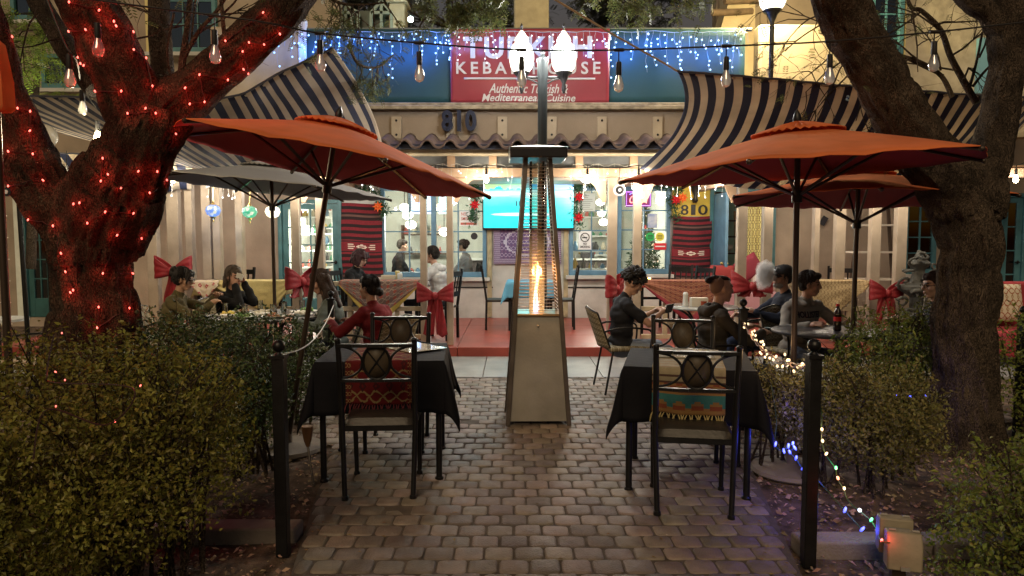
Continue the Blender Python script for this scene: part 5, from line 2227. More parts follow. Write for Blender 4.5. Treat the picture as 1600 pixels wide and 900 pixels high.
for i, (x, y) in enumerate(((-.2, -.12), (.14, .1), (.1, -.12), (-.2, .34), (.26, .36), (-.46, .02))):
    mb = MB()
    p = T1 + Vector((x, y, .742))
    mb.lathe([(.026, 0), (.033, .12), (.031, .12), (.024, .006), (0, .006)], 14, p)
    S('drinking_glass', ('clear glass beside the yellow rice', 'clear glass behind the middle platter', 'clear glass right of the middle platter', 'clear glass at the far side near the napkin', 'clear glass at the far right of the crowded table', 'clear glass at the olive cardigan elbow')[i], 'glass', mb, glass('tumbler', (.9, .92, .92), .18), 'drinking glasses on the crowded table')
for i, (x, y, a) in enumerate(((.02, -.2, .4), (.3, .02, 1.2), (-.3, -.36, 2))):
    mb = MB()
    p = T1 + Vector((x, y, .743))
    for k in range(3):
        mb.box(p + Vector((rnd.uniform(-.01, .01), rnd.uniform(-.01, .01), .006 + .012 * k)), (.13, .10, .008), rotz(a + k * .4))
    S('napkin', ('crumpled white napkin at the near side of the platter', 'crumpled white napkin beside the flat bread', 'crumpled white napkin between rice and salad')[i], 'napkin', mb, mat('paper_white', (.7, .68, .64), .9), 'napkins on the crowded table')
# cola bottle, shakers, caddies
p = T2 + Vector((.07, -.05, .742))
t = T('cola_bottle', 'plastic cola bottle with red label on the black round table', 'bottle', p)
mb = MB()
mb.lathe([(.028, 0), (.034, .012), (.034, .07), (.031, .085), (.031, .125), (.034, .14), (.030, .165), (.015, .20), (.013, .215)], 18)
mk('bottle_body', mb, mat('cola', (.018, .007, .005), .08, spec=.8), t)
mb = MB()
mb.lathe([(.0325, .086), (.0325, .124)], 18)
mk('bottle_label', mb, mat('cola_red', (.5, .015, .02), .4), t)
mb = MB()
mb.lathe([(.015, .216), (.015, .235), (.0, .236)], 12)
mk('bottle_cap', mb, mat('cola_red', (.5, .015, .02)), t)
for i, (dx, dy) in enumerate(((.16, -.12), (.20, -.07))):
    t = T('shaker', ('salt shaker with steel lid nearer the cola bottle', 'pepper shaker with steel lid nearer the umbrella pole')[i], 'shaker', T2 + Vector((dx, dy, .742)), 0, 'shakers on the black round table')
    mb = MB()
    mb.lathe([(.02, 0), (.023, .01), (.018, .055)], 12)
    mk('jar', mb, mat('shaker_glass', (.4, .4, .38), .15), t)
    mb = MB()
    mb.lathe([(.02, .056), (.02, .07), (.01, .082)], 12)
    mk('lid', mb, mat('eyelet_metal', (.6, .58, .5)), t)
p = T3 + Vector((-.05, -.05, .762))
mb = MB()
mb.b2(p.x - .09, p.x + .10, p.y - .05, p.y + .05, p.z, p.z + .10)
S('napkin_holder', 'pale napkin box on the glass topped table', 'napkin holder', mb, mat('paper_cream', (.55, .52, .45), .8))
mb = MB()
mb.lathe([(.03, 0), (.033, .02), (.028, .13), (.033, .14), (.02, .165)], 14, p + Vector((-.15, .0, 0)))
S('sugar_jar', 'glass sugar jar with steel lid on the glass topped table', 'jar', mb, mat('jar_pale', (.55, .56, .54), .2))
mb = MB()
mb.lathe([(.03, 0), (.035, .07), (.03, .07), (.0, .068)], 14, p + Vector((.03, -.12, 0)))
S('tea_glass', 'small glass of red tea on the glass topped table', 'glass', mb, mat('tea', (.22, .04, .015), .1, spec=.7))
mb = MB()
mb.box(p + Vector((.12, -.16, .008)), (.10, .16, .012), rotz(.3))
S('wallet', 'dark folded wallet on the glass topped table', 'wallet', mb, mat('dark_leather', (.02, .018, .018), .5))
# things on the railing table of the black dressed diner
zt = ZD + .785
def at(px, Y):
    return W(px, 430, Y).x
mb = MB()
x = at(607, 9.85)
mb.b2(x - .10, x + .10, 9.82, 9.92, zt, zt + .13)
S('napkin_box', 'cream printed napkin box on the railing table', 'napkin holder', mb, rug_material('box_print', (.50, .44, .34), (.22, .18, .12), (.42, .36, .26), 4, 3))
mb = MB()
x = at(625, 9.85)
mb.lathe([(.035, 0), (.037, .13), (.037, .15), (.03, .16)], 14, (x, 9.84, zt))
S('jar', 'small white jar beside the cream napkin box', 'jar', mb, mat('jar_white', (.62, .68, .70), .3))
mb = MB()
mb.lathe([(.03, 0), (.03, .15), (.034, .16), (.034, .185)], 14, (at(620, 9.9), 9.96, zt))
S('jar', 'yellow lidded jar behind the cream napkin box', 'jar', mb, mat('jar_yellow', (.50, .42, .16), .4))
mb = MB()
mb.b2(at(634, 9.9), at(652, 9.9), 9.80, 10.0, zt, zt + .03)
S('plate', 'white rectangular plate on the railing table by the paired posts', 'plate', mb, wht)
mb = MB()
mb.b2(at(560, 9.8), at(590, 9.8), 9.75, 9.98, zt + .0, zt + .018)
S('magazine', 'open white magazine in front of the black dressed diner', 'magazine', mb, mat('paper_white', (.7, .68, .64)))
# ================================================================== people
def seg_prims_mesh(prims, infl):
    mb = MB()
    for p in prims:
        if p[0] == 'c':
            _, a, b, ra, rb = p
            a, b = Vector(a), Vector(b)
            ra, rb = max(.003, ra + infl), max(.003, rb + infl)
            mb.ell(a, ra, 12, 8)
            mb.ell(b, rb, 12, 8)
            if (b - a).length > 1e-4:
                mb.tube([a, b], [ra, rb], 14)
        else:
            _, c, r, M = p
            mb.ell(c, (r[0] + infl, r[1] + infl, r[2] + infl), 18, 12, M)
    return mb


def blob(name, prims, m, parent, vox=.008, infl=0.0, amp=0.0, fq=14, smooth_it=4, st=(1, 1, 1)):
    mb = seg_prims_mesh(prims, infl)
    me = bpy.data.meshes.new('tmp')
    me.from_pydata(mb.v, [], mb.f)
    o = bpy.data.objects.new('tmp', me)
    COL.objects.link(o)
    r = o.modifiers.new('r', 'REMESH')
    r.mode = 'VOXEL'
    r.voxel_size = vox
    if smooth_it:
        s = o.modifiers.new('s', 'SMOOTH')
        s.factor = .5
        s.iterations = smooth_it
    dg = bpy.context.evaluated_depsgraph_get()
    nm = bpy.data.meshes.new_from_object(o.evaluated_get(dg))
    bpy.data.objects.remove(o)
    bpy.data.meshes.remove(me)
    nm.name = name
    if amp:
        nv = len(nm.vertices)
        co = np.empty(nv * 3)
        no = np.empty(nv * 3)
        nm.vertices.foreach_get('co', co)
        nm.vertices.foreach_get('normal', no)
        co = co.reshape(-1, 3)
        no = no.reshape(-1, 3)
        d = np.array([noise.noise(Vector((c[0] * fq * st[0], c[1] * fq * st[1], c[2] * fq * st[2]))) for c in co])
        co += no * (d * amp)[:, None]
        nm.vertices.foreach_set('co', co.ravel())
    mats = m if isinstance(m, (list, tuple)) else [m]
    for x in mats:
        nm.materials.append(x)
    nm.shade_smooth()
    ob = bpy.data.objects.new(name, nm)
    link(ob, parent)
    return ob


def ik(S_, Tg, l1, l2, pole):
    S_, Tg = Vector(S_), Vector(Tg)
    d = Tg - S_
    L = min(d.length, l1 + l2 - .005)
    d.normalize()
    Tg = S_ + d * L
    a = (l1 * l1 - l2 * l2 + L * L) / (2 * L)
    h = math.sqrt(max(l1 * l1 - a * a, 0))
    p = Vector(pole)
    p = p - d * p.dot(d)
    p.normalize()
    return S_ + d * a + p * h, Tg


SKIN = {}
def skin(col):
    col = tuple(c * .9 for c in col)
    k = 'skin_%d_%d' % (int(col[0] * 100), int(col[1] * 100))
    return mat(k, col, .5, var=.12, vs=25, spec=.35, bump=.08, bs=200)


def cloth(col, tag_=None, bumpy=.35):
    return mat('fabric_%d_%d_%d' % tuple(int(c * 500) for c in col), col, .85, var=.25, vs=9, bump=bumpy, bs=35, spec=.2)


def hair_mat(col):
    m = mat('hair_%d_%d' % (int(col[0] * 500), int(col[2] * 500)), col, .58, var=.5, vs=40, bump=.6, bs=110, spec=.3)
    return m


def person(label, loc, rz, lean=.1, head=(0, 0), lh=(-.2, .35, .72), rh=(.2, .35, .72), hair='short', hcol=(.015, .011, .009), sk=(.42, .25, .17), top=(.1, .1, .1), sleeve=1.0, pants=(.03, .035, .05), seat=.46, sc=1.0, wide=1.0, extra=(), side=0.0, knee_out=.10, hood=False, curl=.5, group='seated diners', legs=True, feet_fwd=0.0, pole=(.75, -.35, -.75)):
    """local frame: facing +Y; head=(yaw,pitch) in radians, pitch>0 looks down"""
    P_ = Vector((0, -.03, seat + .10))
    up = Vector((math.sin(side), math.sin(lean) * math.cos(side), math.cos(lean) * math.cos(side)))
    Sp = P_ + up * (.46 * sc)
    Nk = Sp + up * .035 + Vector((0, .015, 0))
    Rh = Matrix.Rotation(head[0], 3, 'Z') @ Matrix.Rotation(-head[1], 3, 'X')
    Hd = Nk + Vector((0, .02, .075)) + Rh @ Vector((0, .025, .085))
    sw = .175 * wide * sc
    skn, tp, bt = [], [], []
    # torso
    Mt = Matrix.Rotation(-lean, 3, 'X')
    tors = [('e', P_ + Vector((0, 0, .01)), (.165 * wide, .125, .12), Mt), ('e', P_ + up * .16, (.148 * wide, .112, .15), Mt), ('e', P_ + up * .32, (.168 * wide, .118, .16), Mt),
            ('c', Sp + Vector((-sw * .8, 0, -.035)), Sp + Vector((sw * .8, 0, -.035)), .064, .064), ('c', Sp + Vector((0, 0, -.02)), Nk, .07, .052)]
    tp += tors
    skn += tors
    neck = [('c', Nk - Vector((0, 0, .02)), Hd + Rh @ Vector((0, -.015, -.06)), .05, .048)]
    skn += neck
    ends = []
    for s, tg in ((-1, lh), (1, rh)):
        Sh = Sp + Vector((s * sw, 0, -.045))
        el, wr = ik(Sh, tg, .275 * sc, .245 * sc, (s * pole[0], pole[1], pole[2]))
        skn += [('c', Sh, el, .045, .037), ('c', el, wr, .036, .025)]
        if sleeve > .9:
            tp += [('c', Sh, el, .048, .042), ('c', el, el.lerp(wr, .93), .042, .033)]
        else:
            tp += [('c', Sh, Sh.lerp(el, .62), .052, .052)]
        f = (wr - el).normalized()
        ends.append((s, wr, f))
        # hand: palm and five fingers
        n_ = Vector((-s * .6, .2, -.75))
        n_ = (n_ - f * n_.dot(f)).normalized()
        sd = f.cross(n_).normalized() * s
        if sd.x * s > 0:
            sd = -sd
        skn += [('c', wr, wr + f * .045 + sd * .012, .026, .024), ('c', wr, wr + f * .045 - sd * .014, .025, .023), ('c', wr + f * .05 + sd * .022, wr + f * .05 - sd * .022, .017, .016)]
        for k, (o_, ln) in enumerate(((.031, .88), (.010, 1.0), (-.011, .95), (-.031, .76))):
            b0 = wr + f * .066 + sd * o_
            d1 = (f * math.cos(curl * .7) + n_ * math.sin(curl * .7) + sd * o_ * 3).normalized()
            d2 = (f * math.cos(curl * 1.8) + n_ * math.sin(curl * 1.8) + sd * o_ * 2).normalized()
            m1_ = b0 + d1 * .045 * ln
            skn += [('c', b0, m1_, .0098, .0088), ('c', m1_, m1_ + d2 * .036 * ln, .0088, .0072)]
        b0 = wr + f * .022 + sd * .028
        d1 = (f * .6 + sd * .75 + n_ * .25).normalized()
        d2 = (f * .9 + sd * .2 + n_ * .4).normalized()
        skn += [('c', b0, b0 + d1 * .035, .0125, .0105), ('c', b0 + d1 * .035, b0 + d1 * .035 + d2 * .032, .0105, .008)]
    # legs
    shoe = []
    if legs:
        for s in (-1, 1):
            hp = Vector((s * .088, .02, seat + .075))
            kn = Vector((s * (.07 + knee_out), .41 * sc, seat + .065))
            an = Vector((s * (.07 + knee_out), .41 * sc - .02 + feet_fwd, .085))
            L_ = [('c', hp, kn, .076, .054), ('c', kn, an, .052, .040)]
            bt += L_
            skn += [('c', hp, kn, .07, .048), ('c', kn, an, .045, .032), ('c', an, an + Vector((0, .12, -.045)), .032, .026)]
            shoe += [('c', an + Vector((0, -.02, -.04)), an + Vector((0, .16, -.05)), .043, .034)]
        bt += [('e', P_ - Vector((0, 0, .02)), (.172 * wide, .13, .105), None)]
    # head
    def h(x, y, z):
        return Hd + Rh @ Vector((x * sc, y * sc, z * sc))
    skn += [('e', h(0, -.012, .02), (.074, .092, .098), Rh), ('e', h(0, .018, -.045), (.058, .068, .066), Rh), ('c', h(-.022, .05, -.088), h(.022, .05, -.088), .022, .022), ('c', h(-.03, .062, .028), h(.03, .062, .028), .022, .022),
            ('c', h(0, .082, .018), h(0, .098, -.022), .009, .0135), ('c', h(-.012, .085, -.026), h(.012, .085, -.026), .009, .009), ('c', h(-.016, .078, -.055), h(.016, .078, -.055), .0105, .0105), ('c', h(-.013, .077, -.067), h(.013, .077, -.067), .010, .010),
            ('e', h(-.045, .045, -.02), (.026, .026, .03), Rh), ('e', h(.045, .045, -.02), (.026, .026, .03), Rh), ('e', h(-.076, -.008, -.008), (.012, .022, .033), Rh), ('e', h(.076, -.008, -.008), (.012, .022, .033), Rh)]
    sm = skin(sk)
    lip = mat('lips', (sk[0] * .75, sk[1] * .45, sk[2] * .45), .4)
    eye = mat('eye_dark', (.02, .015, .012), .2)
    brow = hair_mat(hcol)
    body = blob('person', skn, [sm, lip, eye, brow], None, .0068, -.001, smooth_it=3)
    me = body.data
    n = len(me.polygons)
    ct = np.empty(n * 3)
    me.polygons.foreach_get('center', ct)
    ct = ct.reshape(-1, 3)
    Ri = np.array(Rh.transposed())
    lc = (ct - np.array(Hd)) @ np.array(Rh) / sc
    mi = np.zeros(n, dtype=np.int32)
    ax = np.abs(lc[:, 0])
    mi[(lc[:, 1] > .05) & (((ax - .031) / .016) ** 2 + ((lc[:, 2] - .006) / .0075) ** 2 < 1)] = 2
    mi[(lc[:, 1] > .05) & (((ax - .032) / .021) ** 2 + ((lc[:, 2] - .030) / .006) ** 2 < 1)] = 3
    mi[(lc[:, 1] > .07) & ((lc[:, 0] / .024) ** 2 + ((lc[:, 2] + .061) / .011) ** 2 < 1)] = 1
    me.polygons.foreach_set('material_index', mi)
    body.location = loc
    body.rotation_euler = (0, 0, rz)
    body['label'] = label
    body['category'] = 'person'
    if group:
        body['group'] = group
    blob('sweatshirt' if sleeve > .9 else 'tee_shirt', tp, cloth(top), body, .009, .008, .012, 10, 3, (1, 1, 1.9))
    if legs:
        blob('trousers', bt, cloth(pants), body, .010, .006, .013, 12)
        for s_ in shoe:
            blob('shoe', [s_], mat('shoe_dark', (.02, .02, .022), .5), body, .012, .002)
    if hood:
        hd = [('c', Nk + Vector((-.07, -.03, .01)), Nk + Vector((-.05, -.10, -.03)), .035, .045), ('c', Nk + Vector((.07, -.03, .01)), Nk + Vector((.05, -.10, -.03)), .035, .045), ('c', Nk + Vector((-.05, -.10, -.03)), Nk + Vector((.05, -.10, -.03)), .05, .05), ('c', Nk + Vector((-.07, -.02, .01)), Nk + Vector((-.04, .07, -.03)), .03, .022), ('c', Nk + Vector((.07, -.02, .01)), Nk + Vector((.04, .07, -.03)), .03, .022)]
        blob('hood', hd, cloth(top), body, .010, .0, .008, 18)
    # hair in head coordinates
    hp_ = []
    px_seed = abs(loc[0]) * 31 + abs(loc[1])
    hm = hair_mat(hcol)
    amp, fq, st = .012, 30, (1, 1, .35)
    E = lambda x, y, z, a, b, c: hp_.append(('e', h(x, y, z), (a, b, c), Rh))
    C = lambda a, b, ra, rb: hp_.append(('c', h(*a), h(*b), ra, rb))
    if hair != 'none':
        if hair != 'undercut':
            E(0, -.028, .040, .084, .092, .092)
            E(0, .015, .075, .062, .07, .05)
    if hair in ('short',):
        E(0, -.05, .0, .078, .06, .07)
        E(0, .05, .092, .06, .04, .03)
    if hair == 'updo':
        E(0, -.05, .0, .08, .065, .075)
        E(0, -.115, .05, .05, .045, .05)
        E(.02, -.10, .095, .04, .04, .035)
        for s in (-1, 1):
            C((s * .05, .065, .08), (s * .078, .055, -.03), .022, .010)
        C((-.03, .075, .088), (.04, .078, .06), .026, .02)
    if hair == 'bob':
        for s in (-1, 1):
            for k in range(5):
                C((s * .07, -.05 + k * .022, .05), (s * .085, -.05 + k * .026, -.085), .028, .02)
        for k in range(5):
            C((-.06 + .03 * k, -.09, .04), (-.06 + .03 * k, -.095, -.09), .03, .022)
        for k in range(6):
            C((-.05 + .02 * k, .055, .10), (-.055 + .022 * k, .088, .045), .02, .012)
    if hair == 'long':
        for s in (-1, 1):
            for k in range(4):
                C((s * .066, -.05 + k * .016, .07), (s * .084, -.06 + k * .012, -.09), .026, .026)
                C((s * .084, -.06 + k * .012, -.09), (s * (.10 + .01 * k), -.03 + .022 * k, -.27), .028, .016)
        for k in range(5):
            C((-.06 + .03 * k, -.085, .03), (-.08 + .04 * k, -.11, -.28), .034, .024)
    if hair == 'side':
        E(0, -.06, -.01, .078, .055, .075)
        for s in (-1, 1):
            C((s * .05, .0, .09), (s * .080, -.04, -.04), .03, .018)
            C((s * .080, -.04, -.04), (s * .07, -.08, -.12), .02, .018)
        C((-.02, -.09, .0), (0, -.10, -.15), .05, .03)
    if hair == 'low_bun':
        E(0, -.05, .0, .08, .065, .075)
        E(0, -.125, -.045, .045, .04, .042)
        C((0, -.10, -.02), (0, -.13, -.05), .03, .03)
        amp = .006
    if hair == 'curly':
        rr = random.Random(3)
        for k in range(95):
            a = rr.uniform(0, 6.28)
            e_ = rr.uniform(-.25, 1.4)
            v = Vector((math.cos(a) * math.cos(e_), math.sin(a) * math.cos(e_), math.sin(e_)))
            if v.y > .72 and v.z < .35:
                continue
            E(v.x * .108, -.022 + v.y * .115, .035 + v.z * .115, .026, .026, .026)
        amp, fq, st = .026, 55, (1, 1, 1)
    if hair == 'undercut':
        E(0, -.015, .078, .056, .090, .038)
        E(0, -.130, .070, .034, .034, .032)
        C((0, -.08, .09), (0, -.12, .08), .03, .02)
        amp = .006
        mb_ = []
    if hp_:
        blob('hair', hp_, hm, body, .0075, 0, amp, fq, 2, st)
    fall = {'long': .26, 'bob': .10, 'side': .12, 'short': .035, 'updo': .05, 'low_bun': .03}.get(hair)
    if fall:
        rl = random.Random(int(px_seed * 7) % 999)
        mb = MB()
        for k in range(230):
            az = rl.uniform(0, 2 * PI)
            # crown outwards over the cap, then hanging
            fr_ = math.sin(az) > .55
            el1 = rl.uniform(.35, .75) if fr_ else rl.uniform(-.55, .25)
            pts = []
            el0 = rl.uniform(.9, 1.45)
            for j in range(6):
                e_ = el0 + (el1 - el0) * j / 5
                o_ = 1.03 + rl.uniform(0, .03)
                pts.append((.084 * math.cos(e_) * math.cos(az) * o_, -.026 + .094 * math.cos(e_) * math.sin(az) * o_, .042 + .094 * math.sin(e_) * o_))
            if not fr_:
                x_, y_, z_ = pts[-1]
                for j in range(1, 4):
                    pts.append((x_ * (1 + .05 * j) + rl.uniform(-.006, .006), y_ + rl.uniform(-.006, .006), z_ - fall * rl.uniform(.6, 1.1) * j / 3))
            q_ = [h(*p) for p in pts]
            r0 = rl.uniform(.0022, .0045)
            mb.tube(q_, [r0 * (1 - .75 * j / len(q_)) for j in range(len(q_))], 4, cap=False)
        mk('hair_locks', mb, hm, body)
    if hair == 'undercut':
        blob('shaved_hair', [('e', h(0, -.035, .028), (.0745, .078, .088), Rh)], mat('stubble', (.20, .12, .08), .8, bump=.5, bs=300), body, .0075)
    # extras
    if 'glasses' in extra:
        mb = MB()
        for s in (-1, 1):
            mb.tube([h(s * .032 + .023 * math.cos(a), .094 - .02 * abs(math.cos(a)) * .3, .004 + .018 * math.sin(a)) for a in [2 * PI * k / 14 for k in range(14)]], .0028, 5, closed=True)
            mb.tube([h(s * .055, .088, .008), h(s * .078, .0, .010)], .0025, 5)
        mb.tube([h(-.01, .096, .008), h(.01, .096, .008)], .0025, 5)
        mk('glasses', mb, mat('glasses_frame', (.02, .018, .018), .3), body)
    if 'cap' in extra:
        cm = mat('cap_fabric', (.02, .021, .024), .7, bump=.3, bs=150)
        mb = MB()
        pr = [(.092, 0), (.096, .025), (.088, .065), (.06, .095), (.0, .105)]
        M = Rh @ Matrix.Diagonal((.95, 1.12, 1.0))
        mb.lathe(pr, 22, h(0, -.016, .035), M)
        cp_ = mk('cap', mb, cm, body)
        mb = MB()
        mb.grid(lambda u, v: h((u - .5) * .15 * (1 - .25 * v * v), .075 + .075 * v * math.sin(PI * (.12 + .76 * u)) - .03 * abs(u - .5) * 2, .045 - .012 * v - .03 * (2 * u - 1) ** 2), 12, 6)
        mk('brim', mb, cm, cp_, solid=.005)
        mb = MB()
        mb.ell(h(0, .093, .075), (.026, .006, .014), 10, 6, Rh)
        mk('cap_patch', mb, mat('white_board', (.72, .74, .76)), cp_)
    if 'beard' in extra:
        blob('beard', [('e', h(0, .035, -.075), (.056, .056, .042), Rh)], mat('grey_beard', (.30, .28, .26), .8, bump=.6, bs=200), body, .008, 0, .005, 60)
    if 'print' in extra:
        q0 = P_ + up * .33 + Vector((0, .118 * math.cos(lean), 0))
        mb = MB()
        mb.tube([q0 + Vector((-.055 + .0275 * k, .028 - .25 * (k - 2) ** 2 * .004, .005 * (k % 2))) for k in range(5)], .006, 5)
        mk('shirt_print', mb, mat('white_print', (.55, .54, .5), .8), body)
    body['h0'] = 1
    hw_ = [Matrix.Rotation(rz, 3, 'Z') @ wr + Vector(loc) for s, wr, f in ends]
    del body['h0']
    return body, hw_, (Matrix.Rotation(rz, 3, 'Z') @ Hd + Vector(loc))


def place(px, py, Y, rz, seat=.46, lean=.1, head=(0, 0), sc=1.0, z0=.02, side=0):
    """ground position so that the head lands where the photograph shows it"""
    q = W(px, py, Y)
    up = Vector((math.sin(side), math.sin(lean) * math.cos(side), math.cos(lean) * math.cos(side)))
    Nk = Vector((0, -.03, seat + .10)) + up * (.46 * sc + .035) + Vector((0, .015, 0))
    Rh = Matrix.Rotation(head[0], 3, 'Z') @ Matrix.Rotation(-head[1], 3, 'X')
    Hd = Nk + Vector((0, .02, .075)) + Rh @ Vector((0, .025, .085))
    Hw = Matrix.Rotation(rz, 3, 'Z') @ Hd
    return Vector((q.x - Hw.x, q.y - Hw.y, z0)), q.z - z0 - Hd.z

def seat_for(px, py, Y, rz, **k):
    """seat height correction keeps the head level; returns loc and seat"""
    s0 = k.pop('seat', .46)
    loc, dz = place(px, py, Y, rz, seat=s0, **k)
    return loc, s0 + max(-.10, min(.12, dz))

def diner(label, chair_label, px, py, Y, rz, z0=.02, chair=patio_chair, chm=slingm, **kw):
    pk = {k: kw[k] for k in ('lean', 'head', 'sc', 'side') if k in kw}
    loc, st_ = seat_for(px, py, Y, rz, z0=z0, **pk)
    res = person(label, loc, rz, seat=st_, **kw)
    if chair_label:
        if chair is patio_chair:
            chair(chair_label, (loc.x, loc.y, z0), rz, chm)
        else:
            chair(chair_label, (loc.x, loc.y, z0), rz)
    return res

dark = (.012, .009, .008)
# left round table
diner('woman with black pinned up hair and glasses in an olive cardigan at the crowded table', 'patio chair with ikat cushion behind the olive cardigan', 287, 437, 7.45, R(-82), lean=.16, head=(-.05, .18), lh=(-.16, .40, .92), rh=(.10, .42, .86), hair='updo', hcol=dark, sk=(.40, .23, .15), top=(.085, .068, .03), extra=('glasses',), wide=.95, chm=cushm, curl=.9)
_, hw1, hd1 = diner('woman with greying brown hair in black wiping her mouth with a napkin', 'patio chair under the woman wiping her mouth', 366, 437, 7.95, R(-118), lean=.10, head=(-.1, .12), lh=(-.075, .16, 1.04), rh=(.065, .17, 1.03), pole=(.25, .1, -1), hair='side', hcol=(.10, .075, .058), sk=(.50, .28, .20), top=(.012, .012, .014), wide=.95, curl=1.0)
mb = MB()
q = (hw1[0] + hw1[1]) / 2 + Vector((.02, -.03, .075))
for k in range(3):
    mb.box(q + Vector((0, -.012 * k, .01 * k)), (.065, .012, .055), rotz(.3 * k - .3) @ Matrix.Rotation(.3, 3, 'Y'))
S('napkin', 'white paper napkin held to the mouth of the woman in black', 'napkin', mb, mat('paper_white', (.7, .68, .64)))
diner('woman with long brown hair in a grey green sweatshirt looking down at the table', 'patio chair under the long haired woman', 500, 442, 7.1, R(104), lean=.12, head=(-.05, .32), lh=(-.24, .36, .74), rh=(.16, .38, .74), hair='long', hcol=(.035, .018, .012), sk=(.45, .25, .18), top=(.105, .12, .105), wide=1.05, extra=('print',))
diner('girl with a dark low bun in a dark red sweater, seen from behind', 'patio chair with sling back under the girl in dark red', 576, 470, 6.6, R(52), lean=.16, head=(.30, .05), lh=(-.26, .36, .76), rh=(.05, .40, .74), hair='low_bun', hcol=dark, sk=(.48, .28, .20), top=(.15, .012, .016), sc=.94, wide=.92)
# porch rail table
diner('person with dark red bob in a black tee reading at the railing table', 'black slatted chair under the person with the dark red bob', 563, 404, 10.05, R(-105), z0=ZD, chair=slat_chair, lean=.18, head=(-.1, .4), lh=(-.14, .36, .80), rh=(.16, .42, .82), hair='bob', hcol=(.03, .008, .012), sk=(.55, .36, .29), top=(.012, .012, .015), sleeve=.4, extra=('glasses',))
diner('dark haired person in a white hooded sweatshirt at the paired posts', 'black slatted chair under the white hooded sweatshirt', 674, 399, 10.05, R(70), z0=ZD, chair=slat_chair, lean=.14, head=(.2, .15), hair='short', hcol=dark, sk=(.45, .27, .2), top=(.52, .56, .60), hood=True, lh=(-.16, .36, .80), rh=(.16, .36, .80))
# indoors
def indoor_chair(lab, loc, rz):
    return slat_chair(lab, loc, rz, 'black chairs inside the restaurant')
diner('man with short dark hair in black sitting inside the left window', 'black chair inside the window under the man in black', 629, 364, 14.3, R(-75), z0=.1, chair=indoor_chair, lean=.12, head=(-.1, .15), hair='short', hcol=(.02, .014, .01), sk=(.5, .3, .22), top=(.012, .013, .016), wide=1.1, group='guests inside the restaurant')
diner('person with a dark bun in grey sitting inside the left window', 'black chair inside the window under the person in grey', 722, 367, 14.3, R(80), z0=.1, chair=indoor_chair, lean=.1, head=(.1, .05), hair='updo', hcol=dark, sk=(.45, .28, .2), top=(.16, .15, .15), group='guests inside the restaurant')
# right side
_, hwc, _ = diner('person with black curly hair in a black tee looking at a phone', 'patio chair with patterned sling behind the curly haired person', 990, 449, 7.15, R(-84), lean=.05, head=(-.15, .55), lh=(-.05, .34, .80), rh=(.10, .36, .80), hair='curly', hcol=(.008, .007, .007), sk=(.42, .25, .18), top=(.013, .014, .018), sleeve=.4, pants=(.20, .24, .30), feet_fwd=.12)
mb = MB()
q = hwc[1] + Vector((.07, -.03, .04))
mb.box(q, (.075, .012, .14), Matrix.Rotation(.9, 3, 'X') @ rotz(.2))
S('phone', 'dark phone in the hands of the curly haired person', 'phone', mb, mat('phone_black', (.01, .01, .012), .15))
diner('person with an undercut and small bun in an olive hoodie, in profile', 'patio chair with patterned sling behind the olive hoodie', 1128, 464, 6.0, R(-80), lean=.06, head=(.0, .05), hair='undercut', hcol=(.025, .016, .01), sk=(.48, .29, .19), top=(.05, .043, .032), hood=True, lh=(-.12, .36, .76), rh=(.12, .38, .74))
_, hwv, hdv = diner('man in black cap and navy jacket leaning back and breathing out vapour', 'patio chair under the man in the black cap', 1222, 434, 7.35, R(94), lean=-.16, head=(.12, -.05), hair='short', hcol=(.05, .045, .042), sk=(.44, .26, .18), top=(.016, .02, .035), pants=(.03, .042, .085), extra=('cap', 'beard'), wide=1.08, lh=(-.16, .30, .80), rh=(.15, .34, .74), feet_fwd=.1)
_, hwh, hdh = diner('young man in a grey hooded sweatshirt printed with letters at the black table', 'patio chair under the grey hooded sweatshirt', 1266, 453, 6.75, R(-165), lean=.20, head=(.85, .08), hair='short', hcol=(.028, .017, .011), sk=(.52, .31, .22), top=(.27, .25, .215), hood=True, wide=1.06, lh=(-.26, .40, .76), rh=(.20, .42, .75))
diner('person with glasses sipping through a straw, half hidden by the thick trunk', 'patio chair behind the thick right trunk', 1458, 462, 6.4, R(85), lean=.05, head=(.05, .05), hair='short', hcol=(.04, .02, .015), sk=(.52, .32, .23), top=(.03, .03, .035), extra=('glasses',), lh=(-.12, .34, .80), rh=(.12, .36, .78))
# drink with straw
q = W(1438, 505, 6.3)
t = T('drink_cup', 'dark drink with a white straw in front of the person with glasses', 'cup', (q.x, q.y, .77))
mb = MB()
mb.lathe([(.028, 0), (.036, .12), (.034, .12), (0, .118)], 14)
mk('cup', mb, mat('cup_dark', (.05, .04, .04), .2), t)
mb = MB()
mb.tube([(0, 0, .02), (.035, .0, .30)], .0045, 6)
mk('straw', mb, mat('straw_white', (.75, .73, .7), .4), t)
t = T('side_table', 'small dark side table under the drink with a straw', 'table', (q.x, q.y, .02))
mb = MB()
mb.lathe([(0, .725), (.2, .725), (.2, .748), (0, .748)], 24)
mk('tabletop', mb, BLACK, t)
mb = MB()
mb.tube([(0, 0, .0), (0, 0, .724)], .025, 8)
mb.lathe([(.15, 0), (.14, .02), (.03, .03)], 18)
mk('leg', mb, BLACK, t)
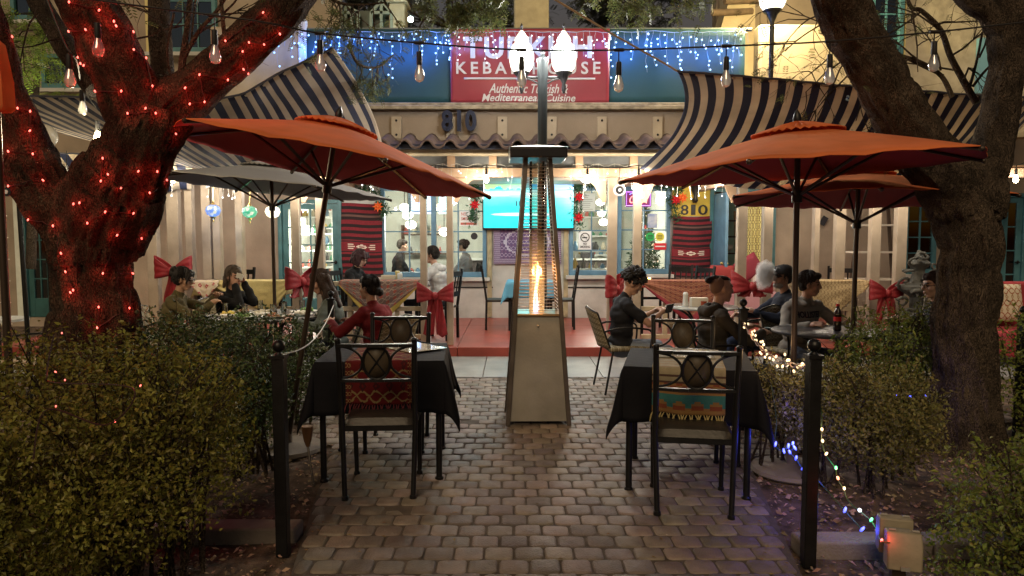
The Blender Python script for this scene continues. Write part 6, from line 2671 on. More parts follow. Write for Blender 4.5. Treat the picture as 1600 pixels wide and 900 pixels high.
# lettering on the grey sweatshirt (part of the garment)
HB = [o for o in bpy.data.objects if o.name.startswith('person') and 'printed with letters' in o.get('label', '')][0]
sw_ = [c for c in HB.children if c.name.startswith('sweatshirt')][0]
bvh = BVHTree.FromPolygons([v.co for v in sw_.data.vertices], [p.vertices for p in sw_.data.polygons])
mb = MB()
text_mesh(mb, 'HOLLISTER', -.135, .135, 0, .062, 0, .004, .03)
zc_ = HB.location.z * 0 + .0
hz_ = max(v.co.z for v in sw_.data.vertices)
Hl = Matrix.Rotation(-HB.rotation_euler.z, 3, 'Z') @ (Vector((0, 0, 0)))
vs = []
for v in mb.v:
    o_ = Vector((-v[0], 1.0, hz_ - .215 + v[2]))
    hit = bvh.ray_cast(o_, Vector((0, -1, 0)))
    y = hit[0].y if hit[0] is not None else .16
    vs.append((-v[0], y + .006 - v[1] * .5, hz_ - .215 + v[2]))
mb.v = vs
mk('lettering', mb, mat('letter_navy', (.02, .022, .035), .8), sw_, smooth=0)

# vapour cloud in front of the man with the cap: an even little volume
mb = MB()
q = W(1196, 428, 7.3)
for (dx, dz, a, b) in ((0, 0, .10, .13), (-.03, -.08, .10, .10), (.06, .02, .07, .07), (.02, .09, .06, .07), (-.05, .05, .06, .08), (.09, -.03, .04, .04)):
    mb.ell(q + Vector((dx, 0, dz)), (a, .07, b), 14, 10)
ob = S('vapour', 'white puff of vapour in front of the man in the black cap', 'smoke', mb, WIRE, kind='stuff')
rm = ob.modifiers.new('remesh', 'REMESH')
rm.mode = 'VOXEL'
rm.voxel_size = .02
vm = bpy.data.materials.new('vapour')
vm.use_nodes = True
n, l = vm.node_tree.nodes, vm.node_tree.links
n.remove(n['Principled BSDF'])
pv = n.new('ShaderNodeVolumePrincipled')
pv.inputs['Color'].default_value = (.98, .98, .98, 1)
tc = n.new('ShaderNodeTexCoord')
nz = n.new('ShaderNodeTexNoise')
nz.inputs['Scale'].default_value = 5
nz.inputs['Detail'].default_value = 4
l.new(tc.outputs['Generated'], nz.inputs['Vector'])
vd = n.new('ShaderNodeVectorMath')
vd.operation = 'DISTANCE'
vd.inputs[1].default_value = (.5, .5, .5)
l.new(tc.outputs['Generated'], vd.inputs[0])
sb = n.new('ShaderNodeMath')
sb.operation = 'MULTIPLY_ADD'
sb.inputs[1].default_value = .7
l.new(nz.outputs[0], sb.inputs[0])
ng = n.new('ShaderNodeMath')
ng.operation = 'MULTIPLY'
ng.inputs[1].default_value = -1
l.new(vd.outputs['Value'], ng.inputs[0])
l.new(ng.outputs[0], sb.inputs[2])
mr = n.new('ShaderNodeMapRange')
mr.inputs[1].default_value = -.12
mr.inputs[2].default_value = .18
mr.inputs[3].default_value = 0
mr.inputs[4].default_value = 70
l.new(sb.outputs[0], mr.inputs[0])
l.new(mr.outputs[0], pv.inputs['Density'])
l.new(pv.outputs[0], n['Material Output'].inputs['Volume'])
ob.data.materials.clear()
ob.data.materials.append(vm)
# ================================================================== trees and bushes
def bark_mat(name, a, b):
    m = mat(name, a, .9, var=.6, vs=7, col2=b, bump=1.0, bs=45, spec=.15)
    n, l = m.node_tree.nodes, m.node_tree.links
    bp = [x for x in n if x.type == 'BUMP'][0]
    bp.inputs['Distance'].default_value = .03
    # long vertical cracks between bark plates
    tc = n.new('ShaderNodeTexCoord')
    mp = n.new('ShaderNodeMapping')
    mp.inputs['Scale'].default_value = (30, 30, 7)
    l.new(tc.outputs['Object'], mp.inputs[0])
    nz = n.new('ShaderNodeTexNoise')
    nz.inputs['Scale'].default_value = 6
    l.new(tc.outputs['Object'], nz.inputs['Vector'])
    va = n.new('ShaderNodeVectorMath')
    va.operation = 'MULTIPLY_ADD'
    va.inputs[1].default_value = (3, 3, 3)
    l.new(nz.outputs['Color'], va.inputs[0])
    l.new(mp.outputs[0], va.inputs[2])
    vo = n.new('ShaderNodeTexVoronoi')
    vo.feature = 'DISTANCE_TO_EDGE'
    l.new(va.outputs[0], vo.inputs['Vector'])
    mr = n.new('ShaderNodeMapRange')
    mr.inputs[1].default_value = 0
    mr.inputs[2].default_value = .16
    l.new(vo.outputs[0], mr.inputs[0])
    b2_ = n.new('ShaderNodeBump')
    b2_.inputs['Strength'].default_value = .9
    b2_.inputs['Distance'].default_value = .03
    l.new(mr.outputs[0], b2_.inputs['Height'])
    l.new(bp.outputs[0], b2_.inputs['Normal'])
    l.new(b2_.outputs[0], n['Principled BSDF'].inputs['Normal'])
    # darker cracks in the bark colour itself
    src = n['Principled BSDF'].inputs['Base Color'].links[0].from_socket
    hs = n.new('ShaderNodeHueSaturation')
    m3 = n.new('ShaderNodeMapRange')
    m3.inputs[1].default_value = 0
    m3.inputs[2].default_value = .13
    m3.inputs[3].default_value = .35
    m3.inputs[4].default_value = 1.15
    l.new(vo.outputs[0], m3.inputs[0])
    l.new(m3.outputs[0], hs.inputs['Value'])
    l.new(src, hs.inputs['Color'])
    l.new(hs.outputs[0], n['Principled BSDF'].inputs['Base Color'])
    return m
bark_a = bark_mat('bark_brown', (.10, .068, .045), (.04, .027, .019))
bark_b = bark_mat('bark_grey', (.13, .098, .07), (.05, .037, .027))


def limb(mb, spec, seed=0, n=72, amp=.12, step=.022):
    """spec: (px, py, Y, half width in px) list -> knobbly bark tube"""
    P_ = [W(a, b, c) for a, b, c, d in spec]
    Rr = [d * c / FOC * math.cos(math.atan((a - 800) / FOC)) * .97 for a, b, c, d in spec]
    L = sum((P_[i + 1] - P_[i]).length for i in range(len(P_) - 1))
    N = max(6, int(L / step))
    pts = resample(P_, N)
    rad = [interp([Vector((r, 0, 0)) for r in Rr], i / N).x for i in range(N + 1)]
    pts = [p + Vector((noise.noise(Vector((i * .09, seed, 0))), noise.noise(Vector((i * .09, seed, 5))), 0)) * rad[i] * .16 for i, p in enumerate(pts)]
    def fn(i, a):
        s = i * step
        c, d = math.cos(a), math.sin(a)
        big = noise.noise(Vector((c * 1.1 + seed, d * 1.1, s * 1.6)))
        tw = a + s * .6
        c2, d2 = math.cos(tw), math.sin(tw)
        rid = abs(noise.noise(Vector((c2 * 5.5, d2 * 5.5, s * 2.2 + seed))))
        fin = noise.noise(Vector((c2 * 13, d2 * 13, s * 7 + seed)))
        return 1 + amp * (.6 * big + 1.8 * (rid - .25) + .5 * fin)
    mb.tube(pts, rad, n, fn=fn)
    return pts, rad


def twigs(mb, start, d0, L, r, depth, out, rr, droop=.25, spread=.7):
    """branching twig; collects end points for leaves"""
    n = 5
    pts = [Vector(start)]
    d = Vector(d0).normalized()
    for k in range(n):
        d = (d + Vector((rr.gauss(0, .16), rr.gauss(0, .16), rr.gauss(0, .16) - droop * .12))).normalized()
        pts.append(pts[-1] + d * (L / n))
    mb.tube(pts, [r * (1 - .6 * k / n) for k in range(n + 1)], 5 if r < .01 else 7, cap=False)
    if depth == 0:
        out.extend(pts[1:])
        return
    for k in range(rr.choice((2, 3, 3))):
        i = rr.randint(2, n)
        dd = (d + Vector((rr.gauss(0, spread), rr.gauss(0, spread), rr.gauss(0, spread)))).normalized()
        twigs(mb, pts[i], dd, L * rr.uniform(.55, .8), r * .55, depth - 1, out, rr, droop, spread)


def sprays(mb, ends, n_each, size, rr, droop=.12, asp=.22):
    for p in ends:
        for k in range(n_each):
            # a feathery leaf: a short stalk with paired leaflets
            d = Vector((rr.gauss(0, 1), rr.gauss(0, 1), rr.gauss(0, .6) - droop * 4)).normalized()
            s = Vector((rr.gauss(0, 1), rr.gauss(0, 1), rr.gauss(0, 1)))
            s = (s - d * s.dot(d)).normalized()
            q = p + Vector((rr.gauss(0, .03), rr.gauss(0, .03), rr.gauss(0, .03)))
            m_ = 6
            for j in range(1, m_):
                b = q + d * size * j / m_ + Vector((0, 0, -.02 * (j / m_) ** 2))
                ll = size * .34 * (1 - .4 * abs(j / m_ - .4))
                for sg in (-1, 1):
                    tip = b + (s * sg + d * .45) * ll
                    wv = d * ll * asp
                    mb.add([b, b + (tip - b) * .5 + wv, tip, b + (tip - b) * .5 - wv], [(0, 1, 2, 3)])


leaf_mesq = mat('mesquite_leaf', (.085, .10, .035), .55, island=.45, trl=.3)
# ---------------------------------------------------------------- the forked tree wrapped in red lights
YT = 4.45
t = T('forked_tree', 'massive forked tree trunk wrapped in strings of small red lights', 'tree', (W(150, 520, YT).x, YT, 0))
mb = MB()
limb(mb, [(150, 790, YT, 118), (148, 640, YT, 98), (147, 520, YT, 82), (148, 450, YT, 68), (147, 405, YT, 70), (152, 365, YT, 80), (170, 320, YT - .02, 82), (190, 280, YT - .03, 72), (208, 245, YT - .05, 62), (228, 205, YT - .08, 58), (240, 165, YT - .08, 48)], 1, 84)
limb(mb, [(130, 400, YT, 44), (100, 345, YT - .02, 48), (58, 280, YT - .05, 52), (30, 215, YT - .1, 47), (4, 150, YT - .15, 44), (-18, 80, YT - .2, 42), (-40, -30, YT - .3, 36), (-90, -160, YT - .3, 24), (-120, -280, YT - .3, 6)], 7, 64)
limb(mb, [(232, 225, YT - .05, 54), (212, 165, YT - .1, 54), (186, 105, YT - .16, 50), (160, 50, YT - .22, 48), (135, -5, YT - .3, 46), (110, -70, YT - .4, 40), (70, -200, YT - .4, 26), (50, -330, YT - .4, 6)], 13, 64)
limb(mb, [(232, 215, YT - .05, 52), (270, 170, YT, 44), (330, 118, YT + .08, 37), (388, 66, YT + .15, 35), (440, 14, YT + .2, 34), (490, -50, YT + .3, 30), (560, -150, YT + .3, 20), (610, -260, YT + .3, 5)], 19, 64)
FT = mk('trunk', mb, bark_a, t, w=True, smooth=80)
mb = MB()
limb(mb, [(150, 140, YT + .5, 20), (105, 75, YT + .5, 20), (62, 5, YT + .5, 18), (40, -40, YT + .5, 15), (10, -160, YT + .5, 4)], 23, 28)
limb(mb, [(250, 190, YT + .35, 22), (254, 120, YT + .4, 20), (250, 50, YT + .45, 19), (246, -40, YT + .5, 15), (240, -200, YT + .5, 4)], 29, 28)
mk('limb', mb, bark_b, t, w=True, smooth=80)
mb = MB()
for sp in ([(282, 142, 4.4, 6.5), (286, 90, 4.42, 6), (293, 40, 4.45, 5), (300, -30, 4.5, 4.5)], [(288, 90, 4.42, 4), (310, 50, 4.45, 3.4), (340, 15, 4.5, 3), (362, -20, 4.5, 2.6)], [(352, 62, 4.5, 4), (348, 30, 4.5, 3.5), (344, -20, 4.5, 3)], [(272, 150, 4.5, 3), (262, 80, 4.5, 2.4), (272, 20, 4.5, 2)], [(315, 40, 4.6, 2), (300, 70, 4.6, 2), (304, 10, 4.6, 1.6), (308, -20, 4.6, 1.4)]):
    limb(mb, sp, 31, 10, .05)
rr = random.Random(4)
ends = []
for px, py, d in ((300, 60, (.6, .1, .6)), (330, 25, (.8, 0, .3)), (100, 60, (-.7, .2, -.1)), (60, 20, (-.6, .2, -.6)), (262, 60, (-.5, .2, .3)), (350, 20, (.5, .1, .4)), (215, 60, (.4, 0, .1)), (225, 110, (.5, 0, -.1))):
    twigs(mb, W(px, py, 4.55), d, .42, .007, 2, ends, rr)
mk('twigs', mb, bark_b, t, w=True, smooth=80)
mb = MB()
sprays(mb, ends[::5], 1, .09, rr)
mk('leaves', mb, leaf_mesq, t, w=True, smooth=0)
# ---------------------------------------------------------------- leaning tree on the right
YR = 5.15
t = T('leaning_tree', 'thick grey brown tree on the right splitting into a leaning limb and an upright one', 'tree', (W(1508, 600, YR).x, YR, 0))
mb = MB()
limb(mb, [(1500, 760, YR, 92), (1505, 660, YR, 66), (1508, 560, YR, 54), (1508, 470, YR, 51), (1514, 390, YR, 52), (1513, 330, YR, 56), (1510, 285, YR, 54), (1506, 262, YR, 40)], 41, 84)
limb(mb, [(1500, 320, YR, 56), (1470, 268, YR - .02, 52), (1420, 200, YR - .08, 48), (1385, 140, YR - .12, 42), (1352, 80, YR - .16, 40), (1322, 25, YR - .2, 42), (1290, -50, YR - .3, 38), (1230, -180, YR - .3, 24), (1200, -320, YR - .3, 6)], 43, 64)
limb(mb, [(1520, 330, YR, 54), (1538, 270, YR, 42), (1556, 200, YR, 35), (1570, 120, YR, 31), (1578, 40, YR, 34), (1580, -50, YR, 32), (1600, -180, YR, 22), (1610, -320, YR, 6)], 47, 56)
limb(mb, [(1572, 50, YR, 30), (1545, 22, YR, 20), (1518, 4, YR, 18), (1490, -30, YR, 14), (1440, -120, YR, 4)], 53, 40)
mk('trunk', mb, bark_b, t, w=True, smooth=80)
mb = MB()
for sp in ([(1525, 160, 5.6, 6.5), (1505, 125, 5.6, 6), (1485, 88, 5.6, 5.6), (1470, 48, 5.6, 5), (1440, 17, 5.6, 4), (1424, 12, 5.6, 3.5), (1412, -20, 5.6, 3)], [(1488, 152, 5.5, 5), (1472, 120, 5.5, 4.2), (1440, 98, 5.5, 3.6), (1398, 84, 5.5, 3)], [(1474, 118, 5.5, 2.6), (1450, 108, 5.5, 2.2), (1405, 86, 5.5, 2)], [(1514, 140, 5.6, 3), (1525, 100, 5.6, 2.4), (1535, 50, 5.6, 2)], [(1520, 135, 5.6, 2.6), (1545, 105, 5.6, 2.2), (1580, 80, 5.6, 1.8)]):
    limb(mb, sp, 61, 10, .06)
ends = []
rr = random.Random(9)
for px, py, d in ((1470, 48, (-.5, .1, .4)), (1485, 88, (.5, .1, .4)), (1440, 17, (-.6, 0, -.4)), (1440, 98, (-.3, .1, .5)), (1505, 125, (.3, .2, .6)), (1420, 90, (-.4, 0, -.4)), (1470, 110, (0, .1, .7)), (1495, 110, (-.5, .2, .3)), (1530, 90, (.2, .1, .7)), (1460, 40, (.6, .1, .2)), (1425, 14, (0, .1, -.7)),
                  (1340, 60, (-.8, .2, -.3)), (1345, 75, (-.8, .2, -.6)), (1330, 45, (-.7, .2, .2)), (1355, 95, (-.8, .2, -.5)), (1320, 20, (-.8, .2, -.1)), (1365, 110, (-.7, .2, -.8)), (1335, 70, (-.5, .3, -.8)), (1310, 5, (-.8, .2, -.4))):
    twigs(mb, W(px, py, 5.45), d, .50, .0085, 3, ends, rr, .5, .6)
mk('twigs', mb, bark_b, t, w=True, smooth=80)
mb = MB()
sprays(mb, ends[::9], 1, .07, rr)
mk('leaves', mb, leaf_mesq, t, w=True, smooth=0)
# ---------------------------------------------------------------- hanging sprays of an overhead branch, dark trees behind
def hanging_branch(label, pts_px, seed, nb, L, spread_z=-.8, leafs=2, size=.11):
    rr_ = random.Random(seed)
    P_ = [W(*q) for q in pts_px]
    t_ = T('hanging_branch', label, 'branch', P_[0], group='leafy branches hanging in from above')
    mb_ = MB()
    c = resample(P_, 12)
    mb_.tube(c, [.02 - .001 * k for k in range(13)], 7)
    en = []
    for k in range(nb):
        twigs(mb_, c[rr_.randint(1, 12)], (rr_.gauss(0, .5), rr_.gauss(0, .3), spread_z), L * rr_.uniform(.5, 1.1), .006, 1, en, rr_, .9, .5)
    mk('twigs', mb_, bark_b, t_, w=True)
    mb_ = MB()
    sprays(mb_, en, leafs, size, rr_)
    mk('leaves', mb_, leaf_mesq, t_, w=True, smooth=0)
hanging_branch('leafy branch hanging over the teal tarp just left of the banner top', [(640, -60, 6.8), (680, -18, 6.8), (730, -12, 6.8), (775, -22, 6.8)], 3, 16, .26, leafs=2)
hanging_branch('thin leafy branch hanging over the striped sail corner', [(480, -40, 6.4), (520, 0, 6.5), (560, 8, 6.6), (600, 4, 6.6)], 5, 16, .45, leafs=1, size=.09)
hanging_branch('leafy branch hanging against the night sky right of the globe lamps', [(940, -50, 6.8), (980, -16, 6.8), (1040, -18, 6.8), (1100, -30, 6.8)], 8, 13, .30, leafs=1)
hanging_branch('drooping leafy twigs in front of the teal tarp beside the sail', [(545, 70, 7.6), (560, 100, 7.6), (590, 105, 7.7), (615, 85, 7.8)], 12, 10, .30, leafs=1, size=.08)
# lit pepper tree at the upper left
t = T('pepper_tree', 'feathery bright green tree lit from below beside the forked limb', 'tree', (W(50, 160, 9.5).x, 9.5, 0))
mb = MB()
limb(mb, [(48, 420, 9.5, 9), (52, 250, 9.5, 8), (56, 150, 9.5, 6), (60, 60, 9.5, 4), (62, -20, 9.5, 3)], 71, 14, .06, .06)
ends = []
rr = random.Random(21)
for k in range(26):
    twigs(mb, W(57 + rr.uniform(-8, 8), rr.uniform(20, 155), 9.5), (rr.gauss(0, .8), rr.gauss(-.3, .4), .15), .42, .008, 1, ends, rr, .9, .5)
mk('trunk', mb, bark_b, t, w=True)
mb = MB()
sprays(mb, ends, 2, .17, rr, .2, .16)
light(W(62, 170, 8.9), (1, .95, .55), 5, .08, t)
mk('crown', mb, mat('pepper_leaf', (.17, .24, .04), .5, island=.3, trl=.3), t, w=True, smooth=0)
# dark trees against the sky
for i, (px, py, Y, s, lab) in enumerate(((700, -6, 19, 1.6, 'dark tree top against the night sky left of the chimney'), (985, -22, 21, 1.1, 'dark tree top against the night sky right of the chimney'), (575, 20, 20, 1.2, 'dark tree top behind the roof greenhouse'))):
    c = W(px, py, Y)
    t = T('background_tree', lab, 'tree', (c.x, Y, 0), group='trees behind the roof')
    mb = MB()
    mb.tube([(c.x, Y, 0), (c.x + .1, Y, c.z * .6), (c.x, Y, c.z)], [.2, .15, .05], 8)
    ends = []
    rr = random.Random(40 + i)
    for k in range(12):
        twigs(mb, (c.x, Y, c.z - s * .5), (rr.gauss(0, 1), rr.gauss(0, .6), rr.uniform(-.1, 1)), s * .9, .04, 2, ends, rr, .2)
    mk('trunk', mb, bark_b, t, w=True)
    mb = MB()
    sprays(mb, ends, 2, .28, rr)
    mk('crown', mb, mat('dark_leaf', (.022, .030, .013), .6, island=.4), t, w=True, smooth=0)

# ---------------------------------------------------------------- bushes
def bush(label, blobs, n, size, m, stems=10, seed=1, name='round_bush', group=None, asp=.55, up=.35, dens=.55, twm=None):
    """blobs: (x, y, z, rx, ry, rz)"""
    rr_ = random.Random(seed)
    global rnd
    old = rnd
    rnd = rr_
    x0 = sum(b[0] for b in blobs) / len(blobs)
    y0 = sum(b[1] for b in blobs) / len(blobs)
    t_ = T(name, label, 'bush', (x0, y0, 0), group=group)
    vol = [b[3] * b[4] + b[4] * b[5] for b in blobs]
    tot = sum(vol)
    mb_ = MB()
    tw = MB()
    for b, v_ in zip(blobs, vol):
        c = Vector(b[:3])
        L = []
        k = int(n * v_ / tot)
        while len(L) < k:
            d = Vector((rr_.gauss(0, 1), rr_.gauss(0, 1), rr_.gauss(0, 1)))
            d.normalize()
            lump = 1 + .30 * noise.noise(d * 2.3 + c) + .26 * noise.noise(d * 5.5 + c)
            rad = (rr_.random() ** .45) if rr_.random() > dens else rr_.uniform(.86, 1.06)
            hole = noise.noise(d * 5.5 + c * 2)
            if hole < -.22 and rad > .66:
                continue
            p = c + Vector((d.x * b[3], d.y * b[4], d.z * b[5])) * (rad * lump)
            if p.z < .03:
                continue
            L.append(p)
        cc = c
        leaf_cloud(mb_, L, size, lambda p: (p - cc).normalized() * .8 + Vector((0, -.1, up)), .35, asp)
        for q in range(stems):
            d = Vector((rr_.gauss(0, 1), rr_.gauss(0, 1), abs(rr_.gauss(0, 1)) + .4)).normalized()
            e = c + Vector((d.x * b[3], d.y * b[4], d.z * b[5])) * rr_.uniform(.8, 1.05)
            s_ = Vector((c.x + rr_.uniform(-.12, .12), c.y + rr_.uniform(-.12, .12), 0))
            mid = s_.lerp(e, .5) + Vector((rr_.uniform(-.06, .06), rr_.uniform(-.06, .06), .08))
            tw.tube(resample([s_, mid, e], 8), [.010 - .001 * i_ for i_ in range(9)], 5)
            for w_ in range(3):
                b_ = s_.lerp(e, rr_.uniform(.6, 1))
                tw.tube([b_, b_ + d * rr_.uniform(.08, .2) + Vector((rr_.gauss(0, .05), rr_.gauss(0, .05), rr_.uniform(0, .08)))], [.004, .0015], 4)
    # long shoots poking out of the clipped mass
    for b in blobs:
        c = Vector(b[:3])
        for q in range(16):
            d = Vector((rr_.gauss(0, 1), rr_.gauss(0, 1) - .4, abs(rr_.gauss(0, .8)) + .3)).normalized()
            e = c + Vector((d.x * b[3], d.y * b[4], d.z * b[5])) * 1.0
            g = (d + Vector((rr_.gauss(0, .3), rr_.gauss(0, .3), .5))).normalized() * rr_.uniform(.06, .17)
            tw.tube([e - g * .6, e + g * .4, e + g], [.003, .002, .001], 4)
            leaf_cloud(mb_, [e + g * rr_.random() for _ in range(9)], size * 1.35, None, .35, asp * .8)
    mk('foliage', mb_, m, t_, w=True, smooth=0)
    mk('stems', tw, bark_b, t_, w=True)
    rnd = old
    return t_
lf1 = mat('bush_leaf_olive', (.22, .21, .036), .5, var=.5, vs=3.2, island=.38, trl=.25, spec=.4)
lf2 = mat('bush_leaf_dark', (.06, .095, .03), .5, var=.5, vs=4.5, island=.5, trl=.1, spec=.4)
lf3 = mat('bush_leaf_green', (.18, .22, .04), .5, var=.4, vs=4.5, island=.45, trl=.2, spec=.4)
lf4 = mat('bush_leaf_brown', (.19, .17, .05), .55, var=.5, vs=3.2, island=.34, trl=.1, spec=.35)
bush('big round olive green bush in front of the red lit forked trunk', [(-1.78, 3.05, .66, .56, .5, .48), (-2.25, 3.0, .55, .62, .55, .58), (-1.56, 3.2, .68, .33, .36, .33), (-2.2, 2.72, .34, .5, .42, .40), (-1.72, 2.9, .42, .28, .28, .24)], 40000, .0225, lf1, 14, 1)
bush('dark leafy bush between the big round bush and the black clothed table', [(-1.85, 4.45, .66, .36, .36, .40), (-2.25, 4.5, .62, .5, .42, .45), (-1.66, 4.6, .56, .17, .2, .27)], 16000, .026, lf2, 10, 2)
bush('low dark bush in front of the crowded round table', [(-2.1, 6.0, .55, .55, .3, .36), (-2.75, 6.0, .5, .55, .32, .38), (-1.75, 5.75, .42, .26, .25, .36)], 9000, .032, lf2, 8, 3)
bush('bright leafy bush left of the thick tree trunk, under the glasses wearer', [(2.98, 5.55, .60, .34, .30, .40), (2.74, 5.5, .42, .28, .3, .36), (3.4, 5.8, .58, .36, .3, .40)], 10000, .029, lf3, 8, 4)
bush('brownish low bush between the black post and the thick tree trunk', [(1.95, 4.35, .50, .27, .28, .28), (2.26, 4.25, .46, .34, .32, .33), (2.52, 4.5, .38, .22, .24, .26), (1.78, 4.75, .46, .20, .22, .26)], 17000, .024, lf4, 9, 5)
bush('light green bush at the bottom right corner by the outlet box', [(2.28, 2.95, .30, .42, .36, .40), (2.62, 2.9, .40, .45, .4, .46), (2.35, 2.62, .22, .34, .3, .28)], 17000, .025, lf3, 9, 6)
bush('green bush right of the thick tree trunk', [(3.95, 5.1, .60, .38, .36, .46), (4.3, 5.0, .5, .4, .36, .46)], 7000, .03, lf3, 7, 7)
bush('low green plant tuft between the concrete disc and the brick path', [(-1.95, 5.0, .22, .22, .2, .22)], 1400, .03, lf3, 6, 8)
# ================================================================== railings, throws, bows, string lights and small things
railm = mat('rail_cream', (.46, .38, .26), .6, var=.25, vs=6, bump=.2, bs=40)
def railing(px0, px1, label, Y=9.52):
    a, b = W(px0, 440, Y).x, W(px1, 440, Y).x
    t = T('porch_railing', label, 'railing', ((a + b) / 2, Y, .14), group='railings of the porch')
    for z, nm in ((.96, 'top_rail'), (.62, 'middle_rail'), (.24, 'bottom_rail')):
        mb = MB()
        mb.b2(a, b, Y - .03, Y + .03, z - .03, z + .03)
        mk(nm, mb, railm, t, w=True, bevel=.005)
    k = max(2, int((b - a) / .26))
    for i in range(1, k):
        x = a + (b - a) * i / k
        mb = MB()
        mb.b2(x - .03, x + .03, Y - .022, Y + .022, .272, .588)
        mk('baluster', mb, railm, t, w=True)
        mb = MB()
        mb.b2(x - .03, x + .03, Y - .022, Y + .022, .652, .928)
        mk('baluster', mb, railm, t, w=True)
    return t
railing(510, 657, 'cream porch railing between the glass door and the paired posts')
railing(300, 455, 'cream porch railing behind the napkin holding diner')
railing(1003, 1150, 'cream porch railing behind the curly haired person')
railing(1208, 1358, 'cream porch railing behind the man in the black cap')
# dark backs of tables below the rails are what the shade shows; cloths over the rail
def throw(label, px0, px1, pyt, apex, Y, mats, mfn, nu=30, nv=24, top_over=.25):
    """cloth hung over the rail; lower edge a point"""
    A, B, C = W(px0, pyt, Y), W(px1, pyt, Y), W(apex[0], apex[1], Y)
    zr = .998
    def fn(u, v):
        x = A.x + (B.x - A.x) * u
        xa = (C.x - A.x) / (B.x - A.x)
        k = u / xa if u < xa else (1 - u) / (1 - xa)
        zl = zr - .06 - (zr - .06 - C.z) * min(1, max(.0, k))
        if v < .2:
            q = v / .2
            return (x, Y + .28 * (1 - q), zr + .006)
        q = (v - .2) / .8
        return (x, Y - .012 - .03 * math.sin(q * PI * .5) + .012 * math.sin(u * 19) * q + .014 * noise.noise(Vector((u * 6, q * 4, px0))), zr + (zl - zr) * q)
    mb = MB()
    mb.grid(fn, nu, nv, mfn)
    return S('rail_throw', label, 'throw', mb, mats, 'cloths hung over the railing', solid=.006, smooth=60)
straw = mat('throw_straw', (.42, .33, .13), .9, bump=.4, bs=90, var=.25, vs=12)
gold = mat('throw_gold', (.38, .27, .06), .85, bump=.3, bs=120)
kil = rug_material('kilim_grey', (.15, .095, .08), (.27, .20, .15), (.28, .05, .03), 6, 6)
mar = mat('throw_maroon', (.20, .018, .03), .8, bump=.3, bs=120)
pais = rug_material('throw_paisley', (.20, .075, .05), (.28, .15, .09), (.10, .03, .03), 9, 9)
lace = rug_material('throw_lace', (.36, .27, .15), (.22, .15, .08), (.17, .11, .06), 11, 8)
dia = rug_material('throw_diamond', (.40, .32, .22), (.40, .32, .26), (.28, .05, .06), 2, 2)
throw('straw yellow cloth hanging in a point over the rail behind the napkin holding diner', 330, 456, 433, (425, 492), 9.485, [straw], None)
throw('small red and white diamond cloth on the rail beside the olive cardigan', 300, 342, 433, (322, 468), 9.46, [dia], None, 16, 16)
def edge(i, j):
    if j < 4:
        return 0
    return 1 if j > 19 else 0
throw('brown patterned kilim with a golden border hanging in a point over the rail', 530, 656, 438, (592, 512), 9.485, [kil, gold], edge)
throw('dark red paisley cloth with maroon border hanging in a point over the rail', 1004, 1150, 441, (1078, 508), 9.485, [pais, mar], edge)
throw('beige lace patterned cloth hanging over the rail behind the grey sweatshirt', 1236, 1357, 450, (1296, 496), 9.485, [lace], None)

# ---------------------------------------------------------------- red bows
bowm = mat('bow_red', (.23, .006, .012), .55, bump=.4, bs=35, var=.3, vs=12, spec=.5)
def bow(px, py, Y, s, rz, label, tails=.5):
    q = W(px, py, Y)
    t = T('red_bow', label, 'bow', q, rz, 'red velvet bows on the porch posts')
    for sd in (-1, 1):
        mb = MB()
        def fn(u, v):
            a = u * 2 * PI
            x = .5 * s * (1 - math.cos(a)) * .5
            spread = (.18 + .95 * (x / (.5 * s)) ** .8) * .27 * s
            y = -.085 * s * 2 * math.sin(a) * .8
            fold = .018 * math.sin(v * 20 + a) * s * 2 * x
            return (sd * (x + .01), y - .03 + fold, (v - .5) * 2 * spread + .22 * x)
        mb.grid(fn, 24, 16)
        mk('loop', mb, bowm, t, smooth=60, solid=.004)
    mb = MB()
    mb.ell((0, -.06 * s * 2, 0), (.055 * s * 2, .05 * s * 2, .06 * s * 2), 12, 8)
    mk('knot', mb, bowm, t)
    for sd in (-1, 1):
        mb = MB()
        def ft(u, v):
            w_ = .05 * s * 2 * (1 + .6 * v)
            x = sd * (.03 + .07 * s * 2 * v) + (u - .5) * 2 * w_
            z = -v * tails + (.05 * abs(u - .5) * 2 if v > .97 else 0)
            return (x, -.03 - .02 * sd * (v > 0) + .015 * math.sin(u * 9 + v * 7), z)
        mb.grid(ft, 8, 14)
        mk('tail', mb, bowm, t, smooth=60, solid=.004)
    return t
bow(680, 462, 9.26, .46, R(4), 'big red bow with long tails between the paired posts left of the heater', .55)
bow(273, 424, 9.5, .52, R(-8), 'big red bow on the left post above the olive cardigan', .5)
bow(468, 440, 9.26, .50, R(60), 'red bow seen sideways on the post beside the tilted umbrella pole', .22)
bow(957, 452, 9.24, .50, R(62), 'red bow with tail seen sideways on the post above the curly haired person', .60)
bow(1174, 447, 9.24, .52, R(-5), 'big red bow between the undercut diner and the man in the black cap', .15)
bow(1383, 458, 9.45, .46, R(6), 'big red bow with long tails on the right post pair near the thick trunk', .42)

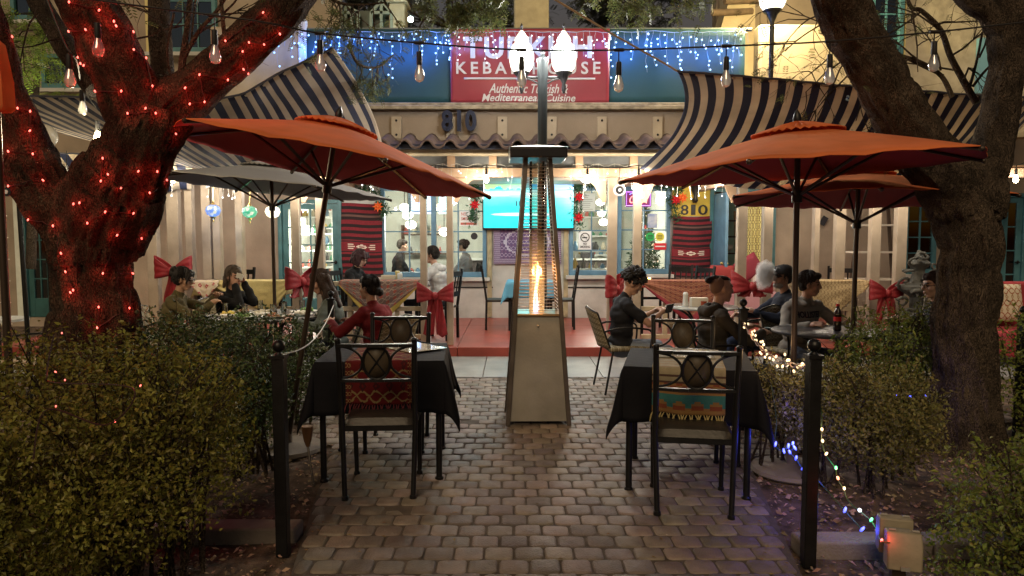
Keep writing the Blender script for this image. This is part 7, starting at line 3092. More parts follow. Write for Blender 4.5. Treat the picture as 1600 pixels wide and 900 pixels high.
# ---------------------------------------------------------------- ladders, cushions, curtain, sofa
def bars_thing(name, label, cat, bars, m, group=None):
    mb = MB()
    for a, b, w_ in bars:
        mb.bar(a, b, w_, w_ * .8)
    return S(name, label, cat, mb, m, group)
def L3(px, py, Y):
    return W(px, py, Y)
t = T('ladder_shelf', 'white shelf ladder leaning behind the smaller umbrella pole', 'ladder', L3(1362, 478, 11.6))
for (a, b) in (((1348, 300), (1322, 494)), ((1386, 300), (1398, 494))):
    mb = MB()
    mb.bar(L3(a[0], a[1], 11.7), L3(b[0], b[1], 11.4), .05, .03)
    mk('side_rail', mb, mat('dark_wood', (.05, .03, .02), .6), t, w=True)
for py, x0, x1 in ((318, 1342, 1388), (352, 1336, 1392), (394, 1328, 1394), (436, 1320, 1396)):
    a, b = L3(x0, py, 11.55), L3(x1, py, 11.55)
    mb = MB()
    mb.b2(a.x, b.x, 11.4, 11.7, a.z - .015, a.z + .015)
    mk('tread', mb, mat('ladder_white', (.58, .54, .46), .6), t, w=True)
t = T('wooden_ladder', 'light brown wooden ladder with pots in the mint green room', 'ladder', L3(1140, 480, 13.8))
for (a, b) in (((1136, 330), (1124, 494)), ((1149, 330), (1153, 494))):
    mb = MB()
    mb.bar(L3(a[0], a[1], 13.8), L3(b[0], b[1], 13.5), .06, .04)
    mk('side_rail', mb, mat('light_wood', (.42, .26, .10), .55, var=.3, vs=8), t, w=True)
for py in (345, 370, 396, 420, 446):
    a, b = L3(1130, py, 13.65), L3(1150, py, 13.65)
    mb = MB()
    mb.b2(a.x, b.x, 13.55, 13.75, a.z - .015, a.z + .015)
    mk('tread', mb, mat('dark_wood', (.05, .03, .02)), t, w=True)
mb = MB()
q = L3(1137, 393, 13.62)
mb.lathe([(.05, 0), (.09, .03), (.10, .10), (.06, .12)], 14, q + Vector((0, 0, .018)))
S('pot', 'pale pot on a tread of the light wooden ladder', 'pot', mb, mat('pot_pale', (.5, .46, .38), .6))
# curtain
r = rect(1166, 1192, 318, 452, 12.35)
mb = MB()
mb.grid(lambda u, v: (r[0] + (r[1] - r[0]) * u, 12.35 + .02 * math.sin(u * 20), r[2] + (r[3] - r[2]) * v), 24, 8)
S('curtain', 'yellow curtain with dark ring pattern hanging beside the doorway', 'curtain', mb, rug_material('curtain_yellow', (.66, .60, .26), (.13, .09, .05), (.14, .10, .06), 4, 12), solid=.004, smooth=60)
# day bed with cushions in the doorway
def cushion(name, label, c, s, M, m, group='cushions on the daybed', cat='cushion'):
    mb = MB()
    def f(u, v):
        x, y = (u - .5) * 2, (v - .5) * 2
        return x, y
    for sg in (-1, 1):
        mb.grid(lambda u, v: Vector(c) + M @ Vector(((u - .5) * s[0] * sg, sg * s[1] / 2 * (max(0, (1 - (2 * u - 1) ** 4) * (1 - (2 * v - 1) ** 4)) ** .5), (v - .5) * s[2])), 12, 12)
    return S(name, label, cat, mb, m, group, smooth=60)
x0, x1 = W(1120, 450, 12.2).x, W(1200, 450, 12.2).x
t = T('daybed', 'pink covered daybed in front of the doorway curtain', 'daybed', ((x0 + x1) / 2, 12.1, ZD))
mb = MB()
mb.b2(x0, x1, 11.75, 12.3, ZD + .1, ZD + .55)
mk('mattress', mb, mat('pink_cloth', (.46, .26, .30), .9, bump=.3, bs=80), t, w=True, bevel=.05)
mb = MB()
for x in (x0 + .05, x1 - .05):
    for y in (11.8, 12.25):
        mb2 = MB()
        mb2.b2(x - .03, x + .03, y - .03, y + .03, ZD, ZD + .1)
        mk('leg', mb2, BLACK, t, w=True)
for px, py, m_, lab in ((1128, 432, mat('cushion_coral', (.26, .035, .035), .85), 'coral cushion at the open door end of the daybed'), (1170, 418, mat('cushion_rose', (.22, .03, .05), .85), 'rose red cushion standing on its corner on the daybed'), (1192, 440, mat('cushion_pale', (.55, .45, .42), .85), 'pale pink cushion at the post end of the daybed')):
    cushion('cushion', lab, W(px, py, 12.0) , (.42, .16, .38), Matrix.Rotation(R(rnd.uniform(-40, 40)), 3, 'Y'), m_)
# red sofa at the right edge with an ikat cushion
sx0, sx1 = W(1552, 450, 8.6).x, W(1700, 450, 8.6).x
t = T('red_sofa', 'red upholstered sofa at the right edge behind the thick trunk', 'sofa', ((sx0 + sx1) / 2, 8.7, .02))
redup = mat('sofa_red', (.30, .03, .04), .85, bump=.3, bs=60, var=.25, vs=6)
for nm, bb in (('seat', (sx0, sx1, 8.3, 8.9, .15, .46)), ('backrest', (sx0, sx1, 8.9, 9.08, .15, 1.02))):
    mb = MB()
    mb.b2(*bb)
    mk(nm, mb, redup, t, w=True, bevel=.04)
cushion('cushion', 'cream ikat cushion leaning on the red sofa', W(1570, 475, 8.75) + Vector((0, 0, .02)), (.44, .14, .46), Matrix.Rotation(R(-12), 3, 'X'), rug_material('ikat_big', (.52, .46, .36), (.28, .10, .06), (.30, .20, .12), 3, 3), None)
# carved fountain sculpture behind the right bow
mb = MB()
rr = random.Random(2)
q = W(1432, 505, 9.3)
mb.lathe([(.30, .33), (.34, .5), (.22, .56), (.10, .62), (.09, .8), (.24, .9), (.26, .95), (.10, .98), (.07, 1.15), (.14, 1.24), (.05, 1.34), (.02, 1.42)], 20, (q.x, 9.3, 0), fn=lambda a, z: 1 + .10 * math.sin(a * 7 + z * 9))
for k in range(16):
    a_ = k * 2.4
    c_ = Vector((q.x + .22 * math.cos(a_), 9.3 - .16 * abs(math.sin(a_)), .5 + .055 * k))
    M_ = Matrix.Rotation(k * 1.3, 3, 'X') @ Matrix.Rotation(k * .9, 3, 'Z')
    mb.tube([c_ + M_ @ Vector(((.10 - .009 * j) * math.cos(j * .75), (.10 - .009 * j) * math.sin(j * .75), .004 * j)) for j in range(10)], [.026 - .0015 * j for j in range(10)], 6)
mb.b2(q.x - .35, q.x + .35, 9.1, 9.5, .02, .32)
o = S('stone_fountain', 'grey carved stone fountain behind the big red bow on the right', 'fountain', mb, mat('grey_stone', (.085, .085, .078), .9, var=.5, vs=12, bump=.8, bs=40))
rm = o.modifiers.new('remesh', 'REMESH')
rm.mode = 'VOXEL'
rm.voxel_size = .012
# bench and table pieces at the left edge
patio_chair('patio chair with pale cushion left of the red lit trunk', (W(62, 520, 6.4).x, 6.4, 0), R(150), cushm)
t = T('side_table', 'white topped side table at the left edge', 'table', (W(-5, 498, 7.2).x, 7.2, 0))
mb = MB()
mb.lathe([(0, .72), (.28, .72), (.28, .745), (0, .745)], 28)
mk('tabletop', mb, mat('table_white', (.55, .58, .58), .4), t)
mb = MB()
mb.tube([(0, 0, .0), (0, 0, .72)], .03, 8)
mb.lathe([(.18, 0), (.16, .02), (.03, .04)], 18)
mk('leg', mb, BLACK, t)
# display rack with blue glass at the left edge
t = T('display_rack', 'wire rack of blue and white glass ornaments at the left edge', 'rack', (W(-8, 480, 8.8).x, 8.8, .02))
bx_ = W(-8, 480, 8.8).x
mb = MB()
for dx in (-.2, .18):
    mb.tube([(bx_ + dx, 8.8, .02), (bx_ + dx, 8.8, 2.0)], .01, 6)
mk('upright', mb, WOODP, t, w=True)
for k in range(6):
    mb = MB()
    mb.tube([(bx_ - .22, 8.78, .5 + k * .27), (bx_ + .22, 8.78, .5 + k * .27)], .007, 6)
    sh = mk('shelf_wire', mb, mat('wire_white', (.6, .58, .5), .4), t, w=True)
    mb = MB()
    for j in range(3):
        mb.ell((bx_ - .15 + .15 * j, 8.76, .5 + k * .27 + .055), (.035, .03, .045), 10, 7)
    mk('ornament', mb, [mat('glass_blue', (.02, .05, .30), .15), mat('glass_teal', (.04, .2, .25), .15)][k % 2], sh, w=True)
# tall black pole left of trunk
t = T('umbrella_pole', 'bare black pole in front of the dark teal door, left of the trunk', 'pole', (W(45, 520, 6.9).x, 6.9, 0))
mb = MB()
mb.tube([(0, 0, 0), (-.04, 0, 2.1)], .022, 10)
mb.lathe([(.2, 0), (.2, .03), (.03, .06)], 18)
mk('shaft', mb, BLACK, t)
# speaker under the small awning; frosted ball lamp; evil eye
q = W(128, 299, 10.6)
t = T('loudspeaker', 'small grey loudspeaker hung under the little striped awning', 'speaker', q - Vector((0, 0, .1)))
mb = MB()
mb.b2(q.x - .12, q.x + .12, 10.5, 10.7, q.z - .09, q.z + .09)
mb.tube([(q.x, 10.6, q.z + .09), (q.x, 10.6, q.z + .3)], .015, 6)
mk('cabinet', mb, mat('speaker_grey', (.16, .16, .16), .6), t, w=True, bevel=.01)
mb = MB()
mb.lathe([(.03, 0), (.07, .004), (.075, .008), (.0, .01)], 18, (q.x + .03, 10.502, q.z), Matrix.Rotation(PI / 2, 3, 'X'))
mk('cone', mb, ink, t, w=True)
q = W(69, 213, 6.5)
t = T('ball_lamp', 'unlit frosted ball lamp under the striped sail beside the trunk fork', 'lamp', q - Vector((0, 0, .15)))
mb = MB()
mb.ell(q, .11, 20, 14)
mk('globe', mb, mat('frosted_ball', (.42, .38, .30), .3), t, w=True)
mb = MB()
mb.lathe([(.06, -.16), (.05, -.10), (.03, -.10)], 14, q)
mb.tube([(q.x, 6.5, 0), (q.x, 6.5, q.z - .12)], .022, 10)
mk('pole', mb, BLACK, t, w=True)
q = W(12, 300, 4.1)
t = T('hanging_disc', 'round black eye ornament hanging from a wire on the trunk', 'ornament', q - Vector((0, 0, .03)))
mb = MB()
mb.lathe([(0, 0), (.026, 0), (.026, .012), (0, .012)], 18, q, Matrix.Rotation(PI / 2, 3, 'X'))
mb.tube([q + Vector((0, 0, .025)), W(60, 278, 3.95)], .002, 4)
mk('eye_disc', mb, ink, t, w=True)
mb = MB()
mb.lathe([(.006, 0), (.012, 0), (.012, .016), (.006, .016)], 14, q, Matrix.Rotation(PI / 2, 3, 'X'))
mk('pupil', mb, wp, t, w=True)

# ---------------------------------------------------------------- outlet box on its post, bottom right
q = Gd(1405, 905)
ox, oy = q.x, 3.05
ox = W(1405, 840, 3.05).x
ob_t = t = T('outlet_box', 'beige double cover weatherproof outlet box on a short dark post', 'electrical box', (ox, oy, 0), R(-16))
bm_ = mat('outlet_beige', (.28, .24, .17), .55, var=.25, vs=10, bump=.15, bs=60)
mb = MB()
mb.b2(-.03, .03, -.02, .03, 0, .20)
mk('support_post', mb, mat('dark_wood', (.05, .03, .02)), t)
mb = MB()
mb.b2(-.055, .055, -.03, .05, .20, .30)
mk('junction_box', mb, mat('grey_box', (.22, .21, .19), .6), t, bevel=.005)
for k, (y0, y1, dz) in enumerate(((-.125, -.032, 0), (.052, .145, .005))):
    mb = MB()
    out = [(-.075, .14), (.075, .14), (.07, .30), (.05, .335), (-.05, .335), (-.07, .30)]
    prof = [(y0, .145), (y1, .145), (y1, .325), (y0 + .03 if k == 0 else y1 - .02, .335), (y0, .27)] if k == 0 else [(y0, .145), (y1, .145), (y1, .30), (y1 - .02, .335), (y0, .335)]
    n_ = len(prof)
    mb.add([(-.075, y, z + dz) for y, z in prof] + [(.075, y, z + dz) for y, z in prof], [tuple(range(n_)), tuple(range(2 * n_ - 1, n_ - 1, -1))] + [(i, i + n_, (i + 1) % n_ + n_, (i + 1) % n_) for i in range(n_)])
    cv = mk('hinged_cover', mb, bm_, t, bevel=.008)
    for x in (-.05, .05):
        mb = MB()
        mb.tube([(x - .015, (y0 + y1) / 2, .338 + dz), (x + .015, (y0 + y1) / 2, .338 + dz)], .007, 6)
        mk('hinge', mb, mat('grey_box', (.22, .21, .19)), cv)
    mb = MB()
    mb.b2(-.02, .02, y0 - .008, y0 + .01, .15, .17)
    mk('latch', mb, mat('grey_box', (.22, .21, .19)), cv)
ob_t.scale = (.92, .92, .86)
# tiki-like solar stake by the left post
q = Gd(492, 758)
t = T('solar_stake_light', 'thin solar stake light with a copper head beside the table leg', 'garden light', (q.x - .04, q.y, 0))
mb = MB()
mb.tube([(.03, 0, 0), (0, 0, .25)], .008, 8)
mk('stake', mb, mat('stake_steel', (.5, .48, .44), .25, .9), t)
mb = MB()
mb.lathe([(.012, .25), (.025, .29), (.036, .36), (.036, .38), (.01, .385)], 12)
mk('lamp_head', mb, mat('copper_head', (.30, .17, .09), .3, .7), t)

# ---------------------------------------------------------------- overhead cord with clear bulbs
Yc = 4.35
t = T('bulb_string', 'black overhead cord of clear unlit bulbs crossing the whole terrace', 'string lights', W(800, 78, Yc))
cp_ = [(60, -12), (185, 5), (400, 33), (500, 52), (655, 67), (815, 78), (970, 78), (1135, 72), (1290, 65), (1460, 50), (1640, 30)]
P_ = [W(a, b, Yc + (.1 if 1300 < a else 0) - (.42 if a < 450 else (.2 if a == 500 else 0))) for a, b in cp_]
mb = MB()
mb.tube(resample(P_, 80), .0055, 6)
drops = [(500, 52, 62), (655, 67, 80), (815, 78, 88), (967, 78, 96), (1135, 72, 88), (1297, 65, 84), (1460, 50, 64), (335, 24, 46)]
for a, b, c in drops:
    p = W(a, b, Yc if a > 510 else (Yc - .2 if a == 500 else Yc - .42))
    mb.tube([p, p - Vector((0, 0, (c - b) * Yc / FOC))], .004, 5)
    mb.tube([p + Vector((-.03, 0, .0)), p + Vector((.03, 0, 0))], .011, 6)
mk('cord', mb, WIRE, t, w=True)
for a, b, c in drops:
    p = W(a, c, Yc if a > 510 else (Yc - .2 if a == 500 else Yc - .42))
    edison(p, False, t, big=1)
t = T('bulb_string', 'short cord of bulbs hanging from the forked limb over the small striped awning', 'string lights', W(120, 60, 4.0))
mb = MB()
c = [W(*q_) for q_ in ((70, -10, 3.9), (102, 70, 3.9), (120, 95, 4.0), (128, 135, 5.2), (148, 165, 5.4), (165, 190, 5.4), (172, 240, 5.5))]
mb.tube(resample(c, 40), .005, 5)
mk('cord', mb, WIRE, t, w=True)
for a, b, Y, lit in ((108, 84, 3.95, 0), (152, 35, 3.9, 0), (128, 140, 5.2, 0), (152, 188, 5.4, 1)):
    q = W(a, b, Y)
    edison(q, bool(lit), t)
    if lit:
        light(q + Vector((.0, -.03, -.17)), (1, .84, .55), 22, .04, t)
# bulb glowing under the small awning behind the fork
q = W(104, 258, 8.7)
t = T('hanging_bulb', 'single lit bulb hanging in front of the small striped awning', 'lamp', q - Vector((0, 0, .2)))
edison(q, True, t)
mb = MB()
mb.tube([q, W(104, 236, 8.95)], .004, 5)
mk('cord', mb, WIRE, t, w=True)
light(q + Vector((0, -.08, -.14)), (1, .84, .55), 9, .04, t)
# guy rope of the right sail corner
mb = MB()
mb.tube([W(860, -5, 6.2), W(960, 55, 6.5), W(1040, 100, 6.85), W(1058, 111, 6.9)], .009, 6)
S('guy_rope', 'pale guy rope running from above the globe lamps to the sail corner', 'rope', mb, mat('rope_pale', (.36, .28, .18), .9))

# ---------------------------------------------------------------- red lights wound on the forked tree
bpy.context.view_layer.update()
v0 = Vector(wloc(FT))
bvh = BVHTree.FromPolygons([v.co + v0 for v in FT.data.vertices], [p.vertices for p in FT.data.polygons])
red_px = [(108, 3), (153, 17), (178, 33), (182, 41), (103, 48), (134, 45), (206, 50), (155, 74), (159, 78), (208, 78), (26, 57), (232, 92), (122, 90), (126, 99), (133, 102), (236, 135), (191, 142), (152, 142), (288, 137), (312, 117), (296, 163), (318, 158), (356, 126), (380, 108), (386, 113), (378, 80), (387, 65), (230, 171), (241, 177), (201, 178), (26, 170), (44, 175), (46, 204), (15, 237), (49, 242), (3, 270), (16, 290), (68, 283), (272, 208), (285, 190), (217, 267), (246, 267), (170, 272), (158, 283), (192, 293), (262, 280), (163, 248), (46, 343), (84, 354), (125, 317), (118, 320), (163, 330), (138, 348), (184, 366), (210, 334), (235, 300), (218, 372), (104, 425), (112, 457), (117, 453), (160, 427), (205, 427), (155, 480), (200, 482), (153, 512), (411, 20), (436, 52), (411, 68), (354, 66), (95, 395)]
o_ = Vector((0, 0, EYE))
hits = []
for px, py in red_px:
    best = None
    for dx in (0, 3, -3, 6, -6, 10, -10, 14, -14):
        h_ = bvh.ray_cast(o_, ray(px + dx, py).normalized())
        if h_[0] is not None:
            best = h_
            break
    if best:
        hits.append((best[0] + best[1] * .012, best[1], py, px))
groups = (('red light string wound round the lower trunk below the fork', lambda a, b: b > 315), ('red light string wound along the slanting outer limb of the fork', lambda a, b: b <= 315 and a < 90), ('red light string wound up the upright limb of the fork', lambda a, b: b <= 190 and 90 <= a < 250), ('red light string wound along the long limb reaching to the blue lights', lambda a, b: b <= 200 and a >= 250), ('red light string wound round the fork itself', lambda a, b: True))
used = set()
for lab, f in groups:
    hh = [(i, h_) for i, h_ in enumerate(hits) if i not in used and f(h_[3], h_[2])]
    if not hh:
        continue
    used |= set(i for i, _ in hh)
    pts = [h_[0] for _, h_ in hh]
    t = T('red_light_string', lab, 'string lights', min(pts, key=lambda p: p.z), group='red lights on the forked tree')
    # order by nearest neighbour
    order = [0]
    while len(order) < len(pts):
        last = pts[order[-1]]
        k = min((i for i in range(len(pts)) if i not in order), key=lambda i: (pts[i] - last).length)
        order.append(k)
    mb = MB()
    for a, b in zip(order[:-1], order[1:]):
        A, B = pts[a], pts[b]
        if (A - B).length > .5:
            continue
        seg = []
        for k in range(9):
            p = A.lerp(B, k / 8)
            loc_, nr, ix, ds = bvh.find_nearest(p)
            seg.append(loc_ + nr * .006 if loc_ is not None and ds < .2 else p)
        mb.tube(seg, .0032, 4)
    mk('cord', mb, mat('cord_dark', (.03, .012, .01), .6), t, w=True)
    for i, (p, nr, a, b) in hh:
        bulb('red', p, t)
        light(p + nr * .03, (1, .045, .03), .085, .014, t)
# stray red bulbs in the big bush
t = T('red_light_string', 'red lights straying through the big round bush', 'string lights', W(150, 640, 2.7), group='red lights on the forked tree')
mb = MB()
pp = [W(a, b, Y) for a, b, Y in ((84, 523, 2.75), (73, 585, 2.55), (88, 598, 2.55), (208, 607, 2.5), (167, 664, 2.42), (73, 640, 2.45), (52, 718, 2.36))]
mb.tube(resample(pp, 40), .003, 4)
mk('cord', mb, mat('cord_dark', (.03, .012, .01)), t, w=True)
for k, p in enumerate(pp[:-1]):
    bulb('red', p + Vector((0, .05, 0)), t).scale = (.55, .55, .55)
    if k in (1, 3, 4):
        light(p + Vector((0, .02, 0)), (1, .045, .03), .03, .012, t)

# ---------------------------------------------------------------- warm garland between the right posts, coloured lights
a, b = W(1160, 503, 5.6), W(1266, 572, 3.45)
t = T('warm_light_garland', 'twisted garland of warm white lights sagging between two black posts', 'string lights', b)
c = catenary(a, b, .10, 40)
mb = MB()
for ph in (0, PI):
    mb.tube([p + Vector((0, .012 * math.cos(k * .9 + ph), .012 * math.sin(k * .9 + ph))) for k, p in enumerate(c)], .004, 5)
mk('cord', mb, mat('cord_tan', (.20, .13, .10), .7), t, w=True)
rr = random.Random(77)
for k in range(1, 40):
    if k % 5 != 3:
        bulb('warm', c[k] + Vector((rr.gauss(0, .018), rr.gauss(0, .018), rr.gauss(0, .018))), t)
for k in (8, 16, 24, 32, 37):
    light(c[k] + Vector((0, 0, .03)), (1, .62, .30), .35, .03, t)
t = T('coloured_light_string', 'multicoloured light string trailing from the black post down to the outlet box', 'string lights', W(1376, 845, 3.0))
seq = [(1268, 575, 3.36, None), (1283, 640, 3.42, None), (1283, 672, 3.45, 'warm'), (1284, 690, 3.5, 'warm'), (1290, 710, 3.5, 'warm'), (1305, 732, 3.55, 'green'), (1308, 748, 3.55, 'orange'), (1318, 764, 3.55, 'warm'), (1325, 782, 3.5, None), (1342, 798, 3.45, 'white'), (1360, 813, 3.35, 'green'), (1372, 832, 3.2, None), (1376, 845, 2.98, 'red'), (1390, 848, 2.96, None)]
pp = [W(x, y, Y) for x, y, Y, k in seq]
mb = MB()
mb.tube(resample(pp, 60), .003, 5)
mk('cord', mb, mat('cord_green', (.02, .05, .02), .6), t, w=True)
lc = {'warm': (1, .6, .3), 'green': (.1, 1, .25), 'orange': (1, .2, .05), 'red': (1, .05, .04), 'white': (.8, .9, 1)}
for (x, y, Y, k), p in zip(seq, pp):
    if k:
        bulb(k, p + Vector((0, -.008, .006)), t)
        light(p + Vector((0, -.03, .02)), lc[k], .05 if k != 'red' else .085, .014, t)
t = T('blue_light_string', 'blue light string lying in the low brownish bush beside the black post', 'string lights', W(1240, 700, 4.0), group='blue light strings in the bushes')
seq = [(1205, 600, 4.6), (1213, 655, 4.3), (1211, 694, 4.1), (1224, 705, 4.1), (1231, 697, 4.05), (1238, 693, 4.05), (1241, 700, 4.05), (1233, 707, 4.0), (1243, 716, 3.95), (1254, 732, 3.85), (1274, 747, 3.7), (1300, 775, 3.5), (1319, 797, 3.42), (1346, 827, 3.3)]
pp = [W(*q_) for q_ in seq]
mb = MB()
mb.tube(resample(pp, 60), .003, 5)
mk('cord', mb, mat('cord_green', (.02, .05, .02)), t, w=True)
for k, p in enumerate(pp):
    if k not in (0, 1, 11):
        bulb('blue', p + Vector((0, -.008, .004)), t)
        light(p + Vector((0, -.04, .02)), (.06, .08, 1), .13, .02, t)
light(W(1215, 640, 4.2), (.10, .08, 1), .35, .03, t)
t = T('blue_light_string', 'blue lights lying in the bright bush left of the thick trunk', 'string lights', W(1400, 616, 4.9), group='blue light strings in the bushes')
pp = [W(x, y, 4.95) for x, y in ((1380, 612), (1400, 616), (1421, 619), (1445, 617), (1462, 622))]
mb = MB()
mb.tube(resample(pp, 20), .003, 5)
mk('cord', mb, mat('cord_green', (.02, .05, .02)), t, w=True)
for p in pp[1:4]:
    bulb('blue', p + Vector((0, -.01, 0)), t)
    light(p + Vector((0, -.03, .02)), (.06, .08, 1), .15, .02, t)
# white rope from the near left post to the slim one
mb = MB()
mb.tube(catenary(W(521, 477, 6.3), W(445, 552, 3.47), .10, 24), .004, 6)
S('rope', 'thin pale rope sagging between the two black posts on the left', 'rope', mb, mat('rope_white', (.5, .5, .5), .7))

# ---------------------------------------------------------------- inside the restaurant
pend = emi('pendant_glow', (1, .88, .66), 3, True)
for i, (px, py, Y, r_) in enumerate(((632, 324, 13.6, .10), (637, 336, 14.2, .11), (642, 351, 15, .12), (694, 362, 15.4, .12), (938, 316, 13.8, .09), (940, 333, 14.4, .09), (943, 347, 15, .10), (480, 360, 14.5, .13), (474, 330, 15.5, .10))):
    q = W(px, py, Y)
    lab = ('white globe pendant nearest the left window', 'white globe pendant second behind the left window', 'white globe pendant third and lower behind the left window', 'yellowish globe pendant deep behind the paired posts', 'white globe pendant nearest the no smoking window', 'white globe pendant second behind the no smoking window', 'white globe pendant third behind the no smoking window', 'white globe pendant low behind the glass door', 'white globe pendant high behind the glass door')[i]
    t = T('pendant_lamp', lab, 'lamp', q - Vector((0, 0, r_)), group='globe pendants inside the restaurant')
    mb = MB()
    mb.ell(q, (r_, r_, r_ * .75), 16, 10)
    mk('globe', mb, pend, t, w=True)
    mb = MB()
    mb.tube([q + Vector((0, 0, r_ * .7)), (q.x, q.y, 2.89)], .008, 6)
    mk('cord', mb, WIRE, t, w=True)
    light(q + Vector((0, -.05, -r_ - .06)), (1, .90, .74), 20 if i < 7 else 36, .08, t)
def shelf_unit(label, x0, x1, y, z0, z1, nsh, seed, m):
    t_ = T('shelf_unit', label, 'shelf', ((x0 + x1) / 2, y, z0), group='shelves inside the restaurant')
    mb_ = MB()
    mb_.b2(x0, x0 + .04, y - .15, y + .15, z0, z1)
    mb_.b2(x1 - .04, x1, y - .15, y + .15, z0, z1)
    mk('side_panel', mb_, m, t_, w=True)
    rr_ = random.Random(seed)
    for k in range(nsh):
        z = z0 + (z1 - z0) * (k + .5) / nsh
        mb_ = MB()
        mb_.b2(x0 + .04, x1 - .04, y - .15, y + .15, z - .015, z + .015)
        sh_ = mk('shelf_board', mb_, m, t_, w=True)
        x = x0 + .1
        while x < x1 - .12:
            mb_ = MB()
            h_ = rr_.uniform(.08, .2)
            w_ = rr_.uniform(.03, .06)
            mb_.lathe([(w_, 0), (w_ * 1.1, h_ * .5), (w_ * .5, h_ * .8), (w_ * .5, h_)], 8, (x, y - .05, z + .016))
            c_ = rr_.choice(((.4, .1, .08), (.1, .2, .3), (.45, .4, .3), (.08, .25, .15), (.5, .35, .1), (.05, .05, .05)))
            mk('jar', mb_, mat('jar_%d_%d' % (c_[0] * 100, c_[1] * 100), c_, .4), sh_, w=True)
            x += w_ * 2 + rr_.uniform(.02, .09)
steelw = mat('shelf_white', (.55, .56, .54), .5)
shelf_unit('white shelf of jars seen through the no smoking window', 1.5, 2.5, 16.6, .1, 2.3, 5, 3, steelw)
shelf_unit('low white shelf of bottles just inside the no smoking window', 1.15, 2.0, 14.0, .1, 1.5, 4, 13, steelw)
shelf_unit('tall white shelf of bottles on the left wall seen through the glass door', -4.5, -3.7, 14.8, .1, 2.2, 6, 14, steelw)
shelf_unit('dark shelf of jars seen through the left window', -2.6, -1.5, 16.7, .1, 1.9, 4, 5, mat('dark_wood', (.05, .03, .02)))
shelf_unit('white shelf of jars seen through the glass door', -5.0 + .45, -3.55, 16.6, .1, 2.4, 6, 8, steelw)
# counter, indoor tables, menu screens
t = T('counter', 'dark counter with till deep inside the restaurant', 'counter', (.9, 16.0, .1))
mb = MB()
mb.b2(-.9, 2.4, 15.7, 16.1, .1, 1.1)
mk('counter_body', mb, mat('counter_dark', (.06, .05, .05), .5), t, w=True)
mb = MB()
mb.b2(-.95, 2.45, 15.65, 16.15, 1.1, 1.14)
mk('counter_top', mb, steelw, t, w=True)
mb = MB()
mb.b2(1.55, 1.85, 15.8, 16.0, 1.145, 1.5)
S('till', 'black till on the dark counter inside the restaurant', 'till', mb, ink, bevel=.01)
ix = W(668, 405, 14.2).x
plain_table('wooden table inside the restaurant between the two window guests', (ix, 14.2, .1), 0, .9, .7, .76, mat('light_wood', (.42, .26, .10)), 'tables inside the restaurant')
mb = MB()
mb.b2(ix - .05, ix + .07, 14.1, 14.2, .865, .99)
S('napkin_holder', 'white napkin holder on the wooden table inside the left window', 'napkin holder', mb, wht)
scrm = emi('menu_screen', (.03, .16, .62), 1.3)
for i, (a, b, lab) in enumerate(((642, 656, 'blue lit menu screen behind the left window, left of the paired posts'), (666, 675, 'blue lit menu screen seen between the paired posts'), (686, 700, 'turquoise lit menu screen behind the right sash of the left window'))):
    r = rect(a, b, 303, 334, 15.2)
    t = T('menu_screen', lab, 'screen', ((r[0] + r[1]) / 2, 15.2, r[2]), group='menu screens inside the restaurant')
    mb = MB()
    mb.b2(r[0], r[1], 15.2, 15.24, r[2], r[3])
    mk('display', mb, scrm if i < 2 else emi('menu_screen_b', (.02, .55, .75), 1.3), t, w=True)
    mb = MB()
    for k in range(6):
        mb.b2(r[0] + .02, r[1] - .03 - .05 * rnd.random(), 15.19, 15.198, r[2] + .04 + k * .06, r[2] + .06 + k * .06)
    mk('menu_lines', mb, emi('menu_text', (.55, .85, 1), 1.6), t, w=True)
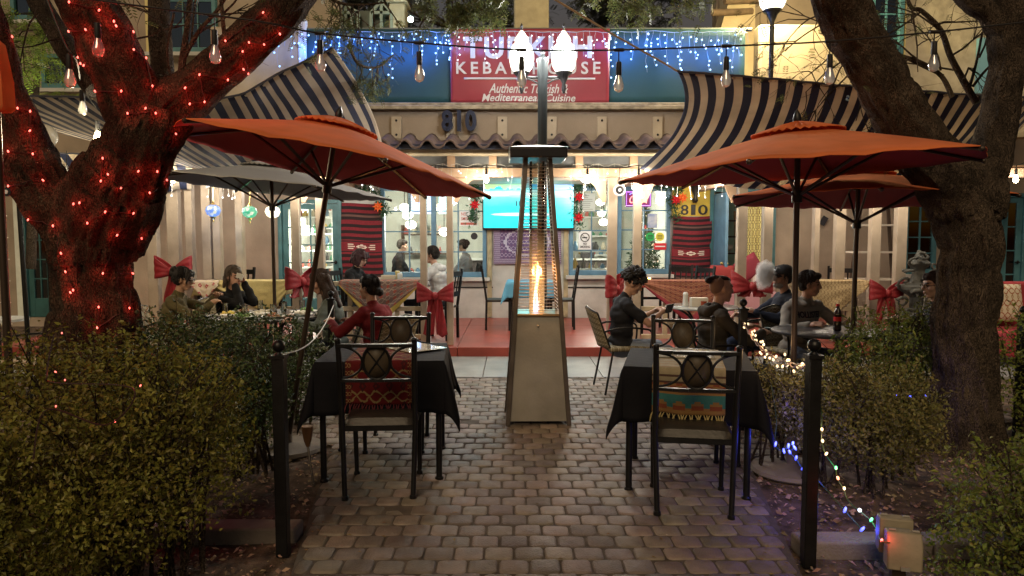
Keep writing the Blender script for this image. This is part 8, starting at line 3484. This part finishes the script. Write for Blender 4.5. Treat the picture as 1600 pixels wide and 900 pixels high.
# christmas tree behind the open sign window
q = W(1006, 420, 13.5)
t = T('christmas_tree', 'dark green christmas tree with tiny lights behind the neon sign window', 'christmas tree', (q.x, 13.5, .1))
mb = MB()
mb.tube([(q.x, 13.5, .1), (q.x, 13.5, 2.2)], [.05, .01], 8)
mk('trunk', mb, bark_a, t, w=True)
mb = MB()
L = []
for k in range(4200):
    z = rnd.random() ** 1.3 * 1.9
    rr_ = (1 - z / 2.0) * .56 * (.55 + .45 * rnd.random())
    a = rnd.random() * 6.28
    L.append(Vector((q.x + rr_ * math.cos(a), 13.5 + rr_ * math.sin(a), .25 + z)))
leaf_cloud(mb, L, .09, asp=.22)
mk('crown', mb, gar, t, w=True, smooth=0)
for k in range(46):
    z = rnd.random() * 1.8
    rr_ = (1 - z / 2.0) * .58
    a = -rnd.random() * PI
    p = Vector((q.x + rr_ * math.cos(a), 13.5 + rr_ * math.sin(a), .3 + z))
    if k % 6 == 0:
        mb = MB()
        mb.ell(p, .04, 10, 7)
        mk('bauble', mb, mat('bauble_red', (.5, .05, .05), .2), t, w=True)
    else:
        bulb('warm', p, t)
light((q.x + .1, 12.98 + .1, 1.6), (1, .8, .6), 3, .1, t)
# plaques and cords on the right wall
mb = MB()
q = W(1287, 345, 12.6)
mb.box(q, (.10, .02, .16), Matrix.Rotation(R(30), 3, 'Y'))
S('wall_plaque', 'small tilted dark plaque on the right hand wall', 'plaque', mb, ink)
r = rect(1172, 1240, 278, 296, 9.25)
t = T('chalk_board', 'dark blackboard with white chalk strokes above the smaller orange umbrella', 'board', ((r[0] + r[1]) / 2, 9.25, r[2]))
mb = MB()
mb.b2(r[0], r[1], 9.25, 9.27, r[2], r[3])
mk('board', mb, mat('slate', (.025, .028, .03), .7), t, w=True)
mb = MB()
for k in range(5):
    x = r[0] + .08 + k * .11
    mb.tube([(x, 9.246, r[2] + .03), (x + .04, 9.246, r[2] + .08), (x + .01, 9.246, r[2] + .13), (x + .06, 9.246, r[2] + .11)], .006, 5)
mk('chalk_strokes', mb, wp, t, w=True)
light((W(1220, 350, 11).x, 10.6, 2.2), (1, .84, .6), 12, .1, bpy.data.objects['globe_light_string'])
# small flood lamp on the roof beside the chimney
q = W(642, 31, 12.6)
t = T('flood_lamp', 'small bright flood lamp on the roof behind the teal tarp', 'lamp', q - Vector((0, 0, .1)))
mb = MB()
mb.tube([(q.x - .1, 12.95, q.z + .25), (q.x, 12.7, q.z + .1), q], .02, 6)
mk('arm', mb, BLACK, t, w=True)
mb = MB()
mb.ell(q + Vector((0, -.03, 0)), .05, 12, 8)
mk('lens', mb, emi('flood_glow', (.75, 1, .95), 14, True), t, w=True)
light(q + Vector((0, -.12, 0)), (.75, 1, .95), 6, .05, t)
